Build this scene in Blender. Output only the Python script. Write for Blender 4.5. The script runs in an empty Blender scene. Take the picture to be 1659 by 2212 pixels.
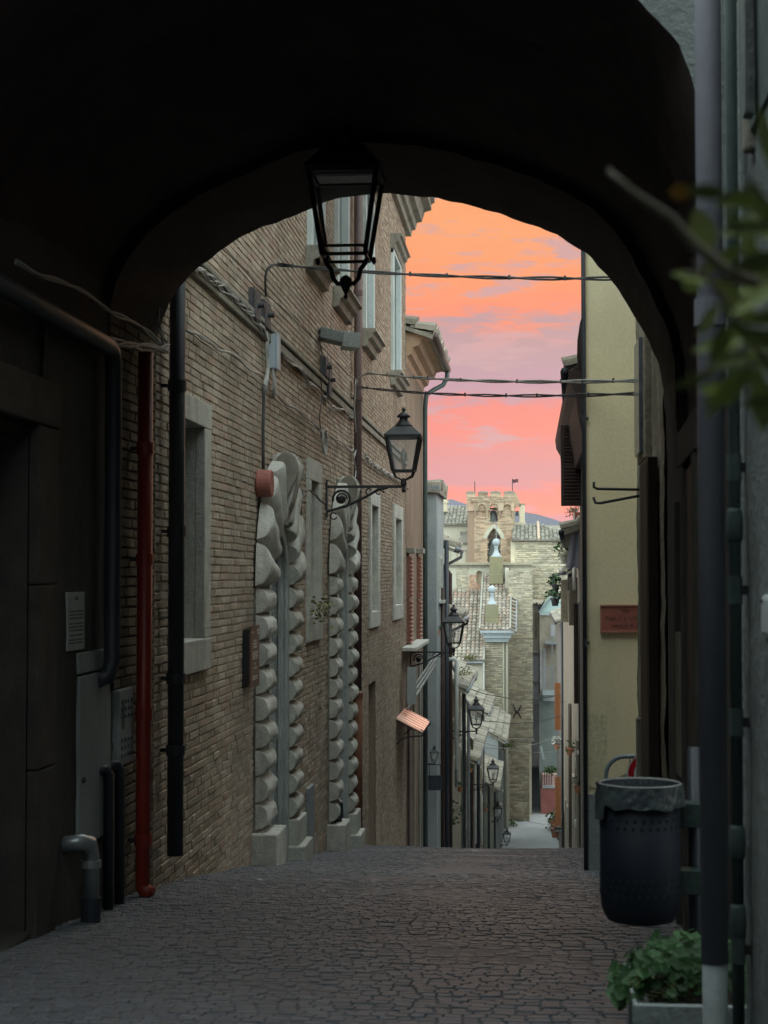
import bpy, bmesh, math, random
from math import sin, cos, pi, radians, atan, tan, sqrt, floor
from mathutils import Vector, Matrix, Euler, noise
random.seed(7)
R = random.Random(11)
S = bpy.context.scene
COL = S.collection

# ------------------------------------------------------------------ camera
F, CX, CY, CAMZ = 3600.0, 829.5, 1106.0, 1.6        # focal length and image centre in units of a 1659 px wide picture
VX, VY = 1144.0, 1243.0                              # where the street's own direction vanishes
PITCH = atan((VY - CY) / F)
YAW = atan((VX - CX) * cos(PITCH) / F)
cam_data = bpy.data.cameras.new('camera')
cam = bpy.data.objects.new('camera', cam_data); COL.objects.link(cam)
cam.location = (0, 0, CAMZ)
cam.rotation_euler = Euler((pi / 2 + PITCH, 0, YAW), 'XYZ')
cam_data.sensor_fit = 'HORIZONTAL'; cam_data.sensor_width = 36; cam_data.lens = 36 * F / 1659.0
cam_data.clip_start = 0.05; cam_data.clip_end = 9000
cam_data.dof.use_dof = True; cam_data.dof.focus_distance = 24; cam_data.dof.aperture_fstop = 9
S.camera = cam

# ------------------------------------------------------------------ world, sun, exposure
S.view_settings.view_transform = 'Standard'; S.view_settings.look = 'None'
S.view_settings.exposure = 0.75; S.view_settings.gamma = 1; S.view_settings.use_curve_mapping = False
S.cycles.use_denoising = True
S.cycles.max_bounces = 7; S.cycles.diffuse_bounces = 4; S.cycles.glossy_bounces = 3
S.cycles.transparent_max_bounces = 12; S.cycles.caustics_reflective = False; S.cycles.caustics_refractive = False
S.cycles.sample_clamp_indirect = 6
W = bpy.data.worlds.new('World'); S.world = W; W.use_nodes = True
SUN_EL, SUN_AZ = 3.0, 2.0                            # dusk: the glow stands low at the far end of the street
def build_world():
    nt = W.node_tree; N = nt.nodes; L = nt.links; N.clear()
    def nd(t, **k):
        n = N.new(t)
        for a, b in k.items(): setattr(n, a, b)
        return n
    def m(op, a, b=None, c=None):
        n = nd('ShaderNodeMath', operation=op)
        for i, v in enumerate((a, b, c)):
            if v is None: continue
            if isinstance(v, (int, float)): n.inputs[i].default_value = v
            else: L.new(v, n.inputs[i])
        return n.outputs[0]
    tc = nd('ShaderNodeTexCoord'); sep = nd('ShaderNodeSeparateXYZ'); L.new(tc.outputs['Generated'], sep.inputs[0])
    x, y, z = sep.outputs
    el = m('ARCSINE', z)                                           # elevation, radians
    az = m('ARCTAN2', x, y)                                        # 0 = down the street
    # cloud coordinates: long flat bands
    comb = nd('ShaderNodeCombineXYZ'); L.new(m('MULTIPLY', az, 5.0), comb.inputs[0]); L.new(m('MULTIPLY', el, 26.0), comb.inputs[1])
    def nz(scale, det, rough, off):
        mp = nd('ShaderNodeMapping'); mp.inputs['Location'].default_value = off; L.new(comb.outputs[0], mp.inputs[0])
        n = nd('ShaderNodeTexNoise'); n.inputs['Scale'].default_value = scale; n.inputs['Detail'].default_value = det
        n.inputs['Roughness'].default_value = rough; n.inputs['Distortion'].default_value = 0.5
        L.new(mp.outputs[0], n.inputs['Vector']); return m('SUBTRACT', n.outputs['Fac'], 0.5)
    n1 = nz(0.9, 5, 0.55, (3.1, 1.7, 0)); n2 = nz(2.6, 6, 0.6, (7.3, 0.4, 2)); n3 = nz(6.0, 5, 0.6, (0.3, 5.4, 5))
    warp = m('ADD', m('MULTIPLY', n1, 0.045), m('ADD', m('MULTIPLY', n2, 0.056), m('MULTIPLY', n3, 0.024)))
    calm = m('MINIMUM', m('MAXIMUM', m('MULTIPLY', el, 9.0), 0.12), 1.0)   # clouds flatten into level bands towards the horizon
    f = m('MULTIPLY', m('ADD', el, m('MULTIPLY', warp, calm)), 1 / 0.27)                # 0..1 over the lowest 15 degrees
    ramp = nd('ShaderNodeValToRGB'); L.new(f, ramp.inputs[0]); cr = ramp.color_ramp
    stops = [(0.00, (0.500, 0.185, 0.219)), (0.10, (0.500, 0.185, 0.210)), (0.130, (0.560, 0.176, 0.166)), (0.145, (0.95, 0.165, 0.0)), (0.182, (0.92, 0.135, 0.0)),
             (0.205, (0.500, 0.167, 0.157)), (0.25, (0.540, 0.167, 0.153)), (0.30, (0.71, 0.137, 0.080)), (0.355, (0.68, 0.137, 0.095)),
             (0.388, (0.350, 0.205, 0.270)), (0.48, (0.335, 0.218, 0.265)), (0.545, (0.36, 0.220, 0.235)), (0.575, (0.770, 0.185, 0.069)), (0.65, (0.780, 0.229, 0.060)),
             (0.82, (0.780, 0.290, 0.078))]
    while len(cr.elements) < len(stops): cr.elements.new(0.5)
    for e, (p, c) in zip(cr.elements, stops): e.position = p; e.color = (*c, 1)
    # small lavender cloud scraps and glowing edges
    mr = nd('ShaderNodeMapRange'); L.new(m('ADD', n2, m('MULTIPLY', n3, 0.5)), mr.inputs[0])
    mr.inputs[1].default_value = 0.05; mr.inputs[2].default_value = 0.15; mr.inputs[3].default_value = 0; mr.inputs[4].default_value = 0.85
    mx = nd('ShaderNodeMix', data_type='RGBA'); L.new(mr.outputs[0], mx.inputs[0]); L.new(ramp.outputs[0], mx.inputs[6])
    mx.inputs[7].default_value = (0.42, 0.26, 0.28, 1)
    # the glow belongs to the low sky down the street; overhead and round about the dusk sky is blue grey with thin cloud
    up = nd('ShaderNodeMapRange', interpolation_type='SMOOTHSTEP'); L.new(el, up.inputs[0])
    up.inputs[1].default_value = 0.24; up.inputs[2].default_value = 0.75
    side = nd('ShaderNodeMapRange', interpolation_type='SMOOTHSTEP'); L.new(m('ABSOLUTE', az), side.inputs[0])
    side.inputs[1].default_value = 0.8; side.inputs[2].default_value = 2.4
    away = m('MAXIMUM', up.outputs[0], side.outputs[0])
    n4 = nd('ShaderNodeTexNoise'); n4.inputs['Scale'].default_value = 3.0; n4.inputs['Detail'].default_value = 5; L.new(tc.outputs['Generated'], n4.inputs['Vector'])
    dusk = nd('ShaderNodeMix', data_type='RGBA'); L.new(n4.outputs['Fac'], dusk.inputs[0])
    dusk.inputs[6].default_value = (1.70, 2.12, 2.22, 1); dusk.inputs[7].default_value = (2.06, 2.26, 2.18, 1)
    mx2 = nd('ShaderNodeMix', data_type='RGBA'); L.new(away, mx2.inputs[0]); L.new(mx.outputs[2], mx2.inputs[6]); L.new(dusk.outputs[2], mx2.inputs[7])
    bg1 = nd('ShaderNodeBackground'); L.new(mx2.outputs[2], bg1.inputs[0]); bg1.inputs[1].default_value = 0.72
    sky = nd('ShaderNodeTexSky', sky_type='NISHITA'); sky.sun_disc = False
    sky.sun_elevation = radians(SUN_EL); sky.sun_rotation = radians(SUN_AZ)
    bg2 = nd('ShaderNodeBackground'); L.new(sky.outputs[0], bg2.inputs[0]); bg2.inputs[1].default_value = 0.006
    ad = nd('ShaderNodeAddShader'); L.new(bg1.outputs[0], ad.inputs[0]); L.new(bg2.outputs[0], ad.inputs[1])
    out = nd('ShaderNodeOutputWorld'); L.new(ad.outputs[0], out.inputs[0])
build_world()
sd = bpy.data.lights.new('sun', 'SUN'); sd.energy = 0.12; sd.angle = radians(12); sd.color = (1.0, 0.62, 0.42)
sun = bpy.data.objects.new('sun', sd); COL.objects.link(sun)
sun.rotation_euler = (radians(90 - SUN_EL), 0, radians(180 - SUN_AZ)); sun.location = (0, 60, 30)

# ------------------------------------------------------------------ pixel helpers (measuring only: every thing gets its own real place)
def ray(px, py):
    r, f, u = px - CX, F, -(py - CY)
    f2 = f * cos(PITCH) - u * sin(PITCH); u2 = f * sin(PITCH) + u * cos(PITCH)
    return Vector((r * cos(YAW) - f2 * sin(YAW), r * sin(YAW) + f2 * cos(YAW), u2))
def atY(px, py, Y):
    d = ray(px, py); t = Y / d.y; return Vector((d.x * t, Y, CAMZ + d.z * t))
def atX(px, py, X):
    d = ray(px, py); t = X / d.x; return Vector((X, d.y * t, CAMZ + d.z * t))
def proj(p):
    v = Vector(p) - Vector((0, 0, CAMZ))
    r = v.x * cos(YAW) + v.y * sin(YAW); f = -v.x * sin(YAW) + v.y * cos(YAW); u = v.z
    f3 = f * cos(PITCH) + u * sin(PITCH); u3 = -f * sin(PITCH) + u * cos(PITCH)
    return (CX + r / f3 * F, CY - u3 / f3 * F)
def zY(py, Y): return atY(VX, py, Y).z
WX = -2.5                                           # the street's left wall
def yL(px, X=WX): return atX(px, VY, X).y
def zL(px, py, X=WX): return atX(px, py, X).z

GP = [(-40, .3), (-10, .1), (5, 0), (8, -.2), (11, -.47), (15, -1.03), (20, -1.74), (24.7, -2.37), (30, -3.5), (45, -6.05), (60, -8.55), (80, -11.9),
      (99, -15.0), (104, -15.15), (130, -15.4), (200, -16), (9000, -16)]
def g0(y):
    if y <= GP[0][0]: return GP[0][1]
    for (a, za), (b, zb) in zip(GP, GP[1:]):
        if y <= b: return za + (zb - za) * (y - a) / (b - a)
    return GP[-1][1]
def G(y): return sum(g0(y + d * 0.55) for d in (-3, -2, -1, 0, 1, 2, 3)) / 7.0

# ------------------------------------------------------------------ naming
def tag(o, label=None, cat=None, group=None, kind=None):
    if label: o['label'] = label
    if cat: o['category'] = cat
    if group: o['group'] = group
    if kind: o['kind'] = kind
    return o
def thing(name, label, cat, loc=(0, 0, 0), group=None, rz=0):
    o = bpy.data.objects.new(name, None); COL.objects.link(o); o.empty_display_size = 0.2
    o.location = loc; o.rotation_euler = (0, 0, rz); tag(o, label, cat, group); return o
def copy_tree(o, parent=None):
    c = o.copy(); COL.objects.link(c)
    if parent is not None: c.parent = parent
    for ch in list(o.children): copy_tree(ch, c)
    return c

# ------------------------------------------------------------------ mesh builder
class MB:
    def __init__(s): s.v = []; s.f = []
    def add(s, vs, fs):
        b = len(s.v); s.v.extend([tuple(q) for q in vs]); s.f.extend([tuple(b + i for i in q) for q in fs]); return s
    def box(s, x0, x1, y0, y1, z0, z1):
        vs = [(x, y, z) for x in (x0, x1) for y in (y0, y1) for z in (z0, z1)]
        return s.add(vs, [(0, 1, 3, 2), (4, 6, 7, 5), (0, 4, 5, 1), (2, 3, 7, 6), (0, 2, 6, 4), (1, 5, 7, 3)])
    def jbox(s, x0, x1, y0, y1, z0, z1, j, rnd=R):
        vs = [(x + rnd.uniform(-j, j), y + rnd.uniform(-j, j), z + rnd.uniform(-j, j)) for x in (x0, x1) for y in (y0, y1) for z in (z0, z1)]
        return s.add(vs, [(0, 1, 3, 2), (4, 6, 7, 5), (0, 4, 5, 1), (2, 3, 7, 6), (0, 2, 6, 4), (1, 5, 7, 3)])
    def obox(s, c, ax, ay, az):                     # centre and three half-axis vectors
        c, ax, ay, az = map(Vector, (c, ax, ay, az))
        vs = [c + ax * i + ay * j + az * k for i in (-1, 1) for j in (-1, 1) for k in (-1, 1)]
        return s.add(vs, [(0, 1, 3, 2), (4, 6, 7, 5), (0, 4, 5, 1), (2, 3, 7, 6), (0, 2, 6, 4), (1, 5, 7, 3)])
    def bar(s, a, b, w, h=None, up=(0, 0, 1)):
        a, b = Vector(a), Vector(b); h = h or w; d = (b - a); u = d.normalized(); up = Vector(up)
        if abs(u.dot(up)) > .98: up = Vector((1, 0, 0))
        r = u.cross(up).normalized(); n = r.cross(u).normalized()
        return s.obox((a + b) / 2, d / 2, r * w / 2, n * h / 2)
    def tube(s, pts, r, n=8, caps=True, closed=False):
        pts = [Vector(p) for p in pts]; k = len(pts); rs = r if isinstance(r, (list, tuple)) else [r] * k
        rings = []; prev = None
        for i, p in enumerate(pts):
            if closed: t = pts[(i + 1) % k] - pts[i - 1]
            else: t = pts[min(i + 1, k - 1)] - pts[max(i - 1, 0)]
            t.normalize()
            if prev is None:
                a = Vector((0, 0, 1)) if abs(t.z) < .9 else Vector((1, 0, 0)); nrm = t.cross(a).normalized()
            else:
                nrm = prev - t * prev.dot(t)
                nrm = nrm.normalized() if nrm.length > 1e-6 else t.orthogonal().normalized()
            prev = nrm; bn = t.cross(nrm)
            rings.append([p + (nrm * cos(2 * pi * j / n) + bn * sin(2 * pi * j / n)) * rs[i] for j in range(n)])
        vs = [q for g in rings for q in g]; fs = []
        for i in range(k if closed else k - 1):
            i2 = (i + 1) % k
            for j in range(n):
                fs.append((i * n + j, i * n + (j + 1) % n, i2 * n + (j + 1) % n, i2 * n + j))
        if caps and not closed: fs.append(tuple(range(n - 1, -1, -1))); fs.append(tuple((k - 1) * n + j for j in range(n)))
        return s.add(vs, fs)
    def lathe(s, prof, c=(0, 0, 0), n=16, caps=True):
        c = Vector(c); vs = [c + Vector((r * cos(2 * pi * j / n), r * sin(2 * pi * j / n), z)) for r, z in prof for j in range(n)]; fs = []
        for i in range(len(prof) - 1):
            for j in range(n): fs.append((i * n + j, i * n + (j + 1) % n, (i + 1) * n + (j + 1) % n, (i + 1) * n + j))
        if caps: fs.append(tuple(range(n - 1, -1, -1))); fs.append(tuple((len(prof) - 1) * n + j for j in range(n)))
        return s.add(vs, fs)
    def prism(s, poly, axis, a, b):                 # polygon in the two other axes (in x,y,z order), extruded along axis from a to b
        def mk(p, t):
            q = list(p); q.insert('xyz'.index(axis), t); return tuple(q)
        n = len(poly); vs = [mk(p, a) for p in poly] + [mk(p, b) for p in poly]
        fs = [tuple(range(n - 1, -1, -1)), tuple(range(n, 2 * n))] + [(i, (i + 1) % n, n + (i + 1) % n, n + i) for i in range(n)]
        return s.add(vs, fs)
    def quad(s, a, b, c, d): return s.add([a, b, c, d], [(0, 1, 2, 3)])
    def grid(s, fn, nu, nv):
        vs = [fn(i / nu, j / nv) for j in range(nv + 1) for i in range(nu + 1)]
        fs = [(j * (nu + 1) + i, j * (nu + 1) + i + 1, (j + 1) * (nu + 1) + i + 1, (j + 1) * (nu + 1) + i) for j in range(nv) for i in range(nu)]
        return s.add(vs, fs)
    def mesh(s, name, mat, smooth=False, fix=True):
        me = bpy.data.meshes.new(name); me.from_pydata(s.v, [], s.f)
        if fix:
            bm = bmesh.new(); bm.from_mesh(me); bmesh.ops.recalc_face_normals(bm, faces=bm.faces); bm.to_mesh(me); bm.free()
        if smooth:
            for p in me.polygons: p.use_smooth = True
        if mat: me.materials.append(mat)
        me.update(); return me
    def build(s, name, mat, parent=None, smooth=False, local=False, fix=True, bevel=0, label=None, cat=None, group=None, kind=None):
        o = bpy.data.objects.new(name, s.mesh(name, mat, smooth, fix)); COL.objects.link(o)
        if parent is not None:
            o.parent = parent
            if not local:
                M = Matrix.Identity(4); q = parent
                while q is not None:
                    M = q.matrix_parent_inverse @ Matrix.LocRotScale(q.location, q.rotation_euler, q.scale) @ M if q.parent else Matrix.LocRotScale(q.location, q.rotation_euler, q.scale) @ M
                    q = q.parent
                o.matrix_parent_inverse = M.inverted()
        if bevel:
            b = o.modifiers.new('bevel', 'BEVEL'); b.width = bevel; b.segments = 2; b.limit_method = 'ANGLE'; b.angle_limit = radians(35)
        if smooth == 'auto':
            pass
        tag(o, label, cat, group, kind); return o

def arc(c, r, a0, a1, n, plane='xz'):
    out = []
    for i in range(n + 1):
        a = a0 + (a1 - a0) * i / n; u, w = r * cos(a), r * sin(a); x, y, z = c
        out.append((x + u, y, z + w) if plane == 'xz' else (x, y + u, z + w) if plane == 'yz' else (x + u, y + w, z))
    return out

# ------------------------------------------------------------------ materials
MATS = {}
def surf(name, cols, scale=3.0, rough=0.85, bump=0.3, bscale=40, island=0.0, fine=0.25, metal=0.0, spec=0.3, streak=0.0, stain=None, sstain=0.5, alpha=1, trans=0, islcols=None):
    """weathered surface: cols mixed by large noise, fine grain, optional per-piece variation and stains"""
    if name in MATS: return MATS[name]
    m = bpy.data.materials.new(name); m.use_nodes = True; MATS[name] = m
    nt = m.node_tree; N = nt.nodes; L = nt.links; bs = N['Principled BSDF']
    def nd(t, **k):
        n = N.new(t)
        for a, b in k.items(): setattr(n, a, b)
        return n
    geo = nd('ShaderNodeNewGeometry')
    mp = nd('ShaderNodeMapping'); L.new(geo.outputs['Position'], mp.inputs[0])
    mp.inputs['Scale'].default_value = (1, 1, 1 - streak)
    n1 = nd('ShaderNodeTexNoise'); n1.inputs['Scale'].default_value = scale; n1.inputs['Detail'].default_value = 6; n1.inputs['Roughness'].default_value = .62
    L.new(mp.outputs[0], n1.inputs['Vector'])
    rp = nd('ShaderNodeValToRGB'); cr = rp.color_ramp; k = len(cols)
    while len(cr.elements) < k: cr.elements.new(.5)
    for i, (e, c) in enumerate(zip(cr.elements, cols)):
        e.position = 0.5 if k == 1 else 0.33 + 0.34 * i / (k - 1); e.color = (*c, 1)
    if k == 1: cr.elements[0].color = (*cols[0], 1); cr.elements[-1].color = (*cols[0], 1)
    L.new(n1.outputs['Fac'], rp.inputs[0]); colr = rp.outputs[0]
    if island or islcols:
        oi = nd('ShaderNodeObjectInfo'); ad = nd('ShaderNodeMath', operation='ADD'); L.new(geo.outputs['Random Per Island'], ad.inputs[0]); L.new(oi.outputs['Random'], ad.inputs[1])
        fr = nd('ShaderNodeMath', operation='FRACT'); L.new(ad.outputs[0], fr.inputs[0])
        if islcols:
            r2 = nd('ShaderNodeValToRGB'); r2.color_ramp.interpolation = 'LINEAR'
            while len(r2.color_ramp.elements) < len(islcols): r2.color_ramp.elements.new(.5)
            for i, (e, c) in enumerate(zip(r2.color_ramp.elements, islcols)): e.position = i / (len(islcols) - 1); e.color = (*c, 1)
            L.new(fr.outputs[0], r2.inputs[0])
            mx = nd('ShaderNodeMix', data_type='RGBA'); mx.inputs[0].default_value = .62; L.new(colr, mx.inputs[6]); L.new(r2.outputs[0], mx.inputs[7]); colr = mx.outputs[2]
        if island:
            mr = nd('ShaderNodeMapRange'); L.new(fr.outputs[0], mr.inputs[0]); mr.inputs[3].default_value = 1 - island; mr.inputs[4].default_value = 1 + island
            ml = nd('ShaderNodeVectorMath', operation='SCALE'); L.new(colr, ml.inputs[0]); L.new(mr.outputs[0], ml.inputs['Scale']); colr = ml.outputs[0]
    n2 = nd('ShaderNodeTexNoise'); n2.inputs['Scale'].default_value = bscale; n2.inputs['Detail'].default_value = 5; n2.inputs['Roughness'].default_value = .7
    L.new(geo.outputs['Position'], n2.inputs['Vector'])
    if fine:
        mr = nd('ShaderNodeMapRange'); L.new(n2.outputs['Fac'], mr.inputs[0]); mr.inputs[1].default_value = .25; mr.inputs[2].default_value = .75
        mr.inputs[3].default_value = 1 - fine; mr.inputs[4].default_value = 1 + fine
        ml = nd('ShaderNodeVectorMath', operation='SCALE'); L.new(colr, ml.inputs[0]); L.new(mr.outputs[0], ml.inputs['Scale']); colr = ml.outputs[0]
    if stain:
        n3 = nd('ShaderNodeTexNoise'); n3.inputs['Scale'].default_value = scale * .45; n3.inputs['Detail'].default_value = 8; n3.inputs['Roughness'].default_value = .7
        mp3 = nd('ShaderNodeMapping'); mp3.inputs['Location'].default_value = (13, 7, 3); mp3.inputs['Scale'].default_value = (1, 1, .45); L.new(geo.outputs['Position'], mp3.inputs[0]); L.new(mp3.outputs[0], n3.inputs['Vector'])
        mr = nd('ShaderNodeMapRange'); L.new(n3.outputs['Fac'], mr.inputs[0]); mr.inputs[1].default_value = .5; mr.inputs[2].default_value = .68; mr.inputs[3].default_value = 0; mr.inputs[4].default_value = sstain
        mx = nd('ShaderNodeMix', data_type='RGBA'); L.new(mr.outputs[0], mx.inputs[0]); L.new(colr, mx.inputs[6]); mx.inputs[7].default_value = (*stain, 1); colr = mx.outputs[2]
    L.new(colr, bs.inputs['Base Color'])
    bs.inputs['Roughness'].default_value = rough; bs.inputs['Metallic'].default_value = metal
    bs.inputs['Specular IOR Level'].default_value = spec
    if bump:
        bp = nd('ShaderNodeBump'); bp.inputs['Strength'].default_value = bump; bp.inputs['Distance'].default_value = .02
        L.new(n2.outputs['Fac'], bp.inputs['Height']); L.new(bp.outputs[0], bs.inputs['Normal'])
    if alpha < 1: bs.inputs['Alpha'].default_value = alpha
    if trans: bs.inputs['Transmission Weight'].default_value = trans
    return m
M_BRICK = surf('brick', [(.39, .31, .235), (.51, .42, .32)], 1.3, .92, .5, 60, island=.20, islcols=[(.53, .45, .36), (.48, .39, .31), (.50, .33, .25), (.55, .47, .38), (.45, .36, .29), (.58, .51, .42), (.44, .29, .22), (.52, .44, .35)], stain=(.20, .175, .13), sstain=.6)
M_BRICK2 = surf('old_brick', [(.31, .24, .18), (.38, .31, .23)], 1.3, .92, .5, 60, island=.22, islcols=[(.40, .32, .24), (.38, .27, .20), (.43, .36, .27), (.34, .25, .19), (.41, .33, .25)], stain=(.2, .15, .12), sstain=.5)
M_MORTAR = surf('mortar', [(.36, .32, .25), (.47, .43, .34)], 4, .95, .5, 80, fine=.3)
M_STONE = surf('carved_stone', [(.50, .49, .44), (.66, .64, .57)], 6, .85, .6, 45, fine=.22, stain=(.27, .255, .21), sstain=.6)
M_STONED = surf('dark_stone', [(.24, .23, .19), (.36, .33, .27)], 5, .85, .4, 60, fine=.2, stain=(.13, .12, .1), sstain=.6)
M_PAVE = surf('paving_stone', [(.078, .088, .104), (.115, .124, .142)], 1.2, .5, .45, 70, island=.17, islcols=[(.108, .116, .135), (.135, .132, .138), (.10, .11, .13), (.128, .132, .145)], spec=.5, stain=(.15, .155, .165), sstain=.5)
M_JOINT = surf('joint_sand', [(.072, .076, .086), (.10, .104, .116)], 6, .6, .5, 90, spec=.5)
M_PLAST = surf('dark_plaster', [(.045, .043, .038), (.08, .073, .063)], 1.5, .93, .55, 25, fine=.2, stain=(.035, .033, .03))  # albedo lowered to carry the shade inside the passage
M_VAULT = surf('shaded_vault_plaster', [(.034, .024, .022), (.058, .043, .038)], 1.8, .94, .6, 18, fine=.2, stain=(.03, .026, .024))  # the vault's deep shade is put into this dark base colour
M_GREYPL = surf('grey_render', [(.15, .17, .165), (.23, .245, .235)], 3, .93, .8, 22, fine=.25, stain=(.13, .15, .14), sstain=.8)
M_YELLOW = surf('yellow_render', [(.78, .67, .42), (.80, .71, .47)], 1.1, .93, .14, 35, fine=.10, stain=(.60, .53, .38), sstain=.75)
M_IRON = surf('black_iron', [(.018, .019, .022), (.035, .034, .036)], 8, .5, .15, 60, spec=.5)
M_BROWNP = surf('brown_pipe_paint', [(.10, .06, .055), (.13, .085, .08)], 4, .5, .1, 40, fine=.1, spec=.5)
M_DARKP = surf('black_pipe_paint', [(.02, .024, .032), (.035, .04, .05)], 4, .5, .1, 40, fine=.1, spec=.5)
M_REDP = surf('red_pipe_paint', [(.24, .022, .013), (.29, .03, .018)], 4, .45, .08, 30, fine=.08, spec=.5)
M_ZINC = surf('zinc', [(.30, .32, .33), (.42, .44, .45)], 6, .4, .1, 50, metal=.6, fine=.1)
M_CABLE = surf('grey_cable', [(.30, .30, .28), (.42, .41, .38)], 6, .6, .05, 50, fine=.1)
M_CABLED = surf('dark_cable', [(.05, .05, .055), (.09, .09, .09)], 6, .6, .05, 50)
M_GLASS = surf('lantern_glass', [(.75, .8, .8)], 3, .12, 0, 10, fine=0, spec=.5, alpha=.22)
M_WOOD = surf('dark_wood', [(.06, .04, .03), (.11, .075, .055)], 5, .7, .4, 30, streak=.8, fine=.2)
M_SHUT = surf('brown_shutter_paint', [(.045, .028, .024), (.07, .045, .038)], 5, .6, .1, 30, fine=.1)
M_SHADED = surf('shaded_stone', [(.045, .042, .036), (.08, .074, .062)], 5, .88, .4, 60, fine=.2, stain=(.05, .048, .04), sstain=.6)  # darker copy of the stone, passage and recess shade put in its colour
M_TILE = surf('roof_tile', [(.38, .30, .22), (.50, .43, .34)], 3, .92, .45, 50, island=.30, islcols=[(.50, .42, .32), (.42, .30, .21), (.46, .40, .33), (.55, .49, .39), (.40, .26, .18), (.33, .31, .27)], stain=(.24, .24, .2), sstain=.5)
M_TERRA = surf('terracotta', [(.42, .17, .10), (.5, .24, .15)], 5, .85, .25, 50)
# ================================================================== ground
def build_ground():
    ys = []; y = -40.0
    while y < 135: ys.append(y); y += 0.5 if y < 40 else 2.5
    ys += [160, 200, 300, 600, 1500, 4000, 8000]
    xs = [-4000, -600, -120, -30, -9, -4, -2.5, 0, .7, 3, 9, 30, 120, 600, 4000]
    b = MB(); b.v = [(x, y, G(y) - .008) for y in ys for x in xs]; n = len(xs)
    b.f = [(j * n + i, j * n + i + 1, (j + 1) * n + i + 1, (j + 1) * n + i) for j in range(len(ys) - 1) for i in range(n - 1)]
    g = b.build('ground', M_JOINT, fix=False, kind='structure', label='dark packed ground of the sloping street between the setts')
    # setts: rows across the lane, broken bond, each a rounded block
    vars_ = []
    for k in range(6):
        q = MB(); r = random.Random(k)
        t = [(x * .5 * r.uniform(.84, .92), yy * .5 * r.uniform(.82, .9), .5 + r.uniform(-.12, .12)) for x in (-1, 1) for yy in (-1, 1)]
        bt = [(x * .5, yy * .5, -1.0) for x in (-1, 1) for yy in (-1, 1)]
        md = [(x * .5, yy * .5, .1 + r.uniform(-.1, .1)) for x in (-1, 1) for yy in (-1, 1)]
        q.v = bt + md + t; q.f = []
        for a in (0, 4):
            q.f += [(a, a + 1, a + 5, a + 4), (a + 1, a + 3, a + 7, a + 5), (a + 3, a + 2, a + 6, a + 7), (a + 2, a, a + 4, a + 6)]
        q.f += [(8, 9, 11, 10)]
        vars_.append(q)
    meshes = [q.mesh('sett', M_PAVE) for q in vars_]
    items = []; y = 3.8; row = 0
    while y < 26.5:
        d = R.uniform(.054, .066)
        x = -3.1 + R.uniform(0, .1); row += 1
        while x < 2.4:
            w = R.uniform(.055, .10)
            if x > .12 - (y > 12) * .0 and x < .3: w = .11
            xc = x + w / 2
            wav = .012 * sin(x * 3 + y * .7)
            items.append((xc, y + wav, w - .005, d - .004)); x += w
        y += d
    # gutter line and slightly dished lane
    def zz(x, y, jit=1): return G(y) + .02 * ((x + .8) / 1.7) ** 2 - .01 + noise.noise((x * .8, y * .8, 0)) * .016 + jit * R.uniform(-.003, .004)
    vis = [it for it in items if -80 < proj((it[0], it[1], G(it[1])))[0] < 1400 and it[1] > 5.9]
    vis.sort(key=lambda t: t[1] + abs(t[0] + .8) * .25)
    first = set(id(t) for t in vis[:300])
    nx, ny = 70, 290
    MB().grid(lambda u, v: (-3.1 + 5.5 * u, 3.8 + 22.7 * v, zz(-3.1 + 5.5 * u, 3.8 + 22.7 * v, 0) + .0), nx, ny).build('joint_filling', M_JOINT, g, smooth=True, fix=False)
    joint = MB()
    for it in items:
        xc, yc, w, d = it; k = R.randrange(6); z = zz(xc, yc); tl = (G(yc + .1) - G(yc - .1)) / .2
        rz = R.uniform(-.05, .05)
        if id(it) in first:
            o = bpy.data.objects.new('sett', meshes[k]); COL.objects.link(o); o.parent = g
            o.location = (xc, yc, z); o.scale = (w, d, .013); o.rotation_euler = (math.atan(tl), R.uniform(-.03, .03), rz)
        else:
            M = Matrix.Translation((xc, yc, z)) @ Euler((math.atan(tl), R.uniform(-.03, .03), rz)).to_matrix().to_4x4() @ Matrix.Diagonal((w, d, .013, 1))
            joint.add([M @ Vector(v) for v in vars_[k].v], vars_[k].f)
    joint.build('sett_field', M_PAVE, g, kind='stuff')
    # smooth slabs of the lower street, one sheet on the ground
    b = MB(); yy = [26 + i for i in range(104)]
    b.v = [(x, y, G(y) + (.006 if y > 30 else -.004)) for y in yy for x in (-2.6, -1, .5, 3.4)]
    b.f = [(j * 4 + i, j * 4 + i + 1, j * 4 + i + 5, j * 4 + i + 4) for j in range(len(yy) - 1) for i in range(3)]
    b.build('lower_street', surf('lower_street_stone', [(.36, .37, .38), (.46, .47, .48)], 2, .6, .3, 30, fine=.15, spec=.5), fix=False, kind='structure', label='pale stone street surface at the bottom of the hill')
build_ground()

# far ridges
def ridge(pts, Y, name, mat, label, base=1080):
    b = MB(); n = len(pts) - 1; vs = []
    P = [atY(px, py, Y) for px, py in pts]
    out = []
    for i in range(n):
        for k in range(6):
            t = k / 6; p = P[i].lerp(P[i + 1], t); p.z += noise.noise((p.x * .01, Y, 0)) * Y * .0012; out.append(p)
    out.append(P[-1])
    top = len(out)
    depth = Y * .12
    b.v = [(p.x, p.y - depth, -16.5) for p in out] + [tuple(p) for p in out] + [(p.x, p.y + depth, -16.5) for p in out]
    b.f = [(i, i + 1, top + i + 1, top + i) for i in range(top - 1)] + [(top + i, top + i + 1, 2 * top + i + 1, 2 * top + i) for i in range(top - 1)]
    o = b.build(name, mat, fix=False, kind='structure', label=label)
    return o
M_HILL = surf('wooded_ridge', [(.07, .09, .07), (.1, .12, .09)], .004, .95, 0, 1, fine=0)
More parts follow.
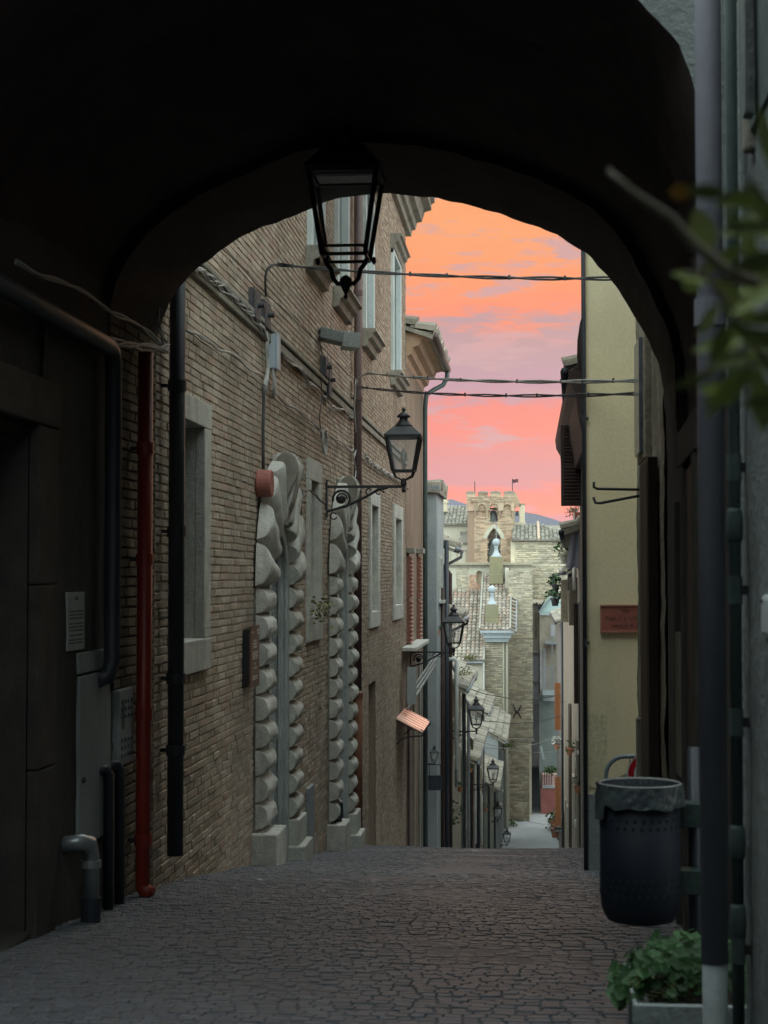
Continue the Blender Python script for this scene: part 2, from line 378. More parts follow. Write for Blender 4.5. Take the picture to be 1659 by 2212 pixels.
ridge([(200, 1190), (700, 1120), (900, 1102), (940, 1085), (975, 1078), (1010, 1090), (1100, 1120), (1140, 1128), (1200, 1142), (1400, 1180)], 4300, 'far_ridge', M_HILL, 'most distant mountain ridge fading into the sunset')
ridge([(500, 1200), (900, 1130), (975, 1093), (990, 1089), (1010, 1092), (1060, 1102), (1133, 1106), (1160, 1111), (1200, 1124), (1240, 1140), (1400, 1190)], 3300, 'near_ridge', M_HILL, 'nearer blue mountain ridge behind the church')

# ================================================================== covered passage
RIM = [(330, 742), (352, 690), (370, 652), (392, 618), (410, 594), (436, 570), (470, 545), (505, 522), (545, 502), (590, 484), (640, 462), (700, 436), (760, 424), (845, 417), (900, 424), (935, 428), (1000, 440), (1080, 461),
       (1140, 483), (1200, 509), (1262, 546), (1300, 582), (1330, 620), (1356, 660), (1380, 700), (1404, 742), (1422, 786), (1434, 840), (1440, 900)]
def build_passage():
    Yf, Yn = 11.0, 6.1
    far = [(-2.5, 2.3), (-2.5, 2.8)] + [(p.x, p.z) for p in (atY(a, b, Yf) for a, b in RIM)]
    far[2] = (-2.5, far[2][1]); last = far[-1]; far.append((last[0], last[1] - .5))
    def npt(p):                                      # the same arch near the camera, its right springer nearer the middle
        x, z = p
        if x > .55: x = .55 + (x - .55) * .47
        return (x, z + .02)
    dens = []
    for a, b in zip(far, far[1:]):
        for k in range(5): dens.append((a[0] + (b[0] - a[0]) * k / 5, a[1] + (b[1] - a[1]) * k / 5))
    dens.append(far[-1])
    root = thing('archway_building', 'dark covered passage building whose plastered arch frames the street', 'building', (-.8, 8, 0))
    cx, cz = -.8, 2.6
    def off(p, d):
        v = Vector((p[0] - cx, (p[1] - cz) * 1.1)); v.normalize(); return (p[0] + v.x * d, p[1] + v.y * d)
    def ring(Y, d, amp=.012):
        t = (Y - Yn) / (Yf - Yn); out = []
        for p in dens:
            q = npt(p); x, z = q[0] + (p[0] - q[0]) * t, q[1] + (p[1] - q[1]) * t
            x, z = off((x, z), d)
            nn = noise.noise((x * 3, Y * 2, z * 3)) * amp + noise.noise((x * 9, Y * 9, z * 9)) * amp * .8
            v = Vector((x - cx, z - cz)).normalized(); x += v.x * nn; z += v.y * nn
            if p[0] <= -2.499: x = -2.52
            out.append((x, Y, z))
        return out
    def sweep(rings):
        b = MB(); n = len(rings[0]); b.v = [v for r in rings for v in r]
        b.f = [(j * n + i, j * n + i + 1, (j + 1) * n + i + 1, (j + 1) * n + i) for j in range(len(rings) - 1) for i in range(n - 1)]; return b
    ys = lambda a, c, n: [a + (c - a) * i / n for i in range(n + 1)]
    # three arch bands of slightly different height, their steps real
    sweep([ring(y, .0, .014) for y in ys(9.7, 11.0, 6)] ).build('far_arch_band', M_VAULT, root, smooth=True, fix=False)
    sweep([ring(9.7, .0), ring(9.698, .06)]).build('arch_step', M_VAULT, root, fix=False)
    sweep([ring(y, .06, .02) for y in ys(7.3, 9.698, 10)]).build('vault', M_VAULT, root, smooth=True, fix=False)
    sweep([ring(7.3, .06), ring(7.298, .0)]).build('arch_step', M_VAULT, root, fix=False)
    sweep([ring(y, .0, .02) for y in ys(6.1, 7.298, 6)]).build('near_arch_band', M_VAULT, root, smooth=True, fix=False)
    def facade(Y, zt, xl, xr, name, mat, s):
        b = MB(); r = ring(Y, 0, .014); r = [(x, Y + s * .002, z) for x, _, z in r]
        for a, c in zip(r, r[1:]):
            if abs(c[0] - a[0]) > 1e-5: b.quad(a, c, (c[0], a[1], zt), (a[0], a[1], zt))
        xa = r[-1][0]
        b.quad((xa, r[0][1], -2), (xr, r[0][1], -2), (xr, r[0][1], zt), (xa, r[0][1], zt))
        b.quad((xl, r[0][1], -2), (-2.52, r[0][1], -2), (-2.52, r[0][1], zt), (xl, r[0][1], zt))
        b.build(name, mat, root, fix=False)
    facade(6.1, 4.7, -7, 6, 'near_facade', M_GREYPL, -1)
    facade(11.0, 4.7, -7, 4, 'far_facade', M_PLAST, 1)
    # right wall of the passage, tapering; pilaster strips, door frame
    b = MB(); rn, rf = ring(6.1, 0)[-1], ring(11.0, 0)[-1]
    def rx(y): return rn[0] + (rf[0] - rn[0]) * (y - 6.1) / 4.9
    b.grid(lambda u, v: (rx(6.1 + 4.9 * u) + noise.noise((u * 12, v * 9, 1)) * .012, 6.1 + 4.9 * u, -1.2 + (rn[2] + 1.25) * v), 24, 16)
    b.build('passage_right_wall', M_PLAST, root, smooth=True, fix=False)
    for y0, y1, z1, t in ((9.2, 9.42, 2.0, .045), (8.35, 8.55, 2.15, .05), (7.4, 7.6, 2.15, .05)):
        MB().prism([(rx(y0) + .02, y0), (rx(y0) - t, y0), (rx(y1) - t, y1), (rx(y1) + .02, y1)], 'z', G(y0) - .1, z1).build('door_jamb', M_SHADED, root, bevel=.008)
    MB().prism([(rx(7.4) + .02, 7.35), (rx(7.4) - .055, 7.35), (rx(8.6) - .055, 8.6), (rx(8.6) + .02, 8.6)], 'z', 2.15, 2.33).build('door_lintel', M_SHADED, root, bevel=.008)
    d = MB().prism([(rx(7.6) + .01, 7.6), (rx(7.6) - .012, 7.6), (rx(8.35) - .012, 8.35), (rx(8.35) + .01, 8.35)], 'z', G(8) - .1, 2.15).build('door', M_WOOD, root)
    for k in range(5):
        ya = 7.62 + k * .146
        MB().prism([(rx(ya) - .010, ya), (rx(ya) - .028, ya), (rx(ya) - .028, ya + .13), (rx(ya) - .010, ya + .13)], 'z', G(8) - .05, 2.12).build('board', M_WOOD, d, bevel=.004)
    MB().box(rx(8.9) - .05, rx(8.9), 8.8, 9.0, 0.55, 1.3).build('wall_box', surf('dull_panel', [(.2, .19, .14), (.25, .24, .19)], 4), root, bevel=.006)
    # roof slab over the passage, unseen, set low to let sky light past
    MB().box(-7, 6, 6.11, 10.99, 4.6, 4.72).build('roof', M_TILE, root)
    return root
passage = build_passage()

# ================================================================== wall helpers
def wall_cells(y0, y1, z0, z1, opens, X, b):
    """rectangles of a wall in the plane X that leave the openings free"""
    yc = sorted(set([y0, y1] + [v for o in opens for v in o[:2] if y0 < v < y1])); zc = sorted(set([z0, z1] + [v for o in opens for v in o[2:4] if z0 < v < z1]))
    for a, c in zip(yc, yc[1:]):
        for d, e in zip(zc, zc[1:]):
            ym, zm = (a + c) / 2, (d + e) / 2
            if any(o[0] < ym < o[1] and o[2] < zm < o[3] for o in opens): continue
            b.quad((X, a, d), (X, c, d), (X, c, e), (X, a, e))
def under_arch(px, py):
    if px < 330: return False
    for (a, b), (c, d) in zip(RIM, RIM[1:]):
        if a <= px <= c: return py > b + (d - b) * (px - a) / (c - a) + 6
    return False
BR = []
def mk_brick_mesh():
    for k in range(8):
        r = random.Random(100 + k); q = MB(); j = .06
        def jj(): return r.uniform(-j, j)
        back = [(0, sy * .5, sz * .5) for sy in (-1, 1) for sz in (-1, 1)]
        mid = [(.75 + jj(), sy * (.5), sz * (.5) ) for sy in (-1, 1) for sz in (-1, 1)]
        fr = [(1 + jj() * 3, sy * (.478 + jj() * .2), sz * (.40 + jj() * .6)) for sy in (-1, 1) for sz in (-1, 1)]
        q.v = back + mid + fr; q.f = []
        for a in (0, 4):
            q.f += [(a, a + 1, a + 5, a + 4), (a + 1, a + 3, a + 7, a + 5), (a + 3, a + 2, a + 6, a + 7), (a + 2, a, a + 4, a + 6)]
        q.f += [(8, 9, 11, 10)]; BR.append(q)
mk_brick_mesh()
BM_CACHE = {}
def brick_wall(parent, X, y0, y1, z0, z1, opens, mat, zbot=None, course=.062, length=.26, joint=.012, proud=.010, single=0, name='brickwork', visf=None, depthdir=1, rnd=None):
    rnd = rnd or random.Random(int(y0 * 100)); items = []; z = z0; row = 0
    while z < z1:
        h = course * rnd.uniform(.94, 1.06); off_ = (row % 2) * length * .5 + rnd.uniform(-.05, .05); row += 1
        y = y0 - length + off_
        while y < y1:
            hd = rnd.random() < .28
            w = (length * .5 if hd else length) * rnd.uniform(.88, 1.08)
            a, c = max(y, y0), min(y + w - joint * rnd.uniform(.7, 1.4), y1); y += w
            if c - a < .03: continue
            if zbot is not None and z + h < zbot((a + c) / 2): continue
            segs = [(a, c)]
            for o in opens:
                if o[2] < z + h * .5 < o[3]:
                    ns = []
                    for s, t in segs:
                        if t <= o[0] or s >= o[1]: ns.append((s, t)); continue
                        if s < o[0]: ns.append((s, o[0]))
                        if t > o[1]: ns.append((o[1], t))
                    segs = ns
            for s, t in segs:
                if t - s > .03: items.append(((s + t) / 2, z + h / 2, t - s, h - joint * rnd.uniform(.7, 1.3)))
        z += h
    first = set()
    if single:
        vis = []
        for it in items:
            px, py = proj((X, it[0], it[1]))
            if 0 < px < 1659 and 0 < py < 2212 and (visf is None or visf(px, py)): vis.append(it)
        vis.sort(key=lambda t: t[0]); first = set(id(t) for t in vis[:single])
    big = MB(); me = BM_CACHE.get(mat.name) or BM_CACHE.setdefault(mat.name, [q.mesh('brick', mat) for q in BR])
    for it in items:
        k = rnd.randrange(8); yc, zc, w, h = it; p = proud * rnd.uniform(.55, 1.35); wob = .006 * noise.noise((yc * 2.2, zc * 4, 0))
        if id(it) in first:
            o = bpy.data.objects.new('brick', me[k]); COL.objects.link(o); o.parent = parent
            o.matrix_parent_inverse = Matrix.Translation(-parent.location) if parent.parent is None else o.matrix_parent_inverse
            o.location = (X, yc, zc + wob); o.scale = (p, w, h); o.rotation_euler = (rnd.uniform(-.012, .012), 0, 0)
        else:
            b = len(big.v); big.v.extend([(X + v[0] * p * depthdir, yc + v[1] * w, zc + wob + v[2] * h) for v in BR[k].v]); big.f.extend([tuple(b + i for i in f) for f in BR[k].f])
    big.build(name, mat, parent, kind='stuff', fix=(depthdir < 0))
    return len(items)
def brick_front(parent, Y, x0, x1, z0, z1, opens, mat, course=.065, length=.27, joint=.014, proud=.02, name='brickwork', rnd=None, rough=.0, skip=None):
    """brick or stone facing towards the camera (-Y)"""
    rnd = rnd or random.Random(int(abs(x0 * 77) + z1 * 31)); big = MB(); z = z0; row = 0
    while z < z1:
        h = course * rnd.uniform(.9 - rough, 1.1 + rough); x = x0 - rnd.uniform(0, length); row += 1
        while x < x1:
            w = length * rnd.uniform(.6 - rough * .5, 1.1 + rough); a, c = max(x, x0), min(x + w - joint, x1); x += w
            if c - a < .05: continue
            xm, zm = (a + c) / 2, z + h / 2
            if any(o[0] < xm < o[1] and o[2] < zm < o[3] for o in opens): continue
            if skip and skip(xm, zm): continue
            q = BR[rnd.randrange(8)]; p = proud * rnd.uniform(.4, 1.5); b = len(big.v)
            big.v.extend([(xm + v[1] * (c - a), Y - v[0] * p, zm + v[2] * (h - joint)) for v in q.v]); big.f.extend([tuple(b + i for i in f) for f in q.f])
        z += h
    big.build(name, mat, parent, kind='stuff', fix=False)

# ================================================================== passage left wall: plaster, then brick, seen inside the arch
def build_left_passage_wall():
    yb = yL(236)
    opens = [(yL(-140), yL(64), -.3, 2.35)]
    b = MB(); wall_cells(-4, 11.0, -1.5, 4.7, opens, WX - .012, b)
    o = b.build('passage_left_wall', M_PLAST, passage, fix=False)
    brick_wall(passage, WX - .012, yb, 11.0, G(yb) - .1, 3.3, [], surf('shaded_brick', [(.17, .13, .09), (.24, .19, .13)], 1.3, .92, .5, 60, island=.25, stain=(.08, .07, .05)), single=150, name='passage_brickwork')  # brick darkened in colour to stand for the passage shade
    # thin plaster skin on the nearer part
    MB().grid(lambda u, v: (WX + .008 + noise.noise((u * 14, v * 11, 3)) * .012, yL(64) + .18 + (yb - yL(64) - .3) * u, -.4 + 3.4 * v), 20, 24).build('plaster_skin', M_PLAST, passage, smooth=True, fix=False)
    # recessed house door with stone surround
    y0, y1 = yL(-140), yL(64)
    d = thing('recessed_door', 'tall dark wooden door recessed in a stone surround at the left edge', 'door', (WX - .3, (y0 + y1) / 2, 0))
    MB().box(WX - .37, WX - .32, y0, y1, -.25, 2.3).build('leaf', M_WOOD, d)
    for k in range(6):
        ya = y0 + (y1 - y0) * k / 6
        MB().box(WX - .32, WX - .30, ya + .015, ya + (y1 - y0) / 6 - .015, -.22, 2.25).build('board', M_WOOD, d, bevel=.004)
    MB().box(WX - .40, WX - .012, y1, y1 + .03, -.3, 2.35).build('reveal', M_SHADED, d)
    MB().box(WX - .40, WX - .012, y0, y1, 2.32, 2.36).build('soffit', M_SHADED, d)
    for z0, z1 in ((-.42, .62), (.625, 1.55), (1.555, 2.36)):
        MB().box(WX - .01, WX + .05, y1 + .001, y1 + .34, z0, z1).build('jamb_stone', M_SHADED, d, bevel=.01)
    MB().box(WX - .01, WX + .055, y0, y1 + .36, 2.365, 2.6).build('lintel', M_SHADED, d, bevel=.01)
    MB().box(WX - .35, WX + .02, y0, y1 + .02, -.5, -.17).build('door_step', M_SHADED, d, bevel=.012)
build_left_passage_wall()

# ================================================================== brick palace
PX0, PX1 = 11.0, yL(877)                             # along the street
def win_rect(pl, pr, pt, pb, ref):                    # rect on the wall from pixels; ref = column where heights were read
    return (yL(pl), yL(pr), zL(ref, pb), zL(ref, pt))
def build_palace():
    root = thing('brick_palace', 'long yellowish brick palace with carved portals along the left side', 'building', (WX, 15, 0))
    wins = {}
    W1 = (11.45, yL(448), zL(400, 1457), zL(400, 851)); O1 = (11.7, yL(434), zL(400, 1385), zL(400, 908))
    W2 = (yL(662), yL(691), zL(662, 1388), zL(662, 988)); O2 = (yL(667), yL(684), zL(662, 1332), zL(662, 1034))
    W3 = (yL(797), yL(818), zL(800, 1357), zL(800, 1058)); O3 = (yL(800), yL(814), zL(800, 1322), zL(800, 1090))
    W4 = (yL(849), yL(868), zL(850, 1340), zL(850, 1088)); O4 = (yL(852), yL(865), zL(850, 1308), zL(850, 1118))
    P1 = (yL(549), yL(629)); P2 = (yL(709), yL(753))
    ZS = zL(421, 562)
    # upper windows: (near px, far px of frame, sill top z)
    sz = zL(700, 590) + .02
    UP = []
    for a, c in ((14.1, 15.25), (yL(663), yL(694)), (yL(722), yL(747)), (yL(784), yL(803)), (yL(845), yL(862))):
        UP.append((a, c, sz, sz + 2.35))
    def popen(p, zb): return (p[0] + .3, p[1] - .3, -6, zb)
    zt1 = 2.75; zt2 = 2.35
    opens = [W1, W2, W3, W4] + [(a, c, z0, z1) for a, c, z0, z1 in UP] + [(P1[0] + .25, P1[1] - .25, -6, 2.5), (P2[0] + .25, P2[1] - .25, -6, 2.1)]
    door = (yL(797), yL(812), -6, zL(800, 1475))
    opens.append(door)
    b = MB(); wall_cells(PX0, PX1, -6, 9.0, opens, WX - .012, b)
    b.quad((WX - .012, PX1, -6), (-12, PX1, -6), (-12, PX1, 9.4), (WX - .012, PX1, 9.4))
    b.build('wall_core', M_MORTAR, root, fix=False)
    zb = lambda y: G(y) - .12
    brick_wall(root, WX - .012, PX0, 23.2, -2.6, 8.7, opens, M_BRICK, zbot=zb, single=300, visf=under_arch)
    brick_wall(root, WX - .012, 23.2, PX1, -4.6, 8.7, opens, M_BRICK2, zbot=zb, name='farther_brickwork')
    # closed back, so that no light comes through the house
    MB().box(-12, -3.2, 11.05, PX1 - .05, -6, 8.9).build('inner_core', M_MORTAR, root)
    MB().prism([(-12, 9.2), (-2.1, 9.35), (-2.1, 9.45), (-7, 11), (-12, 9.3)], 'y', 11.05, PX1 + .2).build('roof', M_TILE, root)
    # cornice
    zc = 8.62
    prof = [(-2.6, zc), (-2.42, zc), (-2.40, zc + .12), (-2.33, zc + .14), (-2.30, zc + .28), (-2.2, zc + .30), (-2.14, zc + .5), (-2.0, zc + .54), (-2.0, zc + .66), (-1.93, zc + .70), (-1.93, zc + .8), (-2.6, zc + .85)]
    MB().prism([(x, z) for x, z in prof], 'y', 11.2, PX1 + .45).build('cornice', M_STONED, root)
    b = MB()
    for i in range(60):
        y = 12.0 + i * .37
        b.tube([(-2.2, y, zc + .9), (-1.86, y, zc + .80)], .1, 8)
    b.build('eaves_tiles', M_TILE, root, smooth=True, kind='stuff')
    # string courses
    for k, (z0, h, p) in enumerate(((ZS - .03, .05, .055), (ZS - .14, .09, .035))):
        MB().box(WX - .01, WX + p, PX0 + .1, PX1 - .02, z0, z0 + h).build('string_course', M_STONED, root, bevel=.012)
    # window frames
    def stone_frame(Wr, Or, mat, depth=.3, proud=.035, back=M_STONED, name='window'):
        y0, y1, z0, z1 = Wr; a, c, d, e = Or
        w = MB().box(WX - depth - .03, WX - depth, a - .02, c + .02, d - .02, e + .02).build(name, back, root)
        MB().box(WX - .05, WX + proud, y0, a, d, e).build('jamb', mat, w, bevel=.008)
        MB().box(WX - .05, WX + proud, c, y1, d, e).build('jamb', mat, w, bevel=.008)
        MB().box(WX - .05, WX + proud + .002, y0, y1, e, z1).build('lintel', mat, w, bevel=.008)
        MB().box(WX - .05, WX + proud + .004, y0 - .01, y1 + .01, z0, d).build('sill', mat, w, bevel=.008)
        b = MB(); b.box(WX - depth, WX - .05, a - .03, a, d, e); b.box(WX - depth, WX - .05, c, c + .03, d, e); b.box(WX - depth, WX - .05, a, c, e, e + .03); b.box(WX - depth, WX - .05, a, c, d - .03, d)
        b.build('reveal', mat, w)
        return w
    w1 = stone_frame(W1, O1, M_STONE, .42, .03, M_WOOD)
    b = MB()                                          # iron grille deep inside
    for k in range(5): y = O1[0] + (O1[1] - O1[0]) * (k + .5) / 5; b.tube([(WX - .2, y, O1[2]), (WX - .2, y, O1[3])], .01, 6)
    for k in range(6): z = O1[2] + (O1[3] - O1[2]) * (k + .5) / 6; b.tube([(WX - .2, O1[0], z), (WX - .2, O1[1], z)], .01, 6)
    b.build('grille', M_IRON, w1)
    stone_frame(W2, O2, M_STONE, .38, .03); stone_frame(W3, O3, M_STONE, .3, .03); stone_frame(W4, O4, M_STONE, .3, .03)
    # upper windows with bracketed sills and hoods
    M_PALE = surf('pale_window_stone', [(.50, .56, .55), (.62, .66, .63)], 3, .8, .2, 40, fine=.12, stain=(.4, .44, .43))
    for k, (a, c, z0, z1) in enumerate(UP):
        w = MB().box(WX - .34, WX - .30, a, c, z0, z1).build('window', surf('pale_shutter', [(.44, .50, .50), (.52, .58, .57)], 4, .7, .1, 30), root)
        fw = .16
        MB().box(WX - .05, WX + .05, a, a + fw, z0, z1).build('jamb', M_PALE, w, bevel=.008); MB().box(WX - .05, WX + .05, c - fw, c, z0, z1).build('jamb', M_PALE, w, bevel=.008)
        b = MB(); b.box(WX - .3, WX - .05, a, a + .1, z0, z1); b.box(WX - .3, WX - .05, c - .1, c, z0, z1); b.build('reveal', M_PALE, w)
        MB().box(WX - .3, WX + .052, a, c, z1 - .18, z1).build('lintel', M_PALE, w, bevel=.008)
        for nm, zz, up in (('sill', z0, -1), ('hood', z1 + .15, 1)):
            e0, e1 = a - .13, c + .13
            pr = [(-2.5, zz), (-2.30, zz), (-2.28, zz - .05), (-2.33, zz - .07), (-2.35, zz - .14), (-2.41, zz - .17), (-2.43, zz - .26), (-2.5, zz - .28)]
            MB().prism(pr, 'y', e0, e1).build(nm, M_STONED, w, bevel=.004)
    # carved portals
    def portal(y0, y1, zs, zbase, label, parent):
        cy, half = (y0 + y1) / 2, (y1 - y0) / 2; jw = min(.56, half * .45); r_in = half - jw; r_out = half
        pt = thing('carved_portal', label, 'portal', (WX, cy, G(cy)), 'rusticated stone portals')
        US = [0, .004, .03, .08, .2, .35, .5, .65, .8, .92, .97, .996, 1]; HS = [0, .90, .96, .99, 1, 1, 1, 1, 1, .99, .96, .90, 0]
        def dome(P, s=1.0):                           # P(u,v) -> (y,z); drum shaped block with flat ends, front rounded from top to bottom
            ph = P(.5, .5)
            def fn(u, v):
                k = int(round(u * 12)); c = 2 * v - 1
                h = HS[k] * max(0, 1 - abs(c) ** 2.3) ** .5 * (1 + .10 * noise.noise((US[k] * 3 + ph[0] * 9, v * 3 + ph[1] * 9, 0)) + .06 * noise.noise((US[k] * 9 + ph[0] * 9, v * 9 + ph[1] * 9, 3)))
                y, z = P(US[k], v); return (WX + .02 + h * s, y, z)
            return MB().grid(fn, 12, 14)
        def sharp(o):
            e = o.modifiers.new('sharp_ends', 'EDGE_SPLIT'); e.split_angle = radians(42); return o
        # flat backing jambs and arch ring
        for s in (-1, 1):
            ya, yb = (y0, y0 + jw) if s < 0 else (y1 - jw, y1)
            MB().box(WX - .02, WX + .03, ya, yb, G(ya) - .1, zs).build('jamb_backing', M_STONED, pt)
        b = MB(); n = 24
        for i in range(n):
            t0, t1 = pi * i / n, pi * (i + 1) / n
            P = [(WX + .03, cy + r * cos(t), zs + r * sin(t)) for r in (r_in, r_out) for t in (t0, t1)]
            b.quad(P[0], P[1], P[3], P[2])
        b.build('arch_backing', M_STONED, pt, fix=False)
        # corner fill above the arch inside the rect opening
        hh = .245
        for s in (-1, 1):
            ya, yb = (y0 - .015, y0 + jw) if s < 0 else (y1 - jw, y1 + .015)
            z = G((ya + yb) / 2) + zbase + (.1 if s > 0 else 0); top = zs
            n = max(3, round((top - z) / hh)); h = (top - z) / n
            for k in range(n):
                zc_ = z + h * k; pr = .125 * R.uniform(.9, 1.08); j = R.uniform(-.012, .012)
                sharp(dome(lambda u, v: (ya + j + (yb - ya) * u, zc_ + .008 + (h - .016) * v), pr).build('boss', M_STONE, pt, smooth=True, fix=True))
            # plinth blocks
            zg = G((ya + yb) / 2)
            MB().box(WX - .02, WX + .23, ya - .06, yb + (.06 if s > 0 else -.02), zg - .15, zg + zbase * (.55 if s > 0 else .95)).build('plinth', M_STONE, pt, bevel=.015)
            if s > 0: MB().box(WX - .02, WX + .17, ya - .0, yb + .02, zg + zbase * .55, zg + zbase + .1).build('plinth', M_STONE, pt, bevel=.015)
        # voussoirs
        nv = 9
        for k in range(nv):
            if k == nv // 2: continue
            t0, t1 = pi * k / nv, pi * (k + 1) / nv
            gap = .012
            sharp(dome(lambda u, v: (cy + (r_in + .01 + (r_out + .05 - r_in) * u) * cos(t0 + gap + (t1 - t0 - 2 * gap) * v), zs + (r_in + .01 + (r_out + .05 - r_in) * u) * sin(t0 + gap + (t1 - t0 - 2 * gap) * v)), .15).build('voussoir', M_STONE, pt, smooth=True))
        # keystone console: fluted, scrolled at the top
        kz0, kz1 = zs + r_in - .05, zs + r_out + .10; kw = .32; pts = []
        for i in range(13):
            t = i / 12; x = WX + .12 + .10 * t + .05 * sin(t * pi) ** 2
            pts.append((x, kz0 + (kz1 - kz0) * t))
        for s in (-.36, -.12, .12, .36):
            MB().prism([(WX, kz0)] + pts + [(WX, kz1)], 'y', cy + s * kw - kw * .11, cy + s * kw + kw * .11).build('keystone_flute', M_STONE, pt, bevel=.01)
        zm = kz1 - .14; tear = [(WX + .02, kz0 + .1), (WX + .10, kz0 + .12)] + [(WX + .15 + .12 * cos(t), zm + .17 * sin(t)) for t in [-.9 + k * .36 for k in range(12)]] + [(WX + .02, zm)]
        for s_ in (-1, 1): MB().prism(tear, 'y', cy + s_ * kw * .50, cy + s_ * (kw * .50 + .05)).build('keystone_cheek', M_STONED, pt, bevel=.012)
        for s_ in (-.3, 0, .3): MB().tube([(WX + .12, cy + s_ * kw, kz0 + .15), (WX + .18, cy + s_ * kw, zm - .1), (WX + .20, cy + s_ * kw, zm + .03), (WX + .16, cy + s_ * kw, zm + .1), (WX + .04, cy + s_ * kw, zm + .12)], [.05, .07, .075, .07, .05], 10).build('keystone_roll', M_STONE, pt, smooth=True)
        # architrave lining the opening
        b = MB()
        prof = [(-.20, 0), (-.20, .11), (-.12, .11), (-.12, .135), (-.095, .135), (-.095, .095), (-.035, .095), (-.035, .14), (-.01, .14), (-.01, .11), (.03, .11), (.03, .13), (.06, .13), (.06, 0)]
        path = [(cy + r_in, G(cy + r_in) - .1)] + [(cy + r_in * cos(t * pi / 20), zs + r_in * sin(t * pi / 20)) for t in range(21)] + [(cy - r_in, G(cy - r_in) - .1)]
        vs = []; m = len(prof)
        for i, (py_, pz_) in enumerate(path):
            cyy = Vector((cy - py_, (zs - pz_) if pz_ > zs else 0)); nn = cyy.normalized() if cyy.length > 1e-6 else Vector((0, -1))
            for x, d in prof: vs.append((WX + x, py_ + nn.x * d, pz_ + nn.y * d))
        b.v = vs; b.f = [(i * m + j, i * m + (j + 1) % m, (i + 1) * m + (j + 1) % m, (i + 1) * m + j) for i in range(len(path) - 1) for j in range(m)]
        b.build('architrave', surf('pale_architrave', [(.46, .49, .47), (.60, .62, .59)], 6, .8, .4, 50, fine=.15, stain=(.3, .3, .27), sstain=.5), pt)
        # deep reveal and door
        b = MB(); 
        for (ya, za), (yb, zb_) in zip(path, path[1:]):
            b.quad((WX - .19, ya, za), (WX - .19, yb, zb_), (WX - .5, yb, zb_), (WX - .5, ya, za))
        b.build('reveal', M_SHADED, pt, fix=False)  # shade of the recess is painted by the dark stone colour
        dr = MB().box(WX - .42, WX - .36, cy - r_in, cy + r_in, G(y1) - .2, zs + r_in).build('door', M_WOOD, pt)
        for k in range(4):
            for q in (0, 1):
                z = G(cy) + .2 + k * .62
                MB().box(WX - .36, WX - .34, cy - r_in * .9 + q * r_in * .95, cy - r_in * .1 + q * r_in * .95, z, z + .5).build('panel', M_WOOD, dr, bevel=.01)
        # spandrel stone filling between arch and brick
        b = MB(); n = 24; ya, yb = y0 + .22, y1 - .22; ztop = zs + r_out - .15
        return pt
    portal(P1[0], P1[1], zL(614, 1262) - .02, .36, 'nearer grey stone portal with round cushion bosses, beside the brown plaque', root)
    portal(P2[0], P2[1], 1.60, .40, 'farther pale stone portal with round bosses, by the brown downpipe', root)
    # walled side door with a shallow arch
    a, c, d, e = door
    w = MB().box(WX - .35, WX - .30, a, c, d, e - .02).build('blocked_door', M_BRICK2, root)
    b = MB(); b.box(WX - .3, WX - .02, a - .03, a, d, e); b.box(WX - .3, WX - .02, c, c + .03, d, e); b.box(WX - .3, WX - .02, a, c, e, e + .03); b.build('reveal', M_BRICK2, w)
    # meter hatch in the wall base
    MB().box(WX - .02, WX + .035, yL(661) + .02, yL(674), zL(662, 1852), zL(662, 1703)).build('meter_hatch', surf('grey_hatch', [(.25, .27, .28), (.32, .34, .35)], 5, .6), root, bevel=.006)
    return root
palace = build_palace()
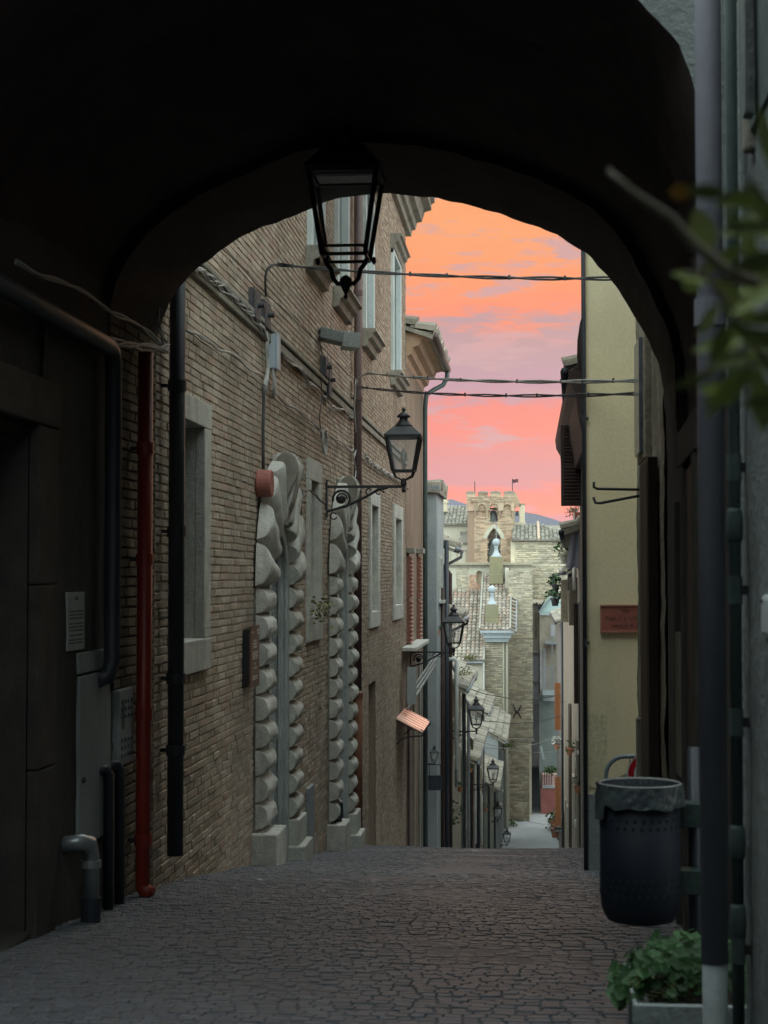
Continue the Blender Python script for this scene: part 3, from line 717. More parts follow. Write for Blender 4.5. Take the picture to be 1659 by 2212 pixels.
# ================================================================== lanterns
def lantern_parts(root, s=1.0, iron=None, local=True):
    """six-inch cradle at the origin, lantern standing on it, local coordinates"""
    iron = iron or M_IRON
    zb, zt, wb, wt = .16 * s, .60 * s, .135 * s, .215 * s; r = .013 * s
    b = MB()
    cb = [(sx * wb, sy * wb, zb) for sx, sy in ((-1, -1), (1, -1), (1, 1), (-1, 1))]; ct = [(sx * wt, sy * wt, zt) for sx, sy in ((-1, -1), (1, -1), (1, 1), (-1, 1))]
    for i in range(4):
        b.bar(cb[i], ct[i], r * 2.2); b.bar(cb[i], cb[(i + 1) % 4], r * 2); b.bar(ct[i], ct[(i + 1) % 4], r * 2.6, r * 3)
    b.build('frame', iron, root, local=local)
    for i in range(4):
        MB().quad(cb[i], cb[(i + 1) % 4], ct[(i + 1) % 4], ct[i]).build('glass_pane', M_GLASS, root, local=local, fix=False)
    # roof: skirt, glazed slope, domed chimney, finial
    rf = MB(); w1, w2 = wt * 1.12, wt * .55; z1, z2 = zt + .02 * s, zt + .13 * s
    P = [(sx * w1, sy * w1, z1) for sx, sy in ((-1, -1), (1, -1), (1, 1), (-1, 1))]; Q = [(sx * w2, sy * w2, z2) for sx, sy in ((-1, -1), (1, -1), (1, 1), (-1, 1))]
    rf.v = P + Q + [(p[0], p[1], z1 - .02 * s) for p in P]
    rf.f = [(0, 1, 5, 4), (1, 2, 6, 5), (2, 3, 7, 6), (3, 0, 4, 7), (4, 5, 6, 7), (8, 9, 1, 0), (9, 10, 2, 1), (10, 11, 3, 2), (11, 8, 0, 3), (11, 10, 9, 8)]
    ro = rf.build('roof', iron, root, local=local)
    ro2 = MB().lathe([(w2 * 1.05, z2), (w2 * .9, z2 + .03 * s), (w2 * .5, z2 + .09 * s), (w2 * .42, z2 + .12 * s), (w2 * .75, z2 + .125 * s), (w2 * .7, z2 + .15 * s), (w2 * .3, z2 + .19 * s), (w2 * .14, z2 + .2 * s)], n=12).build('chimney', iron, root, smooth=True, local=local)
    MB().lathe([(.004 * s, z2 + .19 * s), (.022 * s, z2 + .21 * s), (.026 * s, z2 + .23 * s), (.012 * s, z2 + .25 * s), (.002 * s, z2 + .265 * s)], n=8).build('finial', iron, root, smooth=True, local=local)
    # cradle
    c = MB()
    for sx, sy in ((-1, -1), (1, -1), (1, 1), (-1, 1)):
        c.tube([(sx * wb, sy * wb, zb), (sx * wb * .8, sy * wb * .8, zb * .55), (sx * wb * .35, sy * wb * .35, zb * .35), (0, 0, zb * .2)], .011 * s, 6)
    c.lathe([(.012 * s, -.12 * s), (.03 * s, -.09 * s), (.018 * s, -.05 * s), (.04 * s, -.01 * s), (.03 * s, .05 * s), (.012 * s, .07 * s)], n=10)
    c.build('cradle', iron, root, local=local)
    MB().lathe([(.018 * s, zb + .01 * s), (.018 * s, zb + .12 * s), (.04 * s, zb + .14 * s), (.045 * s, zb + .22 * s), (.025 * s, zb + .27 * s), (.001, zb + .28 * s)], n=10).build('lamp_holder', surf('milky_bulb', [(.5, .5, .46), (.6, .6, .55)], 5, .3), root, smooth=True, local=local)
def wall_lantern(Y, x, z, label, s=1.0, detail=True, wall=WX):
    root = thing('street_lantern', label, 'street lamp', (x, Y, z), 'wall lanterns down the left side')
    lantern_parts(root, s)
    dx = wall - x                                     # wall position in local coordinates
    MB().bar((dx - .02, 0, -.04), (.02, 0, -.04), .03, .035).build('arm', M_IRON, root, local=True)
    b = MB()
    b.tube([(dx, 0, -.34), (dx * .93, 0, -.33), (dx * .72, 0, -.27), (dx * .5, 0, -.17), (dx * .33, 0, -.08), (dx * .2, 0, -.05)], .017, 8)
    if detail:
        b.tube(arc((dx * .80, 0, -.19), .105, radians(-95), radians(195), 18), .015, 8)
        b.tube([(dx * .80 + .075 * cos(a) * (1 - a / 14), 0, -.19 + .075 * sin(a) * (1 - a / 14)) for a in [k * .5 for k in range(16)]], .012, 6)
        b.lathe([(.001, -.24), (.05, -.22), (.055, -.17), (.001, -.14)], (dx * .80, 0, 0), 10)
        for q in (.45, .32): b.tube(arc((dx * q, 0, -.1), .035, 0, 5.2, 10), .009, 6)
        b.tube(arc((dx * .9, 0, -.40), .04, .5, 6, 10), .009, 6)
        for q in (.55, .38, .26): b.lathe([(.001, -.1), (.02, -.085), (.001, -.06)], (dx * q, 0, -.02), 8)
    b.build('scroll_bracket', M_IRON, root, local=True, smooth=False)
    MB().box(dx - .01, dx + .02, -.03, .03, -.42, .04).build('wall_plate', M_IRON, root, local=True)
    return root
def lamp_at(px, py, Y): p = atY(px, py, Y); return p
for (px, py, Y, s, lab) in ((872, 1044, 20.4, .95, 'large black wall lantern on the scrolled bracket over the farther portal'),
                            (980, 1405, 35.0, .98, 'black wall lantern in front of the tiled church roof'),
                            (1029, 1577, 48.0, .98, 'black wall lantern third down the street, before the stone roofs'),
                            (1065, 1693, 65.0, 1.0, 'small black wall lantern near the low tiled roofs, fourth down the street'),
                            (1075, 1772, 84.0, 1.0, 'far small wall lantern fifth down the street, over a greenish wall'),
                            (1095, 1824, 97.0, 1.0, 'farthest and smallest wall lantern just above the crest of the road')):
    p = atY(px, py, Y); wall_lantern(Y, p.x, p.z, lab, s, detail=Y < 60)
def hanging_lantern():
    Y = 9.6; p = atY(747, 590, Y)
    root = thing('hanging_lantern', 'big dark iron lantern hanging from the crown of the covered passage', 'lantern', (p.x, Y, p.z))
    s = 1.0; b = MB(); wb, wt, zb, zt = .125, .195, .09, .57
    cb = [(sx * wb, sy * wb, zb) for sx, sy in ((-1, -1), (1, -1), (1, 1), (-1, 1))]; ct = [(sx * wt, sy * wt, zt) for sx, sy in ((-1, -1), (1, -1), (1, 1), (-1, 1))]
    for i in range(4):
        b.bar(cb[i], ct[i], .021); b.bar(cb[i], cb[(i + 1) % 4], .017); b.bar(ct[i], ct[(i + 1) % 4], .02, .028)
        q0, q1 = Vector(cb[i]) * .93, Vector(cb[(i + 1) % 4]) * .93; q0.z = q1.z = zb + .05; b.bar(q0, q1, .015)
    b.build('frame', M_IRON, root, local=True)
    for i in range(4): MB().quad(cb[i], cb[(i + 1) % 4], ct[(i + 1) % 4], ct[i]).build('glass_pane', M_GLASS, root, local=True, fix=False)
    rf = MB(); w1, w2, z1, z2 = .225, .10, zt + .02, zt + .17
    P = [(sx * w1, sy * w1, z1) for sx, sy in ((-1, -1), (1, -1), (1, 1), (-1, 1))]; Q = [(sx * w2, sy * w2, z2) for sx, sy in ((-1, -1), (1, -1), (1, 1), (-1, 1))]
    rf.v = P + Q; rf.f = [(0, 1, 5, 4), (1, 2, 6, 5), (2, 3, 7, 6), (3, 0, 4, 7), (4, 5, 6, 7)]
    rf.build('roof', M_IRON, root, local=True)
    MB().box(-.165, .165, -.09, .09, zt - .02, zt - .005).build('reflector', surf('dull_reflector', [(.45, .45, .42), (.6, .6, .57)], 6, .35, .1, 30), root, local=True)
    MB().lathe([(.11, z2), (.06, z2 + .06), (.02, z2 + .1), (.02, z2 + .2)], n=12).build('chimney', M_IRON, root, smooth=True, local=True)
    c = MB()
    for sx in (-1, 1):
        c.tube([(sx * .125, 0, zb), (sx * .115, 0, zb - .03), (sx * .085, 0, zb - .07), (sx * .075, 0, zb - .12), (sx * .05, 0, zb - .15), (0, 0, zb - .155)], .014, 8)
        c.lathe([(.001, zb - .045), (.014, zb - .03), (.01, zb)], (sx * .165, 0, 0), 6)
    c.lathe([(.001, zb - .245), (.012, zb - .235), (.014, zb - .225), (.007, zb - .215), (.02, zb - .19), (.036, zb - .15), (.036, zb - .125), (.022, zb - .11), (.001, zb - .10)], n=10)
    c.build('cradle', M_IRON, root, local=True)
    MB().tube([(0, 0, z2 + .15), (0, 0, 4.35 - p.z)], .012, 6).build('hanger_rod', M_IRON, root, local=True)
hanging_lantern()

# ================================================================== pipes and fittings on the left
def vpipe(name, label, cat, mat, x, y, z0, z1, r, collars=(), bottom=None, group=None, top=None, n=14):
    root = thing(name, label, cat, (x, y, z0), group)
    pts = [(x, y, z1), (x, y, z0)]
    if top: pts = top + pts
    if bottom: pts = pts + bottom
    MB().tube(pts, r, n).build('pipe', mat, root, smooth=True)
    for z in collars:
        MB().tube([(x, y, z - .035), (x, y, z + .035)], r * 1.18, n).build('collar', mat, root, smooth=False)
        MB().box(*((x - r * 3, x) if x < .3 else (x, x + r * 2)), y - .012, y + .012, z - .012, z + .012).build('clamp', M_IRON, root)
    return root
p = atX(312, 1900, -2.40); yR = p.y
vpipe('red_downpipe', 'red painted downpipe on the brick inside the passage', 'downpipe', M_REDP, -2.41, yR, G(yR) + .10, zL(322, 765, -2.41), .047, (zL(315, 1540, -2.41), 2.4, 1.7, -.05), bottom=[(-2.41, yR, G(yR) + .08), (-2.39, yR - .01, G(yR) + .05), (-2.35, yR - .02, G(yR) + .035)])
yB = atX(381, 1240, -2.40).y
vpipe('black_downpipe', 'thick black downpipe on the brick just outside the passage', 'downpipe', M_DARKP, -2.40, yB, zL(375, 1850, -2.40), 4.6, .055, (zL(380, 1620, -2.4), .9, 1.9, 2.9))
yP = atX(773, 1243, -2.41).y
vpipe('brown_downpipe', 'long brown downpipe between the farther portal and the next windows', 'downpipe', M_BROWNP, -2.41, yP, zL(776, 1490, -2.41), 8.5, .056, (zL(773, 860, -2.41), zL(773, 1200, -2.41), 5.6, 7.2))
vpipe('rusty_downpipe_foot', 'rust brown cast pipe foot below the brown downpipe', 'downpipe', surf('rusty_iron', [(.16, .07, .04), (.22, .10, .06)], 6, .8, .3, 40), -2.41, yP, G(yP) + .05, zL(776, 1495, -2.41), .066, (zL(776, 1500, -2.41),))
# drain pipe that turns down inside the passage
yD = atX(243, 1243, -2.42).y; zt = zL(243, 752, -2.42)
rt = thing('drain_pipe', 'thick black drain pipe running along the wall and turning down', 'drain pipe', (-2.42, yD, 0))
MB().tube([(-2.42, 3.0, zt + .03), (-2.42, yD - .12, zt), (-2.42, yD - .03, zt - .03), (-2.42, yD, zt - .12), (-2.42, yD, zL(243, 1430, -2.42)), (-2.44, yD - .03, zL(243, 1450, -2.42) - .03), (-2.5, yD - .08, zL(243, 1450, -2.42) - .05)], .05, 12).build('pipe', M_DARKP, rt, smooth=True)
yE = atX(183, 1243, -2.42).y
rt = thing('galvanised_elbow', 'shiny galvanised elbow pipe standing by the grey cabinet', 'pipe', (-2.4, yE, G(yE)))
MB().tube([(-2.52, yE - .12, zL(183, 1822, -2.4)), (-2.40, yE - .09, zL(183, 1816, -2.4) + .0), (-2.38, yE - .03, zL(183, 1822, -2.4)), (-2.38, yE + .02, zL(183, 1850, -2.4)), (-2.38, yE + .02, G(yE))], .045, 14).build('pipe', M_ZINC, rt, smooth=True)
MB().tube([(-2.38, yE + .02, G(yE) + .3), (-2.38, yE + .02, G(yE) + .34)], .056, 14).build('flange', M_ZINC, rt); MB().tube([(-2.38, yE + .02, G(yE) - .02), (-2.38, yE + .02, G(yE) + .14)], .055, 14).build('sleeve', M_DARKP, rt)
for px, pt, lab in ((238, 1660, 'thin black conduit rising behind the intercom panel'), (262, 1650, 'black conduit with an elbow below the intercom panel')):
    y = atX(px, 1243, -2.44).y; z0 = G(y) + .0; z1 = zL(px, pt, -2.44)
    b = MB().tube([(-2.44, y, z0), (-2.44, y, z1 - .03), (-2.45, y - .04, z1), (-2.5, y - .09, z1)], .03, 10); b.build('conduit', M_DARKP, None, smooth=True, label=lab, cat='pipe')
# white notice, cabinet, intercom
M_PAPER = surf('notice_white', [(.36, .37, .36), (.42, .43, .42)], 2, .7, .05, 20, fine=.05)
M_INK = surf('faded_ink', [(.10, .10, .11), (.14, .14, .15)], 5, .8, 0, 10, fine=0)
def text_rows(parent, X, y0, y1, rows, mat, th=.004, nrm=.0015, seed=1):
    """rows of small separate glyph marks too small to read, as in the picture"""
    r = random.Random(seed); b = MB()
    for z, h, a, c in rows:
        y = y0 + (y1 - y0) * a; ye = y0 + (y1 - y0) * c
        while y < ye:
            w = r.uniform(.5, .95) * h
            if r.random() < .16: y += w; continue
            b.box(X, X + nrm, y, min(y + w * .75, ye), z + r.uniform(-.1, .1) * h, z + h * r.uniform(.75, 1.1)); y += w
    return b.build('lettering', mat, parent, kind='stuff')
y0, y1 = yL(139), yL(176); z0, z1 = zL(158, 1404), zL(158, 1279)
nt_ = MB().box(WX - .005, WX + .02, y0, y1, z0, z1).build('notice', M_PAPER, None, bevel=.003, label='pale printed notice on the dark passage wall', cat='notice')
H = z1 - z0
text_rows(nt_, WX + .02, y0, y1, [(z1 - H * .14, H * .07, .42, .6)] + [(z0 + H * t, H * .022, .1, .9) for t in (.66, .60, .54, .45, .39, .33, .25, .17, .12)], M_INK)
y0, y1 = yL(164), yL(231); z0, z1 = zL(195, 1815), zL(195, 1455)
cb = thing('utility_cabinet', 'tall flat grey metal cabinet door on the passage wall', 'cabinet', (WX, y0, z0))
M_CAB = surf('cabinet_grey', [(.27, .29, .29), (.33, .35, .34)], 1.5, .6, .1, 30, fine=.08, stain=(.17, .18, .17), sstain=.5)
MB().box(WX - .02, WX + .03, y0, y1, z0, z1).build('door', M_CAB, cb, bevel=.006)
MB().box(WX - .02, WX + .025, y0 - .01, y1 + .02, z1 + .015, z1 + .13).build('top_panel', M_CAB, cb, bevel=.006)
MB().tube([(WX + .03, y0 + .06, (z0 + z1) / 2 - .1), (WX + .045, y0 + .06, (z0 + z1) / 2 - .1)], .016, 8).build('lock', M_IRON, cb)
for z in (z0 + .12, z1 - .12): MB().tube([(WX + .035, y1 + .0, z), (WX + .035, y1 + .0, z + .09)], .012, 8).build('hinge', M_IRON, cb)
y0, y1 = yL(246), yL(277); z0, z1 = zL(262, 1648), zL(262, 1488)
ic = thing('intercom_panel', 'pale intercom panel with buttons beside the red downpipe', 'intercom', (WX, y0, z0))
MB().box(WX - .01, WX + .04, y0, y1, z0, z1).build('casing', surf('intercom_metal', [(.33, .36, .36), (.4, .43, .43)], 3, .45, .05, 30, fine=.05, metal=.2), ic, bevel=.005)
for gz in (z1 - .16, z0 + .06):
    for r_ in range(3):
        for c_ in range(4):
            ya = y0 + (y1 - y0) * (.15 + .22 * c_); MB().tube([(WX + .04, ya, gz + r_ * .045), (WX + .048, ya, gz + r_ * .045)], .012, 8).build('button', M_INK, ic)
MB().box(WX + .04, WX + .044, y0 + .06, y1 - .25, z0 + .22, z0 + .40).build('name_plate', M_INK, ic)

# ---- cables on walls (polylines given along the wall)
def wall_cable(pts, r, mat, n_str, label, seed, X=-2.47, spread=.014, wob=.012, name='wall_cable', cat='cable', parent=None, sub='strand'):
    rr = random.Random(seed); P = [atX(a, b, X) for a, b in pts]
    dens = []
    for a, b in zip(P, P[1:]):
        k = max(2, int((b - a).length / .12))
        for i in range(k): dens.append(a.lerp(b, i / k))
    dens.append(P[-1])
    root = thing(name, label, cat, tuple(P[0])) if n_str > 1 else None
    o = None
    for s in range(n_str):
        ph = rr.uniform(0, 6); q = []
        for i, p in enumerate(dens):
            a = ph + i * .55; w = spread if n_str > 1 else 0
            q.append(p + Vector((abs(cos(a)) * w * .8, wob * noise.noise((s * 3.3, i * .37, seed)) , sin(a) * w + wob * 1.6 * noise.noise((s * 7.7 + 5, i * .3, seed)))))
        o = MB().tube(q, r, 6).build(sub if root else name, mat, root, smooth=True)
        if not root: tag(o, label, cat)
    return root
wall_cable([(405, 572), (440, 592), (478, 622), (515, 655), (548, 690), (566, 712), (572, 730)], .0085, M_CABLE, 5, 'twisted bundle of grey cables below the string course', 1, spread=.03)
wall_cable([(400, 712), (440, 735), (500, 768), (550, 803), (566, 815)], .009, M_CABLE, 2, 'pale paired cable sagging across the brick to the junction box', 2)
wall_cable([(602, 757), (628, 785), (652, 800), (664, 824), (682, 838), (702, 858), (716, 880), (740, 885), (764, 905)], .009, M_CABLE, 3, 'pale cables looping from the junction box to the brown downpipe', 3)
wall_cable([(590, 848), (618, 872), (640, 885), (668, 908), (700, 935), (736, 955), (758, 975), (768, 968)], .008, M_CABLE, 3, 'lower wavy cables crossing the wall above the portals', 4)
wall_cable([(465, 522), (520, 575), (570, 632), (600, 655), (690, 745), (762, 818)], .006, M_CABLED, 1, 'thin dark cable running diagonally across the upper brickwork', 5, X=-2.45)
wall_cable([(785, 980), (800, 1000), (830, 1020), (866, 1040), (880, 1055)], .011, M_CABLE, 4, 'thick cable garland running below the wall beyond the brown downpipe', 6, spread=.03)
wall_cable([(768, 820), (764, 880), (767, 920), (770, 965), (763, 990), (768, 1015), (764, 1045)], .008, M_CABLE, 3, 'vertical pale cables beside the brown downpipe', 7, X=-2.44)
wall_cable([(572, 722), (576, 800), (569, 838), (570, 842)], .012, M_CABLE, 5, 'cluster of grey cables dropping past the junction box', 8, spread=.03)
wall_cable([(569, 835), (570, 870), (568, 925), (569, 1012)], .016, M_CABLED, 1, 'black conduit dropping to the dull red box', 9, X=-2.45)
wall_cable([(692, 745), (696, 760), (692, 800), (696, 860), (690, 900), (697, 975)], .007, M_CABLED, 1, 'thin black cable dropping from the floodlight', 10, X=-2.46)
wall_cable([(0, 606), (60, 640), (120, 678), (190, 716), (240, 738), (300, 752), (345, 752), (362, 752)], .010, M_CABLE, 3, 'grey cables lying on the drain pipe in the passage', 11, X=-2.42, spread=.02)
wall_cable([(30, 565), (120, 606), (200, 645), (270, 690), (322, 722), (345, 742)], .009, M_CABLE, 2, 'upper pair of cables along the dark passage wall', 12, X=-2.45)
wall_cable([(340, 655), (336, 700), (345, 730), (360, 752)], .008, M_CABLE, 3, 'cables coming down behind the black downpipe', 13, X=-2.46, spread=.03)
wall_cable([(650, 1150), (650, 1090), (656, 1060), (668, 1058), (700, 1088)], .012, M_IRON, 1, 'thin bent iron bracket beside the small stone window', 14, X=-2.42, name='iron_bracket', cat='bracket')
# coil by the upper window and small coil lower
for (px, py, rr_, lab) in ((737, 628, .12, 'loose loop of cable under the upper window sill'), (699, 955, .10, 'pale coiled cable hanging on the brick between the portals')):
    c = atX(px, py, -2.45); root = thing('cable_coil', lab, 'cable coil', tuple(c))
    for k in range(3): MB().tube([(c.x + .01 * k, c.y + (rr_ + .012 * k) * cos(t) * 1.6, c.z + (rr_ * 1.3 + .01 * k) * sin(t)) for t in [i * pi / 10 for i in range(20)]], .006, 6, closed=True).build('loop', M_CABLE, root)
# junction box
a = atX(578, 800, -2.5); b_ = atX(600, 737, -2.5)
jb = thing('junction_box', 'light grey cable junction box on the brick wall', 'junction box', tuple(a))
M_BOX = surf('box_grey', [(.34, .40, .44), (.42, .48, .52)], 4, .5, .05, 30, fine=.05)
MB().box(WX, WX + .08, a.y, a.y + .17, a.z + .02, b_.z - .02).build('case', M_BOX, jb, bevel=.008)
MB().box(WX + .08, WX + .10, a.y - .01, a.y + .18, a.z + .01, b_.z - .01).build('cover', M_BOX, jb, bevel=.008)
for k in range(5): MB().tube([(WX + .05, a.y + .02 + .03 * k, a.z + .03), (WX + .06, a.y + .0 + .035 * k, a.z - .14), (WX + .04, a.y + .05 + .02 * k, a.z - .26), (WX + .02, a.y + .12, a.z - .2)], .010, 6).build('cable_tail', M_CABLE, jb, smooth=True)
surf('old_iron', [(.07, .07, .075), (.11, .105, .105)], 6, .7, .3, 40)
# iron wall anchors (old insulator brackets)
for k, (px0, px1, py0, py1, lab) in enumerate(((537, 549, 620, 692, 'dark iron bracket plate above the junction box, nearer one'), (560, 577, 645, 710, 'dark iron bracket plate right above the junction box'), (692, 700, 768, 815, 'dark iron plate on the string course under the floodlight'), (700, 708, 778, 860, 'longer iron plate beside the one under the floodlight'))):
    a = atX(px0, py1, -2.5); c = atX(px0, py0, -2.5); w = .09
    rt = thing('iron_bracket_plate', lab, 'bracket', tuple(a))
    MB().box(WX, WX + .05, a.y, a.y + .05, a.z, c.z).build('upright', MATS['old_iron'], rt); MB().box(WX + .05, WX + .07, a.y - .02, a.y + .26, a.z + .02, c.z - .02).build('plate', MATS['old_iron'], rt, bevel=.004)
    MB().tube([(WX + .07, a.y + .1, (a.z + c.z) / 2), (WX + .13, a.y + .1, (a.z + c.z) / 2)], .025, 8).build('insulator', M_IRON, rt)
# floodlight
c = atX(688, 722, -2.5); fl = thing('floodlight', 'grey floodlight sticking out from the upper brick wall', 'floodlight', tuple(c))
M_FL = surf('floodlight_grey', [(.12, .13, .12), (.17, .18, .17)], 5, .5, .1, 30)
MB().obox((c.x + .17, c.y + .12, c.z - .02), (.17, .03, -.04), (-.03, .16, 0), (.01, 0, .065)).build('housing', M_FL, fl, bevel=.01)
MB().obox((c.x + .37, c.y + .16, c.z - .07), (.10, .03, -.01), (-.03, .17, 0), (.01, 0, .09)).build('visor', surf('visor_alu', [(.22, .24, .22), (.28, .3, .28)], 5, .4, .05, 30), fl, bevel=.006)
MB().tube([(c.x, c.y, c.z + .05), (c.x + .2, c.y + .08, c.z + .0)], .018, 8).build('stay', M_IRON, fl)
# dull red box below the conduit
c = atX(566, 1043, -2.44); rb = thing('red_alarm_box', 'dull red rounded box at the foot of the black conduit', 'alarm box', tuple(c))
zr = .125
MB().tube([(WX, c.y + .1, c.z), (WX + .14, c.y + .1, c.z)], zr, 24).build('drum', surf('dull_red', [(.30, .10, .08), (.36, .14, .11)], 5, .6, .1, 30), rb, bevel=.012)
# brown information plaque
a = yL(524); z0, z1 = zL(530, 1484), zL(530, 1352)
pl = thing('brown_plaque', 'brown information plaque with faded white lettering near the first portal', 'plaque', (WX, a, z0))
M_PL = surf('plaque_brown', [(.15, .085, .065), (.18, .105, .08)], 3, .45, .05, 20, fine=.05)
MB().box(WX + .06, WX + .075, a, a + .46, z0, z1).build('panel', M_PL, pl)
MB().box(WX, WX + .06, a + .01, a + .03, z0 + .03, z1 - .03).build('standoff', M_IRON, pl); MB().box(WX, WX + .06, a + .42, a + .44, z0 + .03, z1 - .03).build('standoff', M_IRON, pl)
H = z1 - z0
text_rows(pl, WX + .075, a, a + .46, [(z0 + H * t, H * h, u, v) for t, h, u, v in ((.88, .03, .12, .3), (.90, .04, .75, .93), (.85, .035, .78, .93), (.74, .03, .35, .62), (.69, .03, .28, .7), (.64, .03, .3, .68), (.56, .02, .18, .85), (.525, .02, .18, .8), (.49, .02, .2, .85), (.455, .02, .18, .75), (.36, .03, .42, .55), (.30, .02, .3, .7), (.16, .02, .2, .8), (.12, .02, .25, .75))], surf('pale_print', [(.55, .5, .45), (.6, .56, .5)], 3, .6, 0, 10, fine=0), seed=3)
# iron post with a bag between the portals, stones at the wall foot
y = yL(714); x = -2.40
bl = thing('iron_bollard', 'dark bollard with a pale sticker in front of the farther portal', 'bollard', (x, y, G(y)))
MB().tube([(x, y, G(y)), (x, y, G(y) + .62)], [.05, .05], 12).build('post', M_DARKP, bl, smooth=True)
MB().tube([(x, y, G(y) + .42), (x, y, G(y) + .62)], [.07, .06], 12).build('head', M_DARKP, bl, bevel=.01)
MB().box(x - .03, x + .035, y - .08, y - .07, G(y) + .46, G(y) + .58).build('sticker', M_PAPER, bl)
# yellow weeds on the window ledge
def leaf_spray(name, label, cat, c, n, rad, size, mat, seed, parent=None, flat=.5, group=None, stem=True, up=.5, kindstuff=False):
    rr = random.Random(seed); root = parent or thing(name, label, cat, c, group)
    b = MB(); c = Vector(c); st = MB()
    for i in range(n):
        d = Vector((rr.gauss(0, 1), rr.gauss(0, 1), rr.gauss(0, 1) * flat + up)).normalized() * rad * rr.uniform(.25, 1.0) ** .7
        p = c + d; s = size * rr.uniform(.6, 1.25)
        ax = Vector((rr.uniform(-1, 1), rr.uniform(-1, 1), rr.uniform(-.4, .6))).normalized(); bx = ax.cross(Vector((rr.uniform(-1, 1), rr.uniform(-1, 1), rr.uniform(-1, 1))).normalized()).normalized(); nn = ax.cross(bx)
        pts = [p, p + ax * s * .35 + bx * s * .32, p + ax * s * .8 + bx * s * .28 + nn * s * .08, p + ax * s * 1.05, p + ax * s * .8 - bx * s * .28 + nn * s * .08, p + ax * s * .35 - bx * s * .32]
        b.add(pts, [(0, 1, 2, 3), (0, 3, 4, 5)])
        if stem and i % 5 == 0: st.tube([c + Vector((rr.uniform(-.2, .2) * rad, rr.uniform(-.2, .2) * rad, -rad * .3)), (c + p) / 2 + Vector((0, 0, rad * .1)), p], size * .035, 4)
    b.build('foliage', mat, root, fix=False, kind='stuff')
    if stem and st.v: st.build('stems', MATS.get('stem') or surf('stem', [(.12, .11, .05), (.18, .15, .08)], 5, .8, .1, 30), root)
    return root
M_LEAF = surf('leaf_green', [(.035, .085, .02), (.06, .13, .035)], 6, .6, .1, 40, island=.4, fine=.15, spec=.35)
M_LEAFD = surf('leaf_dark', [(.02, .06, .018), (.04, .095, .028)], 6, .6, .1, 40, island=.4, fine=.15, spec=.35)
M_WEED = surf('dry_weed', [(.16, .17, .07), (.25, .23, .10)], 6, .8, .1, 40, island=.4)
c = atX(690, 1325, -2.38); leaf_spray('weed', 'dry weed growing out of the small stone window ledge', 'plant', tuple(c), 90, .22, .05, M_WEED, 5, up=.2)

# ================================================================== overhead cables
def span(p0, p1, sag, r, mat, label, n=24, strands=2, seed=1, lead=None, name='overhead_cable', ties=True):
    p0, p1 = Vector(p0), Vector(p1); root = thing(name, label, 'cable', tuple(p0)); rr = random.Random(seed)
    for s in range(strands):
        pts = []
        for i in range(n + 1):
            t = i / n; q = p0.lerp(p1, t); q.z -= sag * 4 * t * (1 - t); q += Vector((0, .012 * sin(i * 1.1 + s * 3), .011 * cos(i * .9 + s * 3.1)));
            pts.append(q)
        if lead: pts = [Vector(v) + Vector((0, 0, .01 * s)) for v in lead] + pts
        MB().tube(pts, r, 6).build('strand', mat, root, smooth=True)
    if ties:
        for i in range(7):
            t = (i + .5 + rr.uniform(-.3, .3)) / 7; q = p0.lerp(p1, t); q.z -= sag * 4 * t * (1 - t); MB().box(q.x - .010, q.x + .010, q.y - .02, q.y + .02, q.z - .014, q.z + .022).build('cable_tie', M_CABLED, root)
    return root
span(atY(604, 572, 15.9), atY(1420, 600, 14.0), .05, .010, M_CABLED, 'dark overhead cable pair crossing the sunset high up', lead=[atX(574, 640, -2.45), atX(573, 600, -2.43), atX(577, 583, -2.40), atX(588, 574, -2.36)])
span(atY(796, 806, 22.6), atY(1378, 822, 13.78), .05, .010, M_CABLE, 'upper of the two lower cables over the street', seed=2, lead=[atX(765, 870, -2.42), atX(768, 835, -2.40), atX(776, 815, -2.34)])
span(atY(776, 836, 23.0), atY(1378, 850, 13.78), .06, .009, M_CABLED, 'lower cable just beneath the paler pair over the street', seed=3)

# scraps of litter and dry leaves on the setts
for k, (px, py, mat_, lab) in enumerate(((698, 1925, M_PAPER, 'white paper scrap lying on the setts in the middle of the lane'), (560, 1900, M_PAPER, 'pale paper scrap on the setts beside the first portal plinth'), (632, 1888, None, 'curled dry leaf on the setts between the two portals'), (1025, 1838, M_PAPER, 'tiny white scrap on the setts near the crest of the road'), (1000, 2025, None, 'brown dry leaf on the setts in the foreground'), (330, 1960, None, 'dry leaf on the setts near the red downpipe foot'))):
    d = ray(px, py); t = 3.0
    while CAMZ + d.z / d.y * t > G(t) + .02: t += .05
    x = d.x / d.y * t; y = t; z = G(y) + .014; s_ = .03 * (y / 12); a0 = k * 1.3; n = 6; b = MB()
    b.add([(x + s_ * R.uniform(.5, 1) * cos(a0 + 2 * pi * i / n), y + s_ * R.uniform(.6, 1.2) * sin(a0 + 2 * pi * i / n), z + R.uniform(.0, .014)) for i in range(n)], [tuple(range(n))])
    b.build('litter_scrap', mat_ or surf('dry_leaf', [(.22, .17, .1), (.34, .28, .18)], 9, .8), None, fix=False, label=lab, cat='litter')
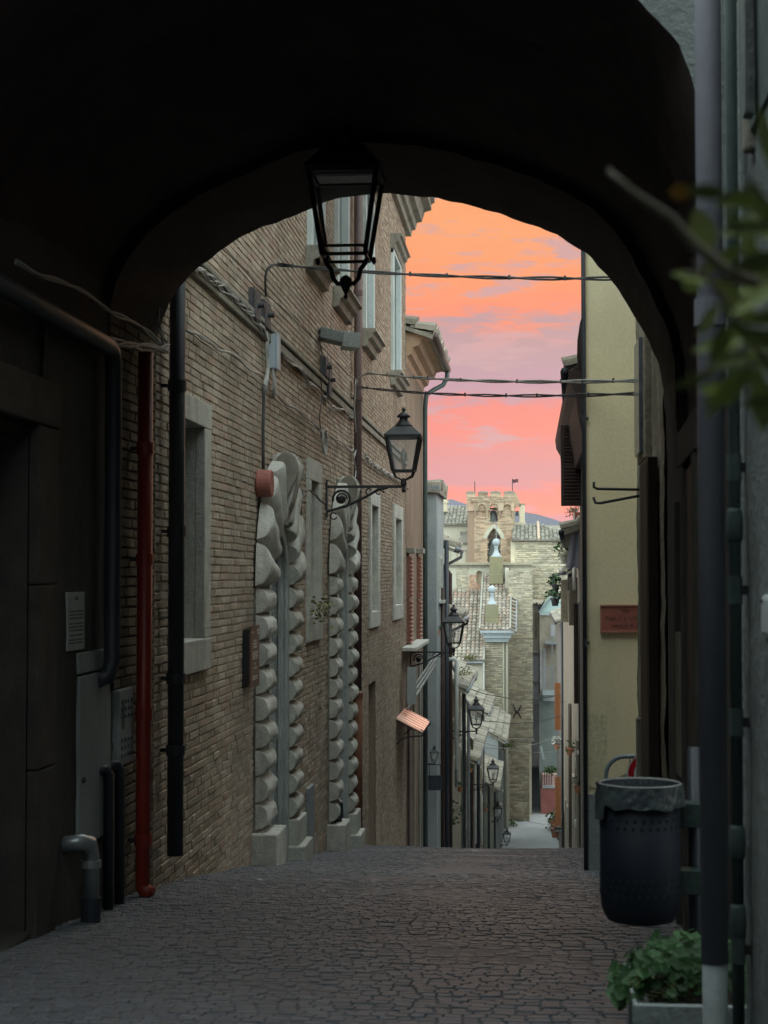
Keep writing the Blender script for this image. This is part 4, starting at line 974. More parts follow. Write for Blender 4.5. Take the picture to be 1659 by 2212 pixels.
# ================================================================== right side, near
def right_side():
    # near house on the right of the passage mouth
    nh = thing('near_house', 'grey rendered house wall at the right edge behind the pipes', 'building', (.56, 4, 0))
    b = MB(); b.grid(lambda u, v: (.56 + noise.noise((u * 20, v * 18, 9)) * .010, -3.5 + 7.95 * u, -.3 + 5.6 * v), 60, 50); b.build('wall', M_GREYPL, nh, smooth=True, fix=False)
    MB().box(.58, 6, -3.5, 4.45, -.3, 5.25).build('inner_core', M_GREYPL, nh)
    # tall recessed window frame high up
    ya, yb = atX(1659, 200, .56).y, atX(1626, 200, .56).y
    z0 = atX(1626, 330, .56).z
    MB().box(.535, .57, yb - .02, yb + .03, z0, 5.0).build('window_frame', M_STONED, nh, bevel=.01)
    MB().box(.55, .565, ya - .4, yb - .02, z0 + .05, 5.0).build('shutter', surf('green_grey_shutter', [(.10, .13, .12), (.14, .17, .16)], 5, .6, .1, 30), nh)
    MB().obox((.535, yb - .12, z0 + .6), (.006, .03, .55), (.012, .008, 0), (0, .03, 0)).build('shutter_leaf', M_GREYPL, nh)
    # white meter box
    a = atX(1648, 1375, .55); c = atX(1648, 1284, .55)
    mb = thing('meter_box', 'small white box fixed on the wall at the right edge', 'box', tuple(a))
    MB().box(.545, .57, a.y - .2, a.y, a.z, c.z).build('case', surf('box_white', [(.50, .52, .5), (.58, .6, .58)], 5, .5, .05, 30), mb, bevel=.012)
    MB().tube([(.545, a.y - .03, c.z - .015), (.541, a.y - .03, c.z - .015)], .005, 8).build('screw', M_IRON, mb)
    # pipes
    M_LILAC = surf('lilac_grey_pipe', [(.20, .20, .235), (.25, .25, .285)], 3, .55, .08, 30, fine=.08, stain=(.20, .18, .2), sstain=.4)
    M_GREENP = surf('green_grey_pipe', [(.075, .11, .105), (.12, .16, .15)], 4, .6, .15, 40, fine=.15)
    X1 = atY(1538, 1243, 4.3).x; r1 = 28.5 / 3600 * 4.3
    zt = atY(1538, 2078, 4.3).z
    vp = vpipe('grey_downpipe', 'wide lilac grey downpipe in front of the passage corner', 'downpipe', M_LILAC, X1, 4.3, zt, 4.9, r1, (atY(1538, 675, 4.3).z,))
    MB().tube([(X1, 4.3, G(4.3)), (X1, 4.3, zt + .02)], r1 * .93, 16).build('foot', surf('pale_pipe_foot', [(.24, .27, .28), (.31, .34, .34)], 4, .6, .1, 30, stain=(.2, .2, .18)), vp, smooth=True)
    X2 = atY(1588, 1243, 4.37).x; r2 = 13 / 3600 * 4.37
    cols = [atY(1588, v, 4.37).z for v in (1010, 1275, 1560, 2050)]
    vp2 = vpipe('green_pipe', 'thin greenish pipe beside the wide grey downpipe', 'pipe', M_GREENP, X2, 4.37, G(4.3), 4.9, r2, cols)
    for v in (1135, 1820, 1990):
        z = atY(1588, v, 4.37).z; MB().lathe([(r2, z - .045), (r2 * 1.3, z - .035), (r2 * 1.4, z), (r2 * 1.25, z + .035), (r2, z + .045)], (X2, 4.37, 0), 12).build('joint', M_GREENP, vp2, smooth=True)
    y = 4.47; MB().tube([(.575, y, -.05), (.575, y, 4.9)], .01, 8).build('conduit', M_CABLED, None, label='thin dark conduit in the corner beside the greenish pipe', cat='pipe')
    # post and litter bin
    Yb = 5.9; c = atY(1382, 1695, Yb); zb = atY(1382, 1992, Yb).z; rt_ = 88 / 3600 * Yb
    px_ = atY(1497, 1243, 6.0).x
    ps = MB().tube([(px_, 6.02, G(6)), (px_, 6.02, c.z + .12)], .022, 10).build('post', M_DARKP, None, smooth=True, label='thin dark post that carries the litter bin', cat='post')
    bn = thing('litter_bin', 'dark round litter bin with a grey bag liner over its rim', 'litter bin', (c.x, Yb, zb))
    M_BIN = surf('bin_metal', [(.005, .008, .014), (.010, .014, .022)], 5, .6, .08, 30, fine=.1, spec=.25)
    R1 = rt_ * 1.0
    H = c.z - zb
    prof = [(R1 * .50, zb), (R1 * .80, zb + .012), (R1 * .93, zb + .05), (R1 * .965, zb + .10), (R1 * .965, c.z)]
    MB().lathe(prof + [(R1 * .93, c.z), (R1 * .93, zb + .06), (R1 * .4, zb + .04)], (c.x, Yb, 0), 40, caps=False).build('drum', M_BIN, bn, smooth=True)
    MB().lathe([(.001, zb - .0), (R1 * .52, zb)], (c.x, Yb, 0), 24, caps=False).build('bottom', M_BIN, bn)
    b = MB()
    for row in (.11, .135, .16, H - .11, H - .135):
        for k in range(30):
            t = 2 * pi * k / 30 + (row * 20 % 2) * .1; q = Vector((c.x + R1 * .966 * cos(t), Yb + R1 * .966 * sin(t), zb + row)); n = Vector((cos(t), sin(t), 0)); tt = Vector((-sin(t), cos(t), 0))
            b.obox(q, n * .0015, tt * .005, Vector((0, 0, .005)))
    b.build('perforations', surf('hole_grey', [(.014, .018, .024), (.022, .026, .032)], 5, .8, 0, 10), bn, kind='stuff')
    MB().lathe([(R1 * .97, c.z - .008), (R1 * 1.0, c.z - .004), (R1 * 1.0, c.z + .006), (R1 * .97, c.z + .01), (R1 * .95, c.z + .004)], (c.x, Yb, 0), 40, caps=False).build('rim', surf('rim_grey', [(.18, .18, .17), (.24, .24, .23)], 5, .5), bn, smooth=True)
    # bag liner: folded over rim, creased
    def bag(u, v):
        t = 2 * pi * u; hang = .075 + .02 * noise.noise((cos(t) * 2, sin(t) * 2, 4)) + (.05 if abs(t - 3.5) < .25 else 0)
        rr = R1 * 1.03 + .006 * noise.noise((cos(t) * 6 + v * 3, sin(t) * 6, v * 5)) + .003 * sin(t * 23 + v * 9) + .006 * v
        return (c.x + rr * cos(t), Yb + rr * sin(t), c.z + .006 - hang * v)
    M_BAG = surf('bag_plastic', [(.045, .056, .06), (.075, .09, .09)], 12, .35, .35, 14, fine=.15, spec=.6)
    MB().grid(bag, 90, 8).build('bag_liner', M_BAG, bn, smooth=True, fix=False)
    MB().grid(lambda u, v: (c.x + (R1 * .93 - .004 * v) * cos(2 * pi * u), Yb + (R1 * .93 - .004 * v) * sin(2 * pi * u), c.z + .004 - .25 * v), 60, 6).build('bag_inside', M_BAG, bn, smooth=True, fix=False)
    for z in (zb + .09, zb + H * .68): MB().box(c.x + R1 * .9, px_ + .02, 5.93, 6.03, z, z + .085).build('bracket', surf('bracket_green', [(.03, .05, .045), (.045, .07, .06)], 5, .6), bn, bevel=.004)
    # planter
    Yp0, Yp1 = 4.62, 5.1; xa = atY(1378, 2170, Yp0).x; ztop = atY(1378, 2172, Yp0).z
    pr = thing('stone_planter', 'pale stone planter box under the litter bin', 'planter', (xa, Yp0, 0))
    b = MB(); x1 = .66; t = .035
    b.box(xa, x1, Yp0, Yp0 + t, G(5) - .02, ztop); b.box(xa, x1, Yp1 - t, Yp1, G(5) - .02, ztop); b.box(xa, xa + t, Yp0 + t + .001, Yp1 - t - .001, G(5) - .02, ztop); b.box(x1 - t, x1, Yp0 + t + .001, Yp1 - t - .001, G(5) - .02, ztop)
    M_PLANT = surf('planter_stone', [(.30, .33, .33), (.40, .43, .42)], 5, .85, .4, 50, stain=(.15, .17, .14))
    b.build('box', M_PLANT, pr, bevel=.006)
    b = MB(); b.box(xa - .012, x1 + .012, Yp0 - .012, Yp0 + .0, ztop - .05, ztop + .005); b.box(xa - .012, xa + .0, Yp0, Yp1, ztop - .05, ztop + .005); b.build('lip', M_PLANT, pr, bevel=.004)
    MB().box(xa + t, x1 - t, Yp0 + t, Yp1 - t, ztop - .08, ztop - .03).build('soil', surf('soil', [(.03, .025, .02), (.05, .04, .03)], 20, .95, .6, 50), pr)
    g = thing('geranium', 'leafy dark green geranium spilling out of the pale planter', 'plant', ((xa + x1) / 2, 4.86, ztop))
    def gleaf(b, p, n, s, rr):                        # rounded lobed leaf
        n = n.normalized(); u = n.orthogonal().normalized(); w = n.cross(u); k = 9
        ring = []
        for i in range(k):
            a = 2 * pi * i / k; r_ = s * (1 + .16 * cos(a * 5 + 1)) * (.55 if i == 0 else 1)
            ring.append(p + u * r_ * cos(a) + w * r_ * sin(a) + n * s * .22 * rr.uniform(.2, 1))
        b.add([p] + ring, [(0, i + 1, (i + 1) % k + 1) for i in range(k)])
    rr = random.Random(4); b = MB(); st = MB(); base = Vector(((xa + x1) / 2 + .02, 4.86, ztop - .02))
    for i in range(430):
        a = Vector((rr.uniform(-.27, .1), rr.uniform(-.2, .2), 0)); h = rr.uniform(.0, 1) ** .6 * .15 * (1 - (a.x / .33) ** 2 * .8)
        p = Vector((.50, 4.84, ztop)) + a + Vector((0, 0, h - .02 - (max(0, -a.x - .18)) * .5)); n = Vector((a.x * 2.0 + rr.uniform(-.4, .4), a.y * 2 - .45 + rr.uniform(-.4, .4), .45 + rr.uniform(-.2, .3)))
        gleaf(b, p, n, rr.uniform(.010, .024), rr)
        if i % 6 == 0: st.tube([(p.x * .4 + base.x * .6, p.y * .4 + base.y * .6, base.z), tuple(p)], .0022, 4)
    b.build('foliage', M_LEAFD, g, fix=False, kind='stuff'); st.build('stems', surf('stem', [(.12, .11, .05), (.18, .15, .08)], 5, .8, .1, 30), g)
    # long dead stems to the left
    b = MB()
    for k in range(7):
        q = Vector((.24 + rr.uniform(-.04, .1), 4.66 + rr.uniform(-.1, .2), ztop + rr.uniform(-.0, .08))); b.tube([Vector((.38, 4.76, ztop + .02)), (q + Vector((.38, 4.76, ztop))) / 2 + Vector((0, 0, .05)), q], [.003, .0025, .001], 5)
    b.build('trailing_stems', surf('stem', [(.12, .11, .05), (.18, .15, .08)], 5, .8), g)
    a = thing('striped_blade_plant', 'small plant with long pale striped blades at the bottom right', 'plant', (.46, 4.1, 0.05))
    b = MB()
    for k, (dx, dz, l) in enumerate(((-.13, .25, 1), (-.02, .3, 1), (.05, .28, 1), (.09, .2, 1), (-.16, .12, 1))):
        p0 = Vector((.47, 4.12, .18)); p2 = p0 + Vector((dx, -.04, dz)); p1 = (p0 + p2) / 2 + Vector((0, 0, .05)); w = .009
        pts = [p0, p1, p2]; 
        for s0, s1, w0, w1 in ((p0, p1, w, w), (p1, p2, w, .001)): b.quad(s0 - Vector((w0, 0, 0)), s0 + Vector((w0, 0, 0)), s1 + Vector((w1, 0, 0)), s1 - Vector((w1, 0, 0)))
    b.build('blades', surf('blade_green', [(.14, .2, .15), (.25, .3, .24)], 5, .6), a, fix=False)
    # out-of-focus olive-like branch close to the camera
    br = thing('foreground_branch', 'blurred leafy branch reaching in from the right edge, close by', 'branch', (.24, 1.25, 1.8))
    Yq = 1.25
    def q(px, py, dy=0): return atY(px, py, Yq + dy)
    b = MB()
    b.tube([q(1312, 368), q(1360, 410), (q(1410, 445)), q(1450, 470), q(1500, 530), q(1580, 590), q(1700, 640)], [.0022, .0026, .0032, .0036, .004, .0045, .005], 8)
    b.tube([q(1500, 560), q(1560, 640), q(1640, 760), q(1720, 860)], [.002, .0025, .003, .003], 6)
    b.tube([q(1480, 820), q(1560, 785), q(1640, 720), q(1720, 700)], [.0012, .0015, .002, .002], 6)
    b.tube([q(1480, 590), q(1540, 600), q(1640, 620)], .0018, 6)
    b.build('twig', surf('twig', [(.34, .29, .24), (.42, .36, .3)], 8, .8, .2, 40), br, smooth=True)
    M_FG = surf('fresh_leaf', [(.38, .46, .13), (.55, .62, .26)], 12, .5, .1, 40, fine=.1)
    M_FO = surf('orange_leaf', [(.7, .34, .06), (.8, .45, .1)], 12, .5, .1, 40, fine=.1)
    def lf(px, py, ang, l, w, mat=M_FG, dy=0.0, tilt=.4):
        c_ = q(px, py, dy); k = Yq / 3600.0; L_ = l * k; W_ = w * k
        ax = Vector((cos(ang), tilt * .3, -sin(ang))); bx = Vector((sin(ang), tilt, cos(ang))).normalized(); nn = ax.cross(bx)
        pts = [c_ - ax * L_ / 2]
        up = [c_ + ax * L_ * (t - .5) + bx * W_ / 2 * sin(pi * t) ** .8 + nn * W_ * .1 for t in (.2, .4, .6, .8)]; dn = [c_ + ax * L_ * (t - .5) - bx * W_ / 2 * sin(pi * t) ** .8 + nn * W_ * .1 for t in (.2, .4, .6, .8)]
        m = [c_ + ax * L_ * (t - .5) for t in (.2, .4, .6, .8)]; tip = c_ + ax * L_ / 2
        vs = pts + up + m + dn + [tip]
        fs = [(0, 1, 5), (0, 5, 9)] + [(1 + i, 2 + i, 6 + i, 5 + i) for i in range(3)] + [(5 + i, 6 + i, 10 + i, 9 + i) for i in range(3)] + [(4, 13, 8), (8, 13, 12)]
        MB().add(vs, fs).build('leaf', mat, br, smooth=True, fix=False)
    rl_ = random.Random(12)
    for k in range(26): lf(rl_.uniform(1530, 1700), rl_.uniform(380, 900), rl_.uniform(-1.2, 1.6), rl_.uniform(80, 150), rl_.uniform(26, 44), dy=rl_.uniform(-.12, .1), tilt=rl_.uniform(-.6, .7))
    for a_ in ((1525, 415, .1, 80, 34), (1470, 415, 0.1, 55, 40, M_FO), (1520, 500, 1.3, 120, 60), (1640, 580, 1.1, 130, 60), (1500, 600, .15, 110, 32), (1560, 560, -.5, 130, 36), (1600, 500, .9, 110, 34), (1495, 612, 1.2, 50, 44),
              (1610, 680, .4, 120, 34), (1640, 440, 1.2, 120, 34), (1560, 740, -.3, 140, 30), (1640, 860, 1.45, 170, 50), (1640, 640, -.6, 150, 40), (1655, 300, 1.4, 150, 30), (1650, 290, .2, 30, 26, M_FO), (1500, 820, -.35, 110, 22), (1600, 770, .1, 120, 26), (1655, 780, .9, 140, 34), (1580, 640, .9, 120, 30), (1530, 690, -1.0, 90, 28)):
        lf(*a_, dy=R.uniform(-.08, .08), tilt=R.uniform(-.5, .6))
    # wall beyond the passage mouth on the right, then the yellow house
    rh = thing('weathered_house', 'narrow weathered old house wall between passage mouth and yellow house', 'building', (.92, 12.4, 0))
    M_WTH = surf('weathered_render', [(.22, .20, .155), (.40, .36, .28)], 2.5, .9, .9, 16, fine=.3, stain=(.05, .045, .04), sstain=.8)
    def edge(z): return .88 + noise.noise((z * 2.3, 0, 0)) * .012 + noise.noise((z * 9, 2, 0)) * .008
    b = MB(); b.grid(lambda u, v: (edge(-1.2 + 8 * v) + .02 * u * 0 + noise.noise((u * 9, v * 30, 5)) * .012, 11.02 + 2.78 * u, -1.2 + 8 * v), 16, 110)
    b.grid(lambda u, v: (edge(-1.2 + 8 * v) + 3 * u, 13.8, -1.2 + 8 * v), 2, 110)
    b.build('wall', M_WTH, rh, smooth=True, fix=False)
    MB().box(1.0, 4, 11.02, 13.75, -1.2, 6.7).build('inner_core', M_WTH, rh)
    MB().box(.83, .9, 12.1, 12.95, zY(1000, 12.6), zY(730, 12.6)).build('window_surround', M_WTH, rh, bevel=.01)
    MB().box(.80, .86, 12.25, 12.8, zY(985, 12.6), zY(745, 12.6)).build('window_pane', surf('cold_pane', [(.12, .14, .16), (.18, .2, .22)], 5, .2, 0, 10), rh)
    sdoor = MB().box(.80, .87, 11.4, 12.2, -.7, zY(1000, 12.0)).build('tall_shutter', M_SHUT, rh, bevel=.01)
    for k in range(4): MB().box(.795, .80, 11.45 + k * .19, 11.61 + k * .19, -.65, zY(1010, 12.0)).build('board', M_WOOD, sdoor, bevel=.003)
    MB().box(.81, .88, 12.9, 13.0, -.8, zY(1550, 12.9)).build('gatepost', M_STONED, rh, bevel=.01)
    # two iron hooks on that wall
    for k, pts in enumerate((((1396, 1058), (1290, 1056), (1283, 1052), (1283, 1041)), ((1396, 1069), (1296, 1087), (1286, 1086), (1282, 1074)))):
        P_ = [atY(a_, b2, 13.2) for a_, b2 in pts]; P_[0].x = .9
        MB().tube(P_, .011, 8).build('iron_hook', M_IRON, None, smooth=True, label='upper straight black iron hook over the yellow wall' if k == 0 else 'lower slanting black iron hook over the yellow wall', cat='hook')
    # yellow house
    yh = thing('yellow_house', 'tall yellow rendered house whose corner stands into the street', 'building', (.53, 15, G(15)))
    xc = atY(1268, 1243, 15).x
    lean = lambda z: xc + .004 * z
    b = MB(); b.grid(lambda u, v: (xc + 4.5 * u, 15 + noise.noise((u * 20, v * 16, 2)) * .006, -1.4 + 9.8 * v), 40, 50)
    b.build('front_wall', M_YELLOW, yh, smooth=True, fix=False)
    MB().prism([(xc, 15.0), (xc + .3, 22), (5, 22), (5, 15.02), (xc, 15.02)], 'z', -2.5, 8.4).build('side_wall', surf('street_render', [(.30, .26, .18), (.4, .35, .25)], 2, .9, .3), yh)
    MB().prism([(xc - .4, 14.7), (xc - .1, 22), (5, 22), (5, 14.7)], 'z', 8.4, 8.55).build('eaves', M_TILE, yh)
    # flaking strip at the corner foot, small iron bits
    MB().grid(lambda u, v: (xc + .0 + .17 * u, 14.992 + .003 * noise.noise((u * 8, v * 8, 1)), zY(1700, 15) + .65 * v), 6, 16).build('corner_patch', surf('pale_patch', [(.62, .56, .36), (.68, .62, .42)], 4, .9, .3), yh, fix=False)
    MB().box(xc + .0, xc + .14, 14.95, 15.0, -1.3, zY(1712, 15)).build('corner_base', surf('blue_grey_base', [(.20, .23, .23), (.28, .3, .3)], 4, .8, .3), yh, bevel=.01)
    MB().grid(lambda u, v: (xc + .2 + .55 * u, 14.991 - .004 * noise.noise((u * 5, v * 5, 7)), -1.2 + .95 * v + .1 * sin(u * 5)), 12, 12).build('scuffed_base_render', surf('scuffed_render', [(.34, .33, .24), (.46, .43, .32)], 7, .9, .6, 30, stain=(.2, .2, .16), sstain=.8), yh, fix=False)
    vpipe('corner_downpipe', 'dark downpipe running down the corner of the yellow house', 'downpipe', M_DARKP, xc - .022, 14.96, G(15), 8.3, .02, (1.0, 3.0, 5.0))
    # red street-name plaque
    p0 = atY(1297, 1366, 14.97); p1 = atY(1400, 1307, 14.97)
    sp = thing('street_name_plaque', 'dull red street name plaque on the yellow wall', 'street sign', (p0.x, 14.97, p0.z))
    M_RP = surf('plaque_red', [(.30, .10, .075), (.35, .125, .09)], 4, .8, .2, 40, fine=.1)
    MB().box(p0.x, p1.x, 14.965, 14.995, p0.z, p1.z).build('slab', M_RP, sp)
    b = MB(); b.box(p0.x - .003, p1.x, 14.955, 14.964, p1.z - .012, p1.z + .002); b.box(p0.x - .003, p1.x, 14.95, 14.964, p0.z - .002, p0.z + .018); b.box(p0.x - .003, p0.x + .01, 14.957, 14.964, p0.z, p1.z); b.build('border', surf('plaque_edge', [(.38, .17, .12), (.45, .22, .16)], 4, .8), sp)
    for k, (s, body, zf) in enumerate(((.055, 'Via', .74),)):
        cu = bpy.data.curves.new('lettering', 'FONT'); cu.body = body; cu.size = s; cu.extrude = .001; cu.align_x = 'CENTER'
        tmp = bpy.data.objects.new('tmp', cu); COL.objects.link(tmp); dg = bpy.context.evaluated_depsgraph_get(); dg.update()
        me = bpy.data.meshes.new_from_object(tmp.evaluated_get(dg)); bpy.data.objects.remove(tmp)
        o = bpy.data.objects.new('lettering', me); COL.objects.link(o); me.materials.clear(); me.materials.append(surf('engraved', [(.14, .05, .045), (.17, .07, .06)], 5, .8, 0, 10, fine=0))
        o.parent = sp; o.location = ((p1.x - p0.x) * .52, -.008, (p1.z - p0.z) * zf); o.rotation_euler = (pi / 2, 0, 0)
    for zf, h_, xa2, xb2, sd in ((.44, .034, .12, .92, 5), (.17, .03, .25, .85, 6)):   # worn lines, too faint to read
        rr2 = random.Random(sd); x = p0.x + (p1.x - p0.x) * xa2; b = MB(); zz0 = p0.z + (p1.z - p0.z) * zf
        while x < p0.x + (p1.x - p0.x) * xb2:
            w = rr2.uniform(.5, .8) * h_
            if rr2.random() > .12:
                b.box(x, x + w * .25, 14.9625, 14.9655, zz0, zz0 + h_); b.box(x + w * .25, x + w * .75, 14.9625, 14.9655, zz0 + h_ * rr2.choice((0, .4, .8)), zz0 + h_ * rr2.choice((.15, .55, .95)) + .004)
            x += w
        b.build('worn_lettering', MATS['engraved'], sp, kind='stuff')
    # barrier and round sign behind the wall corner
    Yk = 14.35
    bar = thing('crowd_barrier', 'grey tube crowd barrier standing by the yellow wall', 'barrier', (atY(1306, 1243, Yk).x, Yk, G(Yk)))
    xa_ = atY(1307, 1243, Yk).x; zt_ = atY(1340, 1634, Yk).z; zg = G(Yk)
    MB().tube([(xa_, Yk, zg + .02), (xa_, Yk, zt_ - .16)] + [(xa_ + .16 - .16 * cos(t), Yk, zt_ - .16 + .16 * sin(t)) for t in [pi / 2 * i / 6 for i in range(1, 7)]] + [(xa_ + 1.2, Yk, zt_ + .02)], .019, 10).build('frame_tube', surf('barrier_grey', [(.2, .25, .27), (.27, .32, .34)], 5, .5, .1, 40), bar, smooth=True)
    for k in range(8): MB().tube([(xa_ + .2 + .12 * k, Yk, zg + .2), (xa_ + .2 + .12 * k, Yk, zt_)], .006, 6).build('rail', surf('barrier_rail', [(.3, .32, .26), (.36, .38, .32)], 5, .5), bar)
    MB().bar((xa_, Yk, zg + .2), (xa_ + 1.2, Yk, zg + .2), .03).build('bottom_rail', MATS['barrier_grey'], bar)
    sg = atY(1402, 1672, Yk - .06); sn = thing('round_sign', 'round red ringed no-entry sign hung on the barrier', 'traffic sign', (sg.x, Yk - .06, sg.z))
    rs = .185
    MB().tube([(sg.x, Yk - .06, sg.z), (sg.x, Yk - .05, sg.z)], rs, 40).build('plate', surf('sign_red', [(.50, .012, .018), (.55, .02, .025)], 4, .4, 0, 10, fine=.03), sn)
    MB().tube([(sg.x, Yk - .064, sg.z), (sg.x, Yk - .0605, sg.z)], rs * .68, 36).build('white_disc', surf('sign_white', [(.62, .66, .70), (.68, .72, .75)], 4, .4, 0, 10, fine=.03), sn)
    b = MB()
    b.v = []; k = 40
    for i in range(k):
        t = 2 * pi * i / k; b.v += [(sg.x + rs * 1.0 * cos(t), Yk - .0655, sg.z + rs * sin(t)), (sg.x + rs * .94 * cos(t), Yk - .0655, sg.z + rs * .94 * sin(t))]
    b.f = [(2 * i, 2 * i + 1, (2 * i + 3) % (2 * k), (2 * i + 2) % (2 * k)) for i in range(k)]
    b.build('white_rim', MATS['sign_white'], sn, fix=False)
right_side()

# ================================================================== unseen cover added behind and above the camera to hold back sky light
def behind():
    b = thing('rear_light_block', 'unseen block added behind the viewer to hold back sky light', 'building', (0, -2, 0))
    MB().box(-7, .78, -4.2, .5, 3.9, 5.4).build('sky_block', M_PLAST, b)
    MB().box(-7, 4, -4.6, -4.2, -.5, 5.4).build('end_wall', M_PLAST, b)
    h = thing('left_house', 'unseen wall block added left of the lane to hold back sky light', 'building', (-2.6, 2, 0))
    MB().box(-7, WX - .02, -4.2, 6.08, 2.4, 5.4).build('upper_wall', M_PLAST, h)  # added out of view as an occluder on the left
behind()
# ================================================================== tiles
def tile_mesh_v():
    vs = []
    for v, rad, h, lift in ((0.0, .47, .36, .13), (1.18, .38, .30, .0)):
        for i in range(6):
            a = pi * i / 5; vs.append((-cos(a) * rad, v, sin(a) * h + lift))
    vs += [(-.47, 0, -.02), (.47, 0, -.02)]
    fs = [(i, i + 1, i + 7, i + 6) for i in range(5)] + [(0, 12, 13, 5, 4, 3, 2, 1)]
    return vs, fs
TV, TF = tile_mesh_v()
TILE_ME = {}
def tile_roof(parent, O, ea, eu, La, Lu, sp=.24, rl=.33, mat=None, singles=0, seed=1, name='roof', skip=None, pan=None, hs=1.0):
    mat = mat or M_TILE; O, ea, eu = Vector(O), Vector(ea).normalized(), Vector(eu).normalized(); n = ea.cross(eu).normalized()
    if n.z < 0: n = -n
    rr = random.Random(seed)
    b = MB(); t = .08; b.obox(O + ea * La / 2 + eu * Lu / 2 - n * (t / 2 + .012), ea * La / 2, eu * Lu / 2, n * t / 2)
    rf = b.build(name, pan or M_MORTAR, parent)
    nc, nr = max(1, round(La / sp)), max(1, round(Lu / rl)); sp = La / nc; rl = Lu / nr; big = MB(); cnt = 0
    if mat.name not in TILE_ME:
        q = MB(); q.v = list(TV); q.f = list(TF); TILE_ME[mat.name] = q.mesh('tile', mat)
    for c in range(nc):
        for r in range(nr):
            P = O + ea * sp * (c + .5 + rr.uniform(-.05, .05)) + eu * rl * (r + rr.uniform(-.05, .06)); wob = rr.uniform(-.05, .05)
            if skip and skip(P): continue
            a2 = (ea + eu * wob).normalized(); u2 = (eu - ea * wob).normalized(); s = rr.uniform(.93, 1.05)
            if cnt < singles:
                o = bpy.data.objects.new('tile', TILE_ME[mat.name]); COL.objects.link(o)
                M = Matrix((a2 * sp * s, u2 * rl, n * sp * s)).transposed().to_4x4(); M.translation = P
                o.parent = parent; o.matrix_parent_inverse = Matrix.Translation(-parent.location); o.matrix_basis = M; cnt += 1
            else:
                k = len(big.v); big.v.extend([tuple(P + a2 * x * sp * s + u2 * y * rl + n * z * sp * s * hs) for x, y, z in TV]); big.f.extend([tuple(k + i for i in f) for f in TF])
    if big.v: big.build('tile_field', mat, rf, kind='stuff', fix=False)
    return rf

# ================================================================== left side houses down the hill
def wallmat(name, c1, c2, st=(.16, .14, .11)):
    return surf(name, [c1, c2], 1.4, .92, .35, 30, fine=.15, stain=st, sstain=.65)
def shutter(parent, X, y, z0, h, w, mat, out=.05, name='shutter', n=None, side=1):
    """louvred shutter folded flat on a street wall"""
    b = MB().box(min(X, X + side * out), max(X, X + side * out), y, y + w, z0, z0 + h).build(name, mat, parent)
    l = MB(); n = n or max(4, int(h / .09))
    for i in range(n):
        z = z0 + .04 + (h - .08) * (i + .5) / n; a = X + side * (out + .001); l.obox((a + side * .008, y + w / 2, z), (.012, 0, .006), (0, w / 2 - .03, 0), (0, 0, .008))
    l.build('louvres', mat, b, kind='stuff'); return b
def street_window(parent, X, y, z0, h, w, fm, pm, sm=None, side=1):
    o = MB().box(min(X, X + side * .01), max(X, X + side * .01), y, y + w, z0, z0 + h).build('window', pm, parent)
    b = MB(); t = .09; s0, s1 = (X, X + side * .05) if side > 0 else (X - .05, X)
    b.box(s0, s1, y - t, y, z0, z0 + h); b.box(s0, s1, y + w, y + w + t, z0, z0 + h); b.box(s0, s1, y - t, y + w + t, z0 + h, z0 + h + t)
    b.build('frame', fm, o)
    MB().box(min(X, X + side * .12), max(X, X + side * .12), y - .15, y + w + .15, z0 - .08, z0).build('sill', M_STONE, o, bevel=.005)
    if sm:
        shutter(parent, X + side * .0, y - t - w * .5, z0, h, w * .48, sm, side=side); shutter(parent, X, y + w + t, z0, h, w * .48, sm, side=side)
    return o
M_PANE = surf('dark_pane', [(.03, .035, .04), (.05, .055, .06)], 5, .12, 0, 10, spec=.5)
M_LATT = surf('red_lattice', [(.24, .10, .07), (.30, .14, .10)], 9, .8, .4, 60)
M_BRWN = surf('brown_louvre', [(.16, .13, .09), (.21, .175, .125)], 6, .7, .2, 40)
M_ORNG = surf('orange_louvre', [(.32, .12, .05), (.40, .17, .07)], 6, .7, .2, 40)
M_LEAD = surf('grey_gutter', [(.22, .25, .27), (.3, .33, .35)], 6, .5, .1, 40, metal=.3)
PLM = {
 'orange': wallmat('orange_render', (.22, .155, .115), (.30, .22, .16)), 'white': wallmat('white_render', (.30, .33, .335), (.38, .41, .41), (.19, .20, .20)),
 'beige': wallmat('beige_render', (.27, .235, .185), (.36, .32, .25)), 'stone': wallmat('stone_wall', (.26, .245, .205), (.37, .345, .29)),
 'greyb': wallmat('grey_brown_render', (.19, .18, .165), (.28, .26, .235)), 'green': wallmat('green_grey_render', (.25, .28, .24), (.33, .36, .31))}
M_RTILE = surf('grey_mossy_tile', [(.26, .24, .20), (.36, .34, .28)], 1.4, .95, .6, 20, island=.35, islcols=[(.34, .31, .26), (.26, .23, .18), (.40, .37, .31), (.30, .25, .19), (.22, .21, .18)], stain=(.15, .15, .12), sstain=.6)
